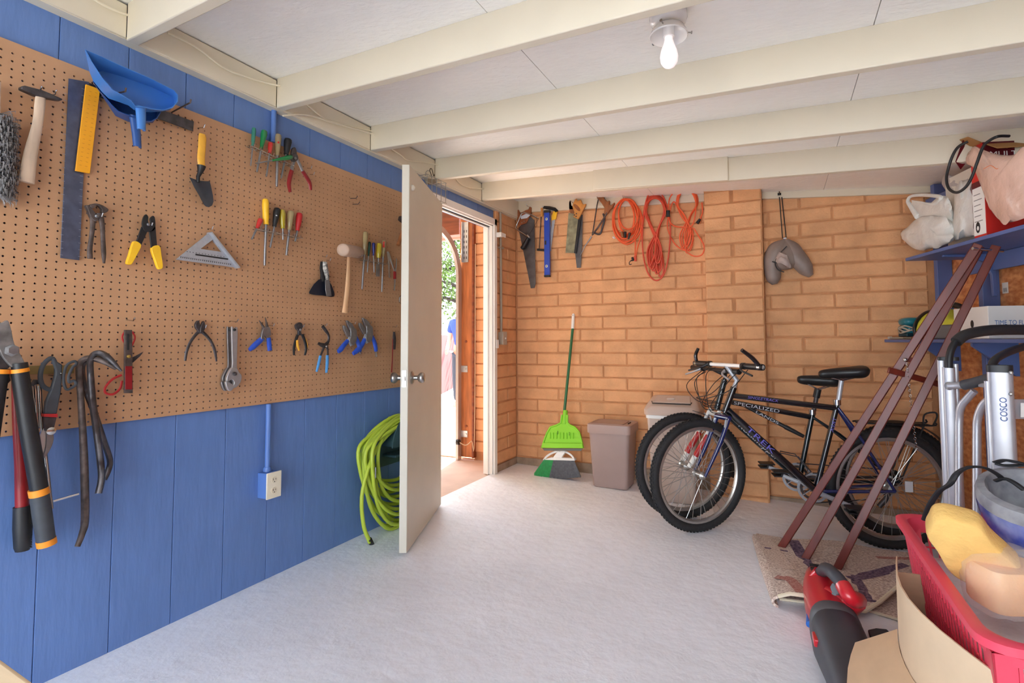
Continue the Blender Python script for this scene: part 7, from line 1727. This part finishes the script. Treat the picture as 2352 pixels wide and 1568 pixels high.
wire('cream painted wire on the fourth ledger block', [(895, 340, 0), (920, 355, .003), (936, 367, .003), (975, 373, .003), (1014, 380, .025)])
wire('cream painted wire on the last ledger block by the brick corner', [(1048, 412, 0), (1062, 425, .003), (1085, 432, .003), (1124, 434, .02)])
# ================================================================ wire cage with hook over the door
m_galv2 = mat('dull wire', (170, 168, 160), .45, .7)
cg = thing('wire_cage', 'small wire basket with metal clips hung below the ledger over the door', 'wire basket', onx(985, 445, .05))
c0 = onx(975, 408, .05)
for k in range(5):
    g = G(); p = c0 + A(0, -.05 + .05 * k, 0); g.tube([p + A(-.02, 0, .0), p + A(.06, 0, 0), p + A(.06, 0, -.14), p + A(-.03, 0, -.14)], .0025, 6); g.ob('upright_wire', m_galv2, cg)
for z in (0, -.05, -.10, -.14):
    g = G(); g.tube([c0 + A(.06, -.06, z), c0 + A(.06, .16, z)], .0025, 6); g.ob('cross_wire', m_galv2, cg)
q9 = Q(940, 360, 14.25)
def H9(x, y, d): u, v = q9((x, y))[0]; return onx(u, v, d)
g = G(); g.tube(spline([H9(740, 680, .07), H9(700, 520, .07), H9(670, 470, .07), H9(690, 390, .08), H9(730, 390, .08), H9(760, 470, .08), H9(800, 630, .08), H9(825, 580, .08)], 4), .0028, 6); g.ob('wire_clip', mat('dark wire', (74, 62, 48), .5, .5), cg)
g = G(); g.tube(spline([H9(530, 620, .06), H9(540, 520, .06), H9(600, 450, .07), H9(660, 470, .07)], 4), .0025, 6); g.ob('wire_hoop', m_galv2, cg)
g = G(); g.prism([H9(560, 690, .075), H9(850, 740, .075), H9(870, 850, .075), H9(760, 900, .075), H9(620, 870, .075)], (-.02, 0, 0)); g.ob('clip_plate', mat('dull plate', (150, 142, 126), .5, .5), cg)
# ================================================================ conduit and switch box on the brick stub
m_cg = mat('grey conduit paint', (168, 158, 142), .45, .2)
t = thing('stub_conduit', 'grey conduit running down the brick stub to a switch box', 'conduit', onx(1155, 765, .012))
ya = onx(1152, 700, .016)[1]; z1 = onx(1155, 762, .03)[2]
g = G(); g.tube([(.014, ya - .012, 2.176), (.014, ya - .006, 1.7), (.014, ya, z1)], .0105, 10); g.ob('pipe', m_cg, t)
zc = onx(1150, 568, .02)[2]; g = G(); g.box((-.002, ya - .03, zc - .008), (.027, ya + .025, zc + .008)); g.ob('pipe_strap', m_cg, t, bev=.002)
z0 = onx(1155, 791, .03)[2]; g = G(); g.box((.0, ya - .032, z0), (.045, ya + .030, z1)); bxx = g.ob('switch_box', m_cg, t, bev=.003)
g = G(); g.box((.045, ya - .035, z0 - .002), (.050, ya + .033, z1 + .002)); fc = g.ob('cover', mat('grey cover', (186, 178, 164), .4, .2), t, bev=.002)
g = G(); g.box((.05, ya - .004, (z0 + z1) / 2 - .008), (.058, ya + .004, (z0 + z1) / 2 + .006)); g.ob('toggle', m_white, fc, bev=.001)
# ================================================================ bench corner at the lower left
m_pine2 = mat('pale pine board', (238, 214, 178), .6, var=.10, sc=5, stretch=(.5, 8, 8))
ba, bb_ = onz(-60, 1463, .83), onz(92, 1572, .83)
e_ = nrm(bb_ - ba); o_ = nrm(np.cross(e_, (0, 0, 1))); o_ = o_ if o_[1] < 0 else -o_
wbn = thing('workbench', 'pale wooden bench corner at the lower left of the picture', 'bench', ba + o_ * .3 - A(0, 0, .83) + A(0, 0, FZ(1.5)))
for k in range(3):
    g = G(); p = ba - e_ * .75 + o_ * (.105 * k); q_ = bb_ + e_ * .02 + o_ * (.105 * k); g.prism([p, q_, q_ + o_ * .103, p + o_ * .103], (0, 0, -.035)); g.ob('top_board', m_pine2, wbn, bev=.004)
for p in (ba - e_ * .7 + o_ * .04, bb_ - e_ * .03 + o_ * .04, ba - e_ * .7 + o_ * .27, bb_ - e_ * .03 + o_ * .27):
    g = G(); g.bar(p - A(0, 0, .036), A(p[0], p[1], FZ(p[0]) + .001), .06, .06, side=e_); g.ob('leg', m_pine2, wbn, bev=.003)
# ================================================================ person out on the driveway
def person():
    pc = ony(1062, 925, 7.2); X0, Y0 = pc[0], 7.2
    t = thing('person', 'person in a blue T shirt and dark trousers standing out on the driveway', 'person', (X0, Y0, -.012))
    def skin(nm, verts, edges, m, sub=2, root=0):
        me = bpy.data.meshes.new(nm); base = np.array(t['_o'][:])
        me.from_pydata([tuple(np.array(v[:3]) + A(X0, Y0, -.012) - base) for v in verts], edges, []); o = bpy.data.objects.new(nm, me); COL.objects.link(o); o.parent = t; o['_o'] = t['_o'][:]
        md = o.modifiers.new('skin', 'SKIN'); 
        if not me.skin_vertices: me.attributes
        lay = me.skin_vertices[0].data if me.skin_vertices else None
        if lay is None:
            bpy.context.view_layer.objects.active = o; bpy.ops.mesh.customdata_skin_add(); lay = me.skin_vertices[0].data
        for i, v in enumerate(verts): lay[i].radius = (v[3], v[4] if len(v) > 4 else v[3])
        lay[root].use_root = True
        md.use_smooth_shade = True; s_ = o.modifiers.new('sub', 'SUBSURF'); s_.levels = sub; s_.render_levels = sub
        me.materials.append(m); return o
    sk_ = mat('skin tone', (206, 148, 122), .55, sss=.1)
    V = [(0,0,.95,.13,.10),(0,0,1.15,.125,.095),(0,0,1.36,.15,.10),(0,0,1.46,.07,.07),(0,-.01,1.54,.05,.05),(0,-.02,1.62,.075,.085),(0,-.015,1.72,.075,.09),
         (-.19,0,1.40,.06),(-.25,0,1.15,.043),(-.20,-.14,.98,.034),(-.15,-.22,.95,.03),(.19,0,1.40,.06),(.25,.02,1.15,.043),(.24,-.05,.90,.034),(.23,-.07,.82,.03),
         (-.09,0,.86,.085),(-.10,-.01,.48,.062),(-.10,.02,.09,.042),(-.10,-.12,.035,.038),(.09,0,.86,.085),(.11,-.01,.48,.062),(.11,.03,.09,.042),(.12,-.11,.035,.038)]
    E_ = [(0,1),(1,2),(2,3),(3,4),(4,5),(5,6),(2,7),(7,8),(8,9),(9,10),(2,11),(11,12),(12,13),(13,14),(0,15),(15,16),(16,17),(17,18),(0,19),(19,20),(20,21),(21,22)]
    skin('body', V, E_, sk_)
    skin('shirt', [(0,0,.93,.155,.125),(0,0,1.15,.15,.12),(0,0,1.36,.175,.125),(0,0,1.45,.10,.09),(-.19,0,1.40,.082),(-.24,0,1.22,.07),(.19,0,1.40,.082),(.24,.01,1.22,.07)], [(0,1),(1,2),(2,3),(2,4),(4,5),(2,6),(6,7)], mat('blue cotton', (40, 62, 140), .8))
    skin('trousers', [(0,0,.98,.15,.12),(-.09,0,.86,.105),(-.10,-.01,.48,.082),(-.10,.02,.10,.07),(.09,0,.86,.105),(.11,-.01,.48,.082),(.11,.03,.10,.07)], [(0,1),(1,2),(2,3),(0,4),(4,5),(5,6)], mat('dark cotton', (46, 48, 60), .85))
    g = G(); g.ball(A(X0, Y0 + .005, 1.675), (.088, .10, .085), 14, 8); g.ob('hair', mat('dark hair', (52, 40, 34), .8), t)
    for s_ in (-1, 1):
        g = G(); g.ball(A(X0 + s_ * .03, Y0 - .105, 1.625), (.011, .008, .008), 8, 6); g.ob('eye', m_ink, t)
        hx = A(X0 - .145, Y0 - .235, .935) if s_ < 0 else A(X0 + .228, Y0 - .075, .80)
        for k in range(4):
            g = G(); b0_ = hx + A(.012 * (k - 1.5), 0, -.01); ln_ = (.05, .058, .055, .045)[k]; g.tube([b0_, b0_ + A(0, -.012, -ln_ * .5), b0_ + A(0, -.005, -ln_)], [.0085, .008, .006], 6); g.ob('finger', sk_, t)
        g = G(); g.tube([hx + A(s_ * -.02, -.01, .0), hx + A(s_ * -.038, -.02, -.02), hx + A(s_ * -.04, -.02, -.042)], [.01, .009, .007], 6); g.ob('thumb', sk_, t)
    g = G(); g.tube([A(X0, Y0 - .10, 1.62), A(X0, Y0 - .125, 1.59)], [.008, .014], 8); g.ob('nose', sk_, t)
    g = G(); g.tube([A(X0 - .022, Y0 - .10, 1.56), A(X0 + .022, Y0 - .10, 1.56)], .005, 6); g.ob('mouth', mat('lips', (170, 96, 90), .5), t)
person()
for o in bpy.data.objects:
    if '_o' in o: del o['_o']
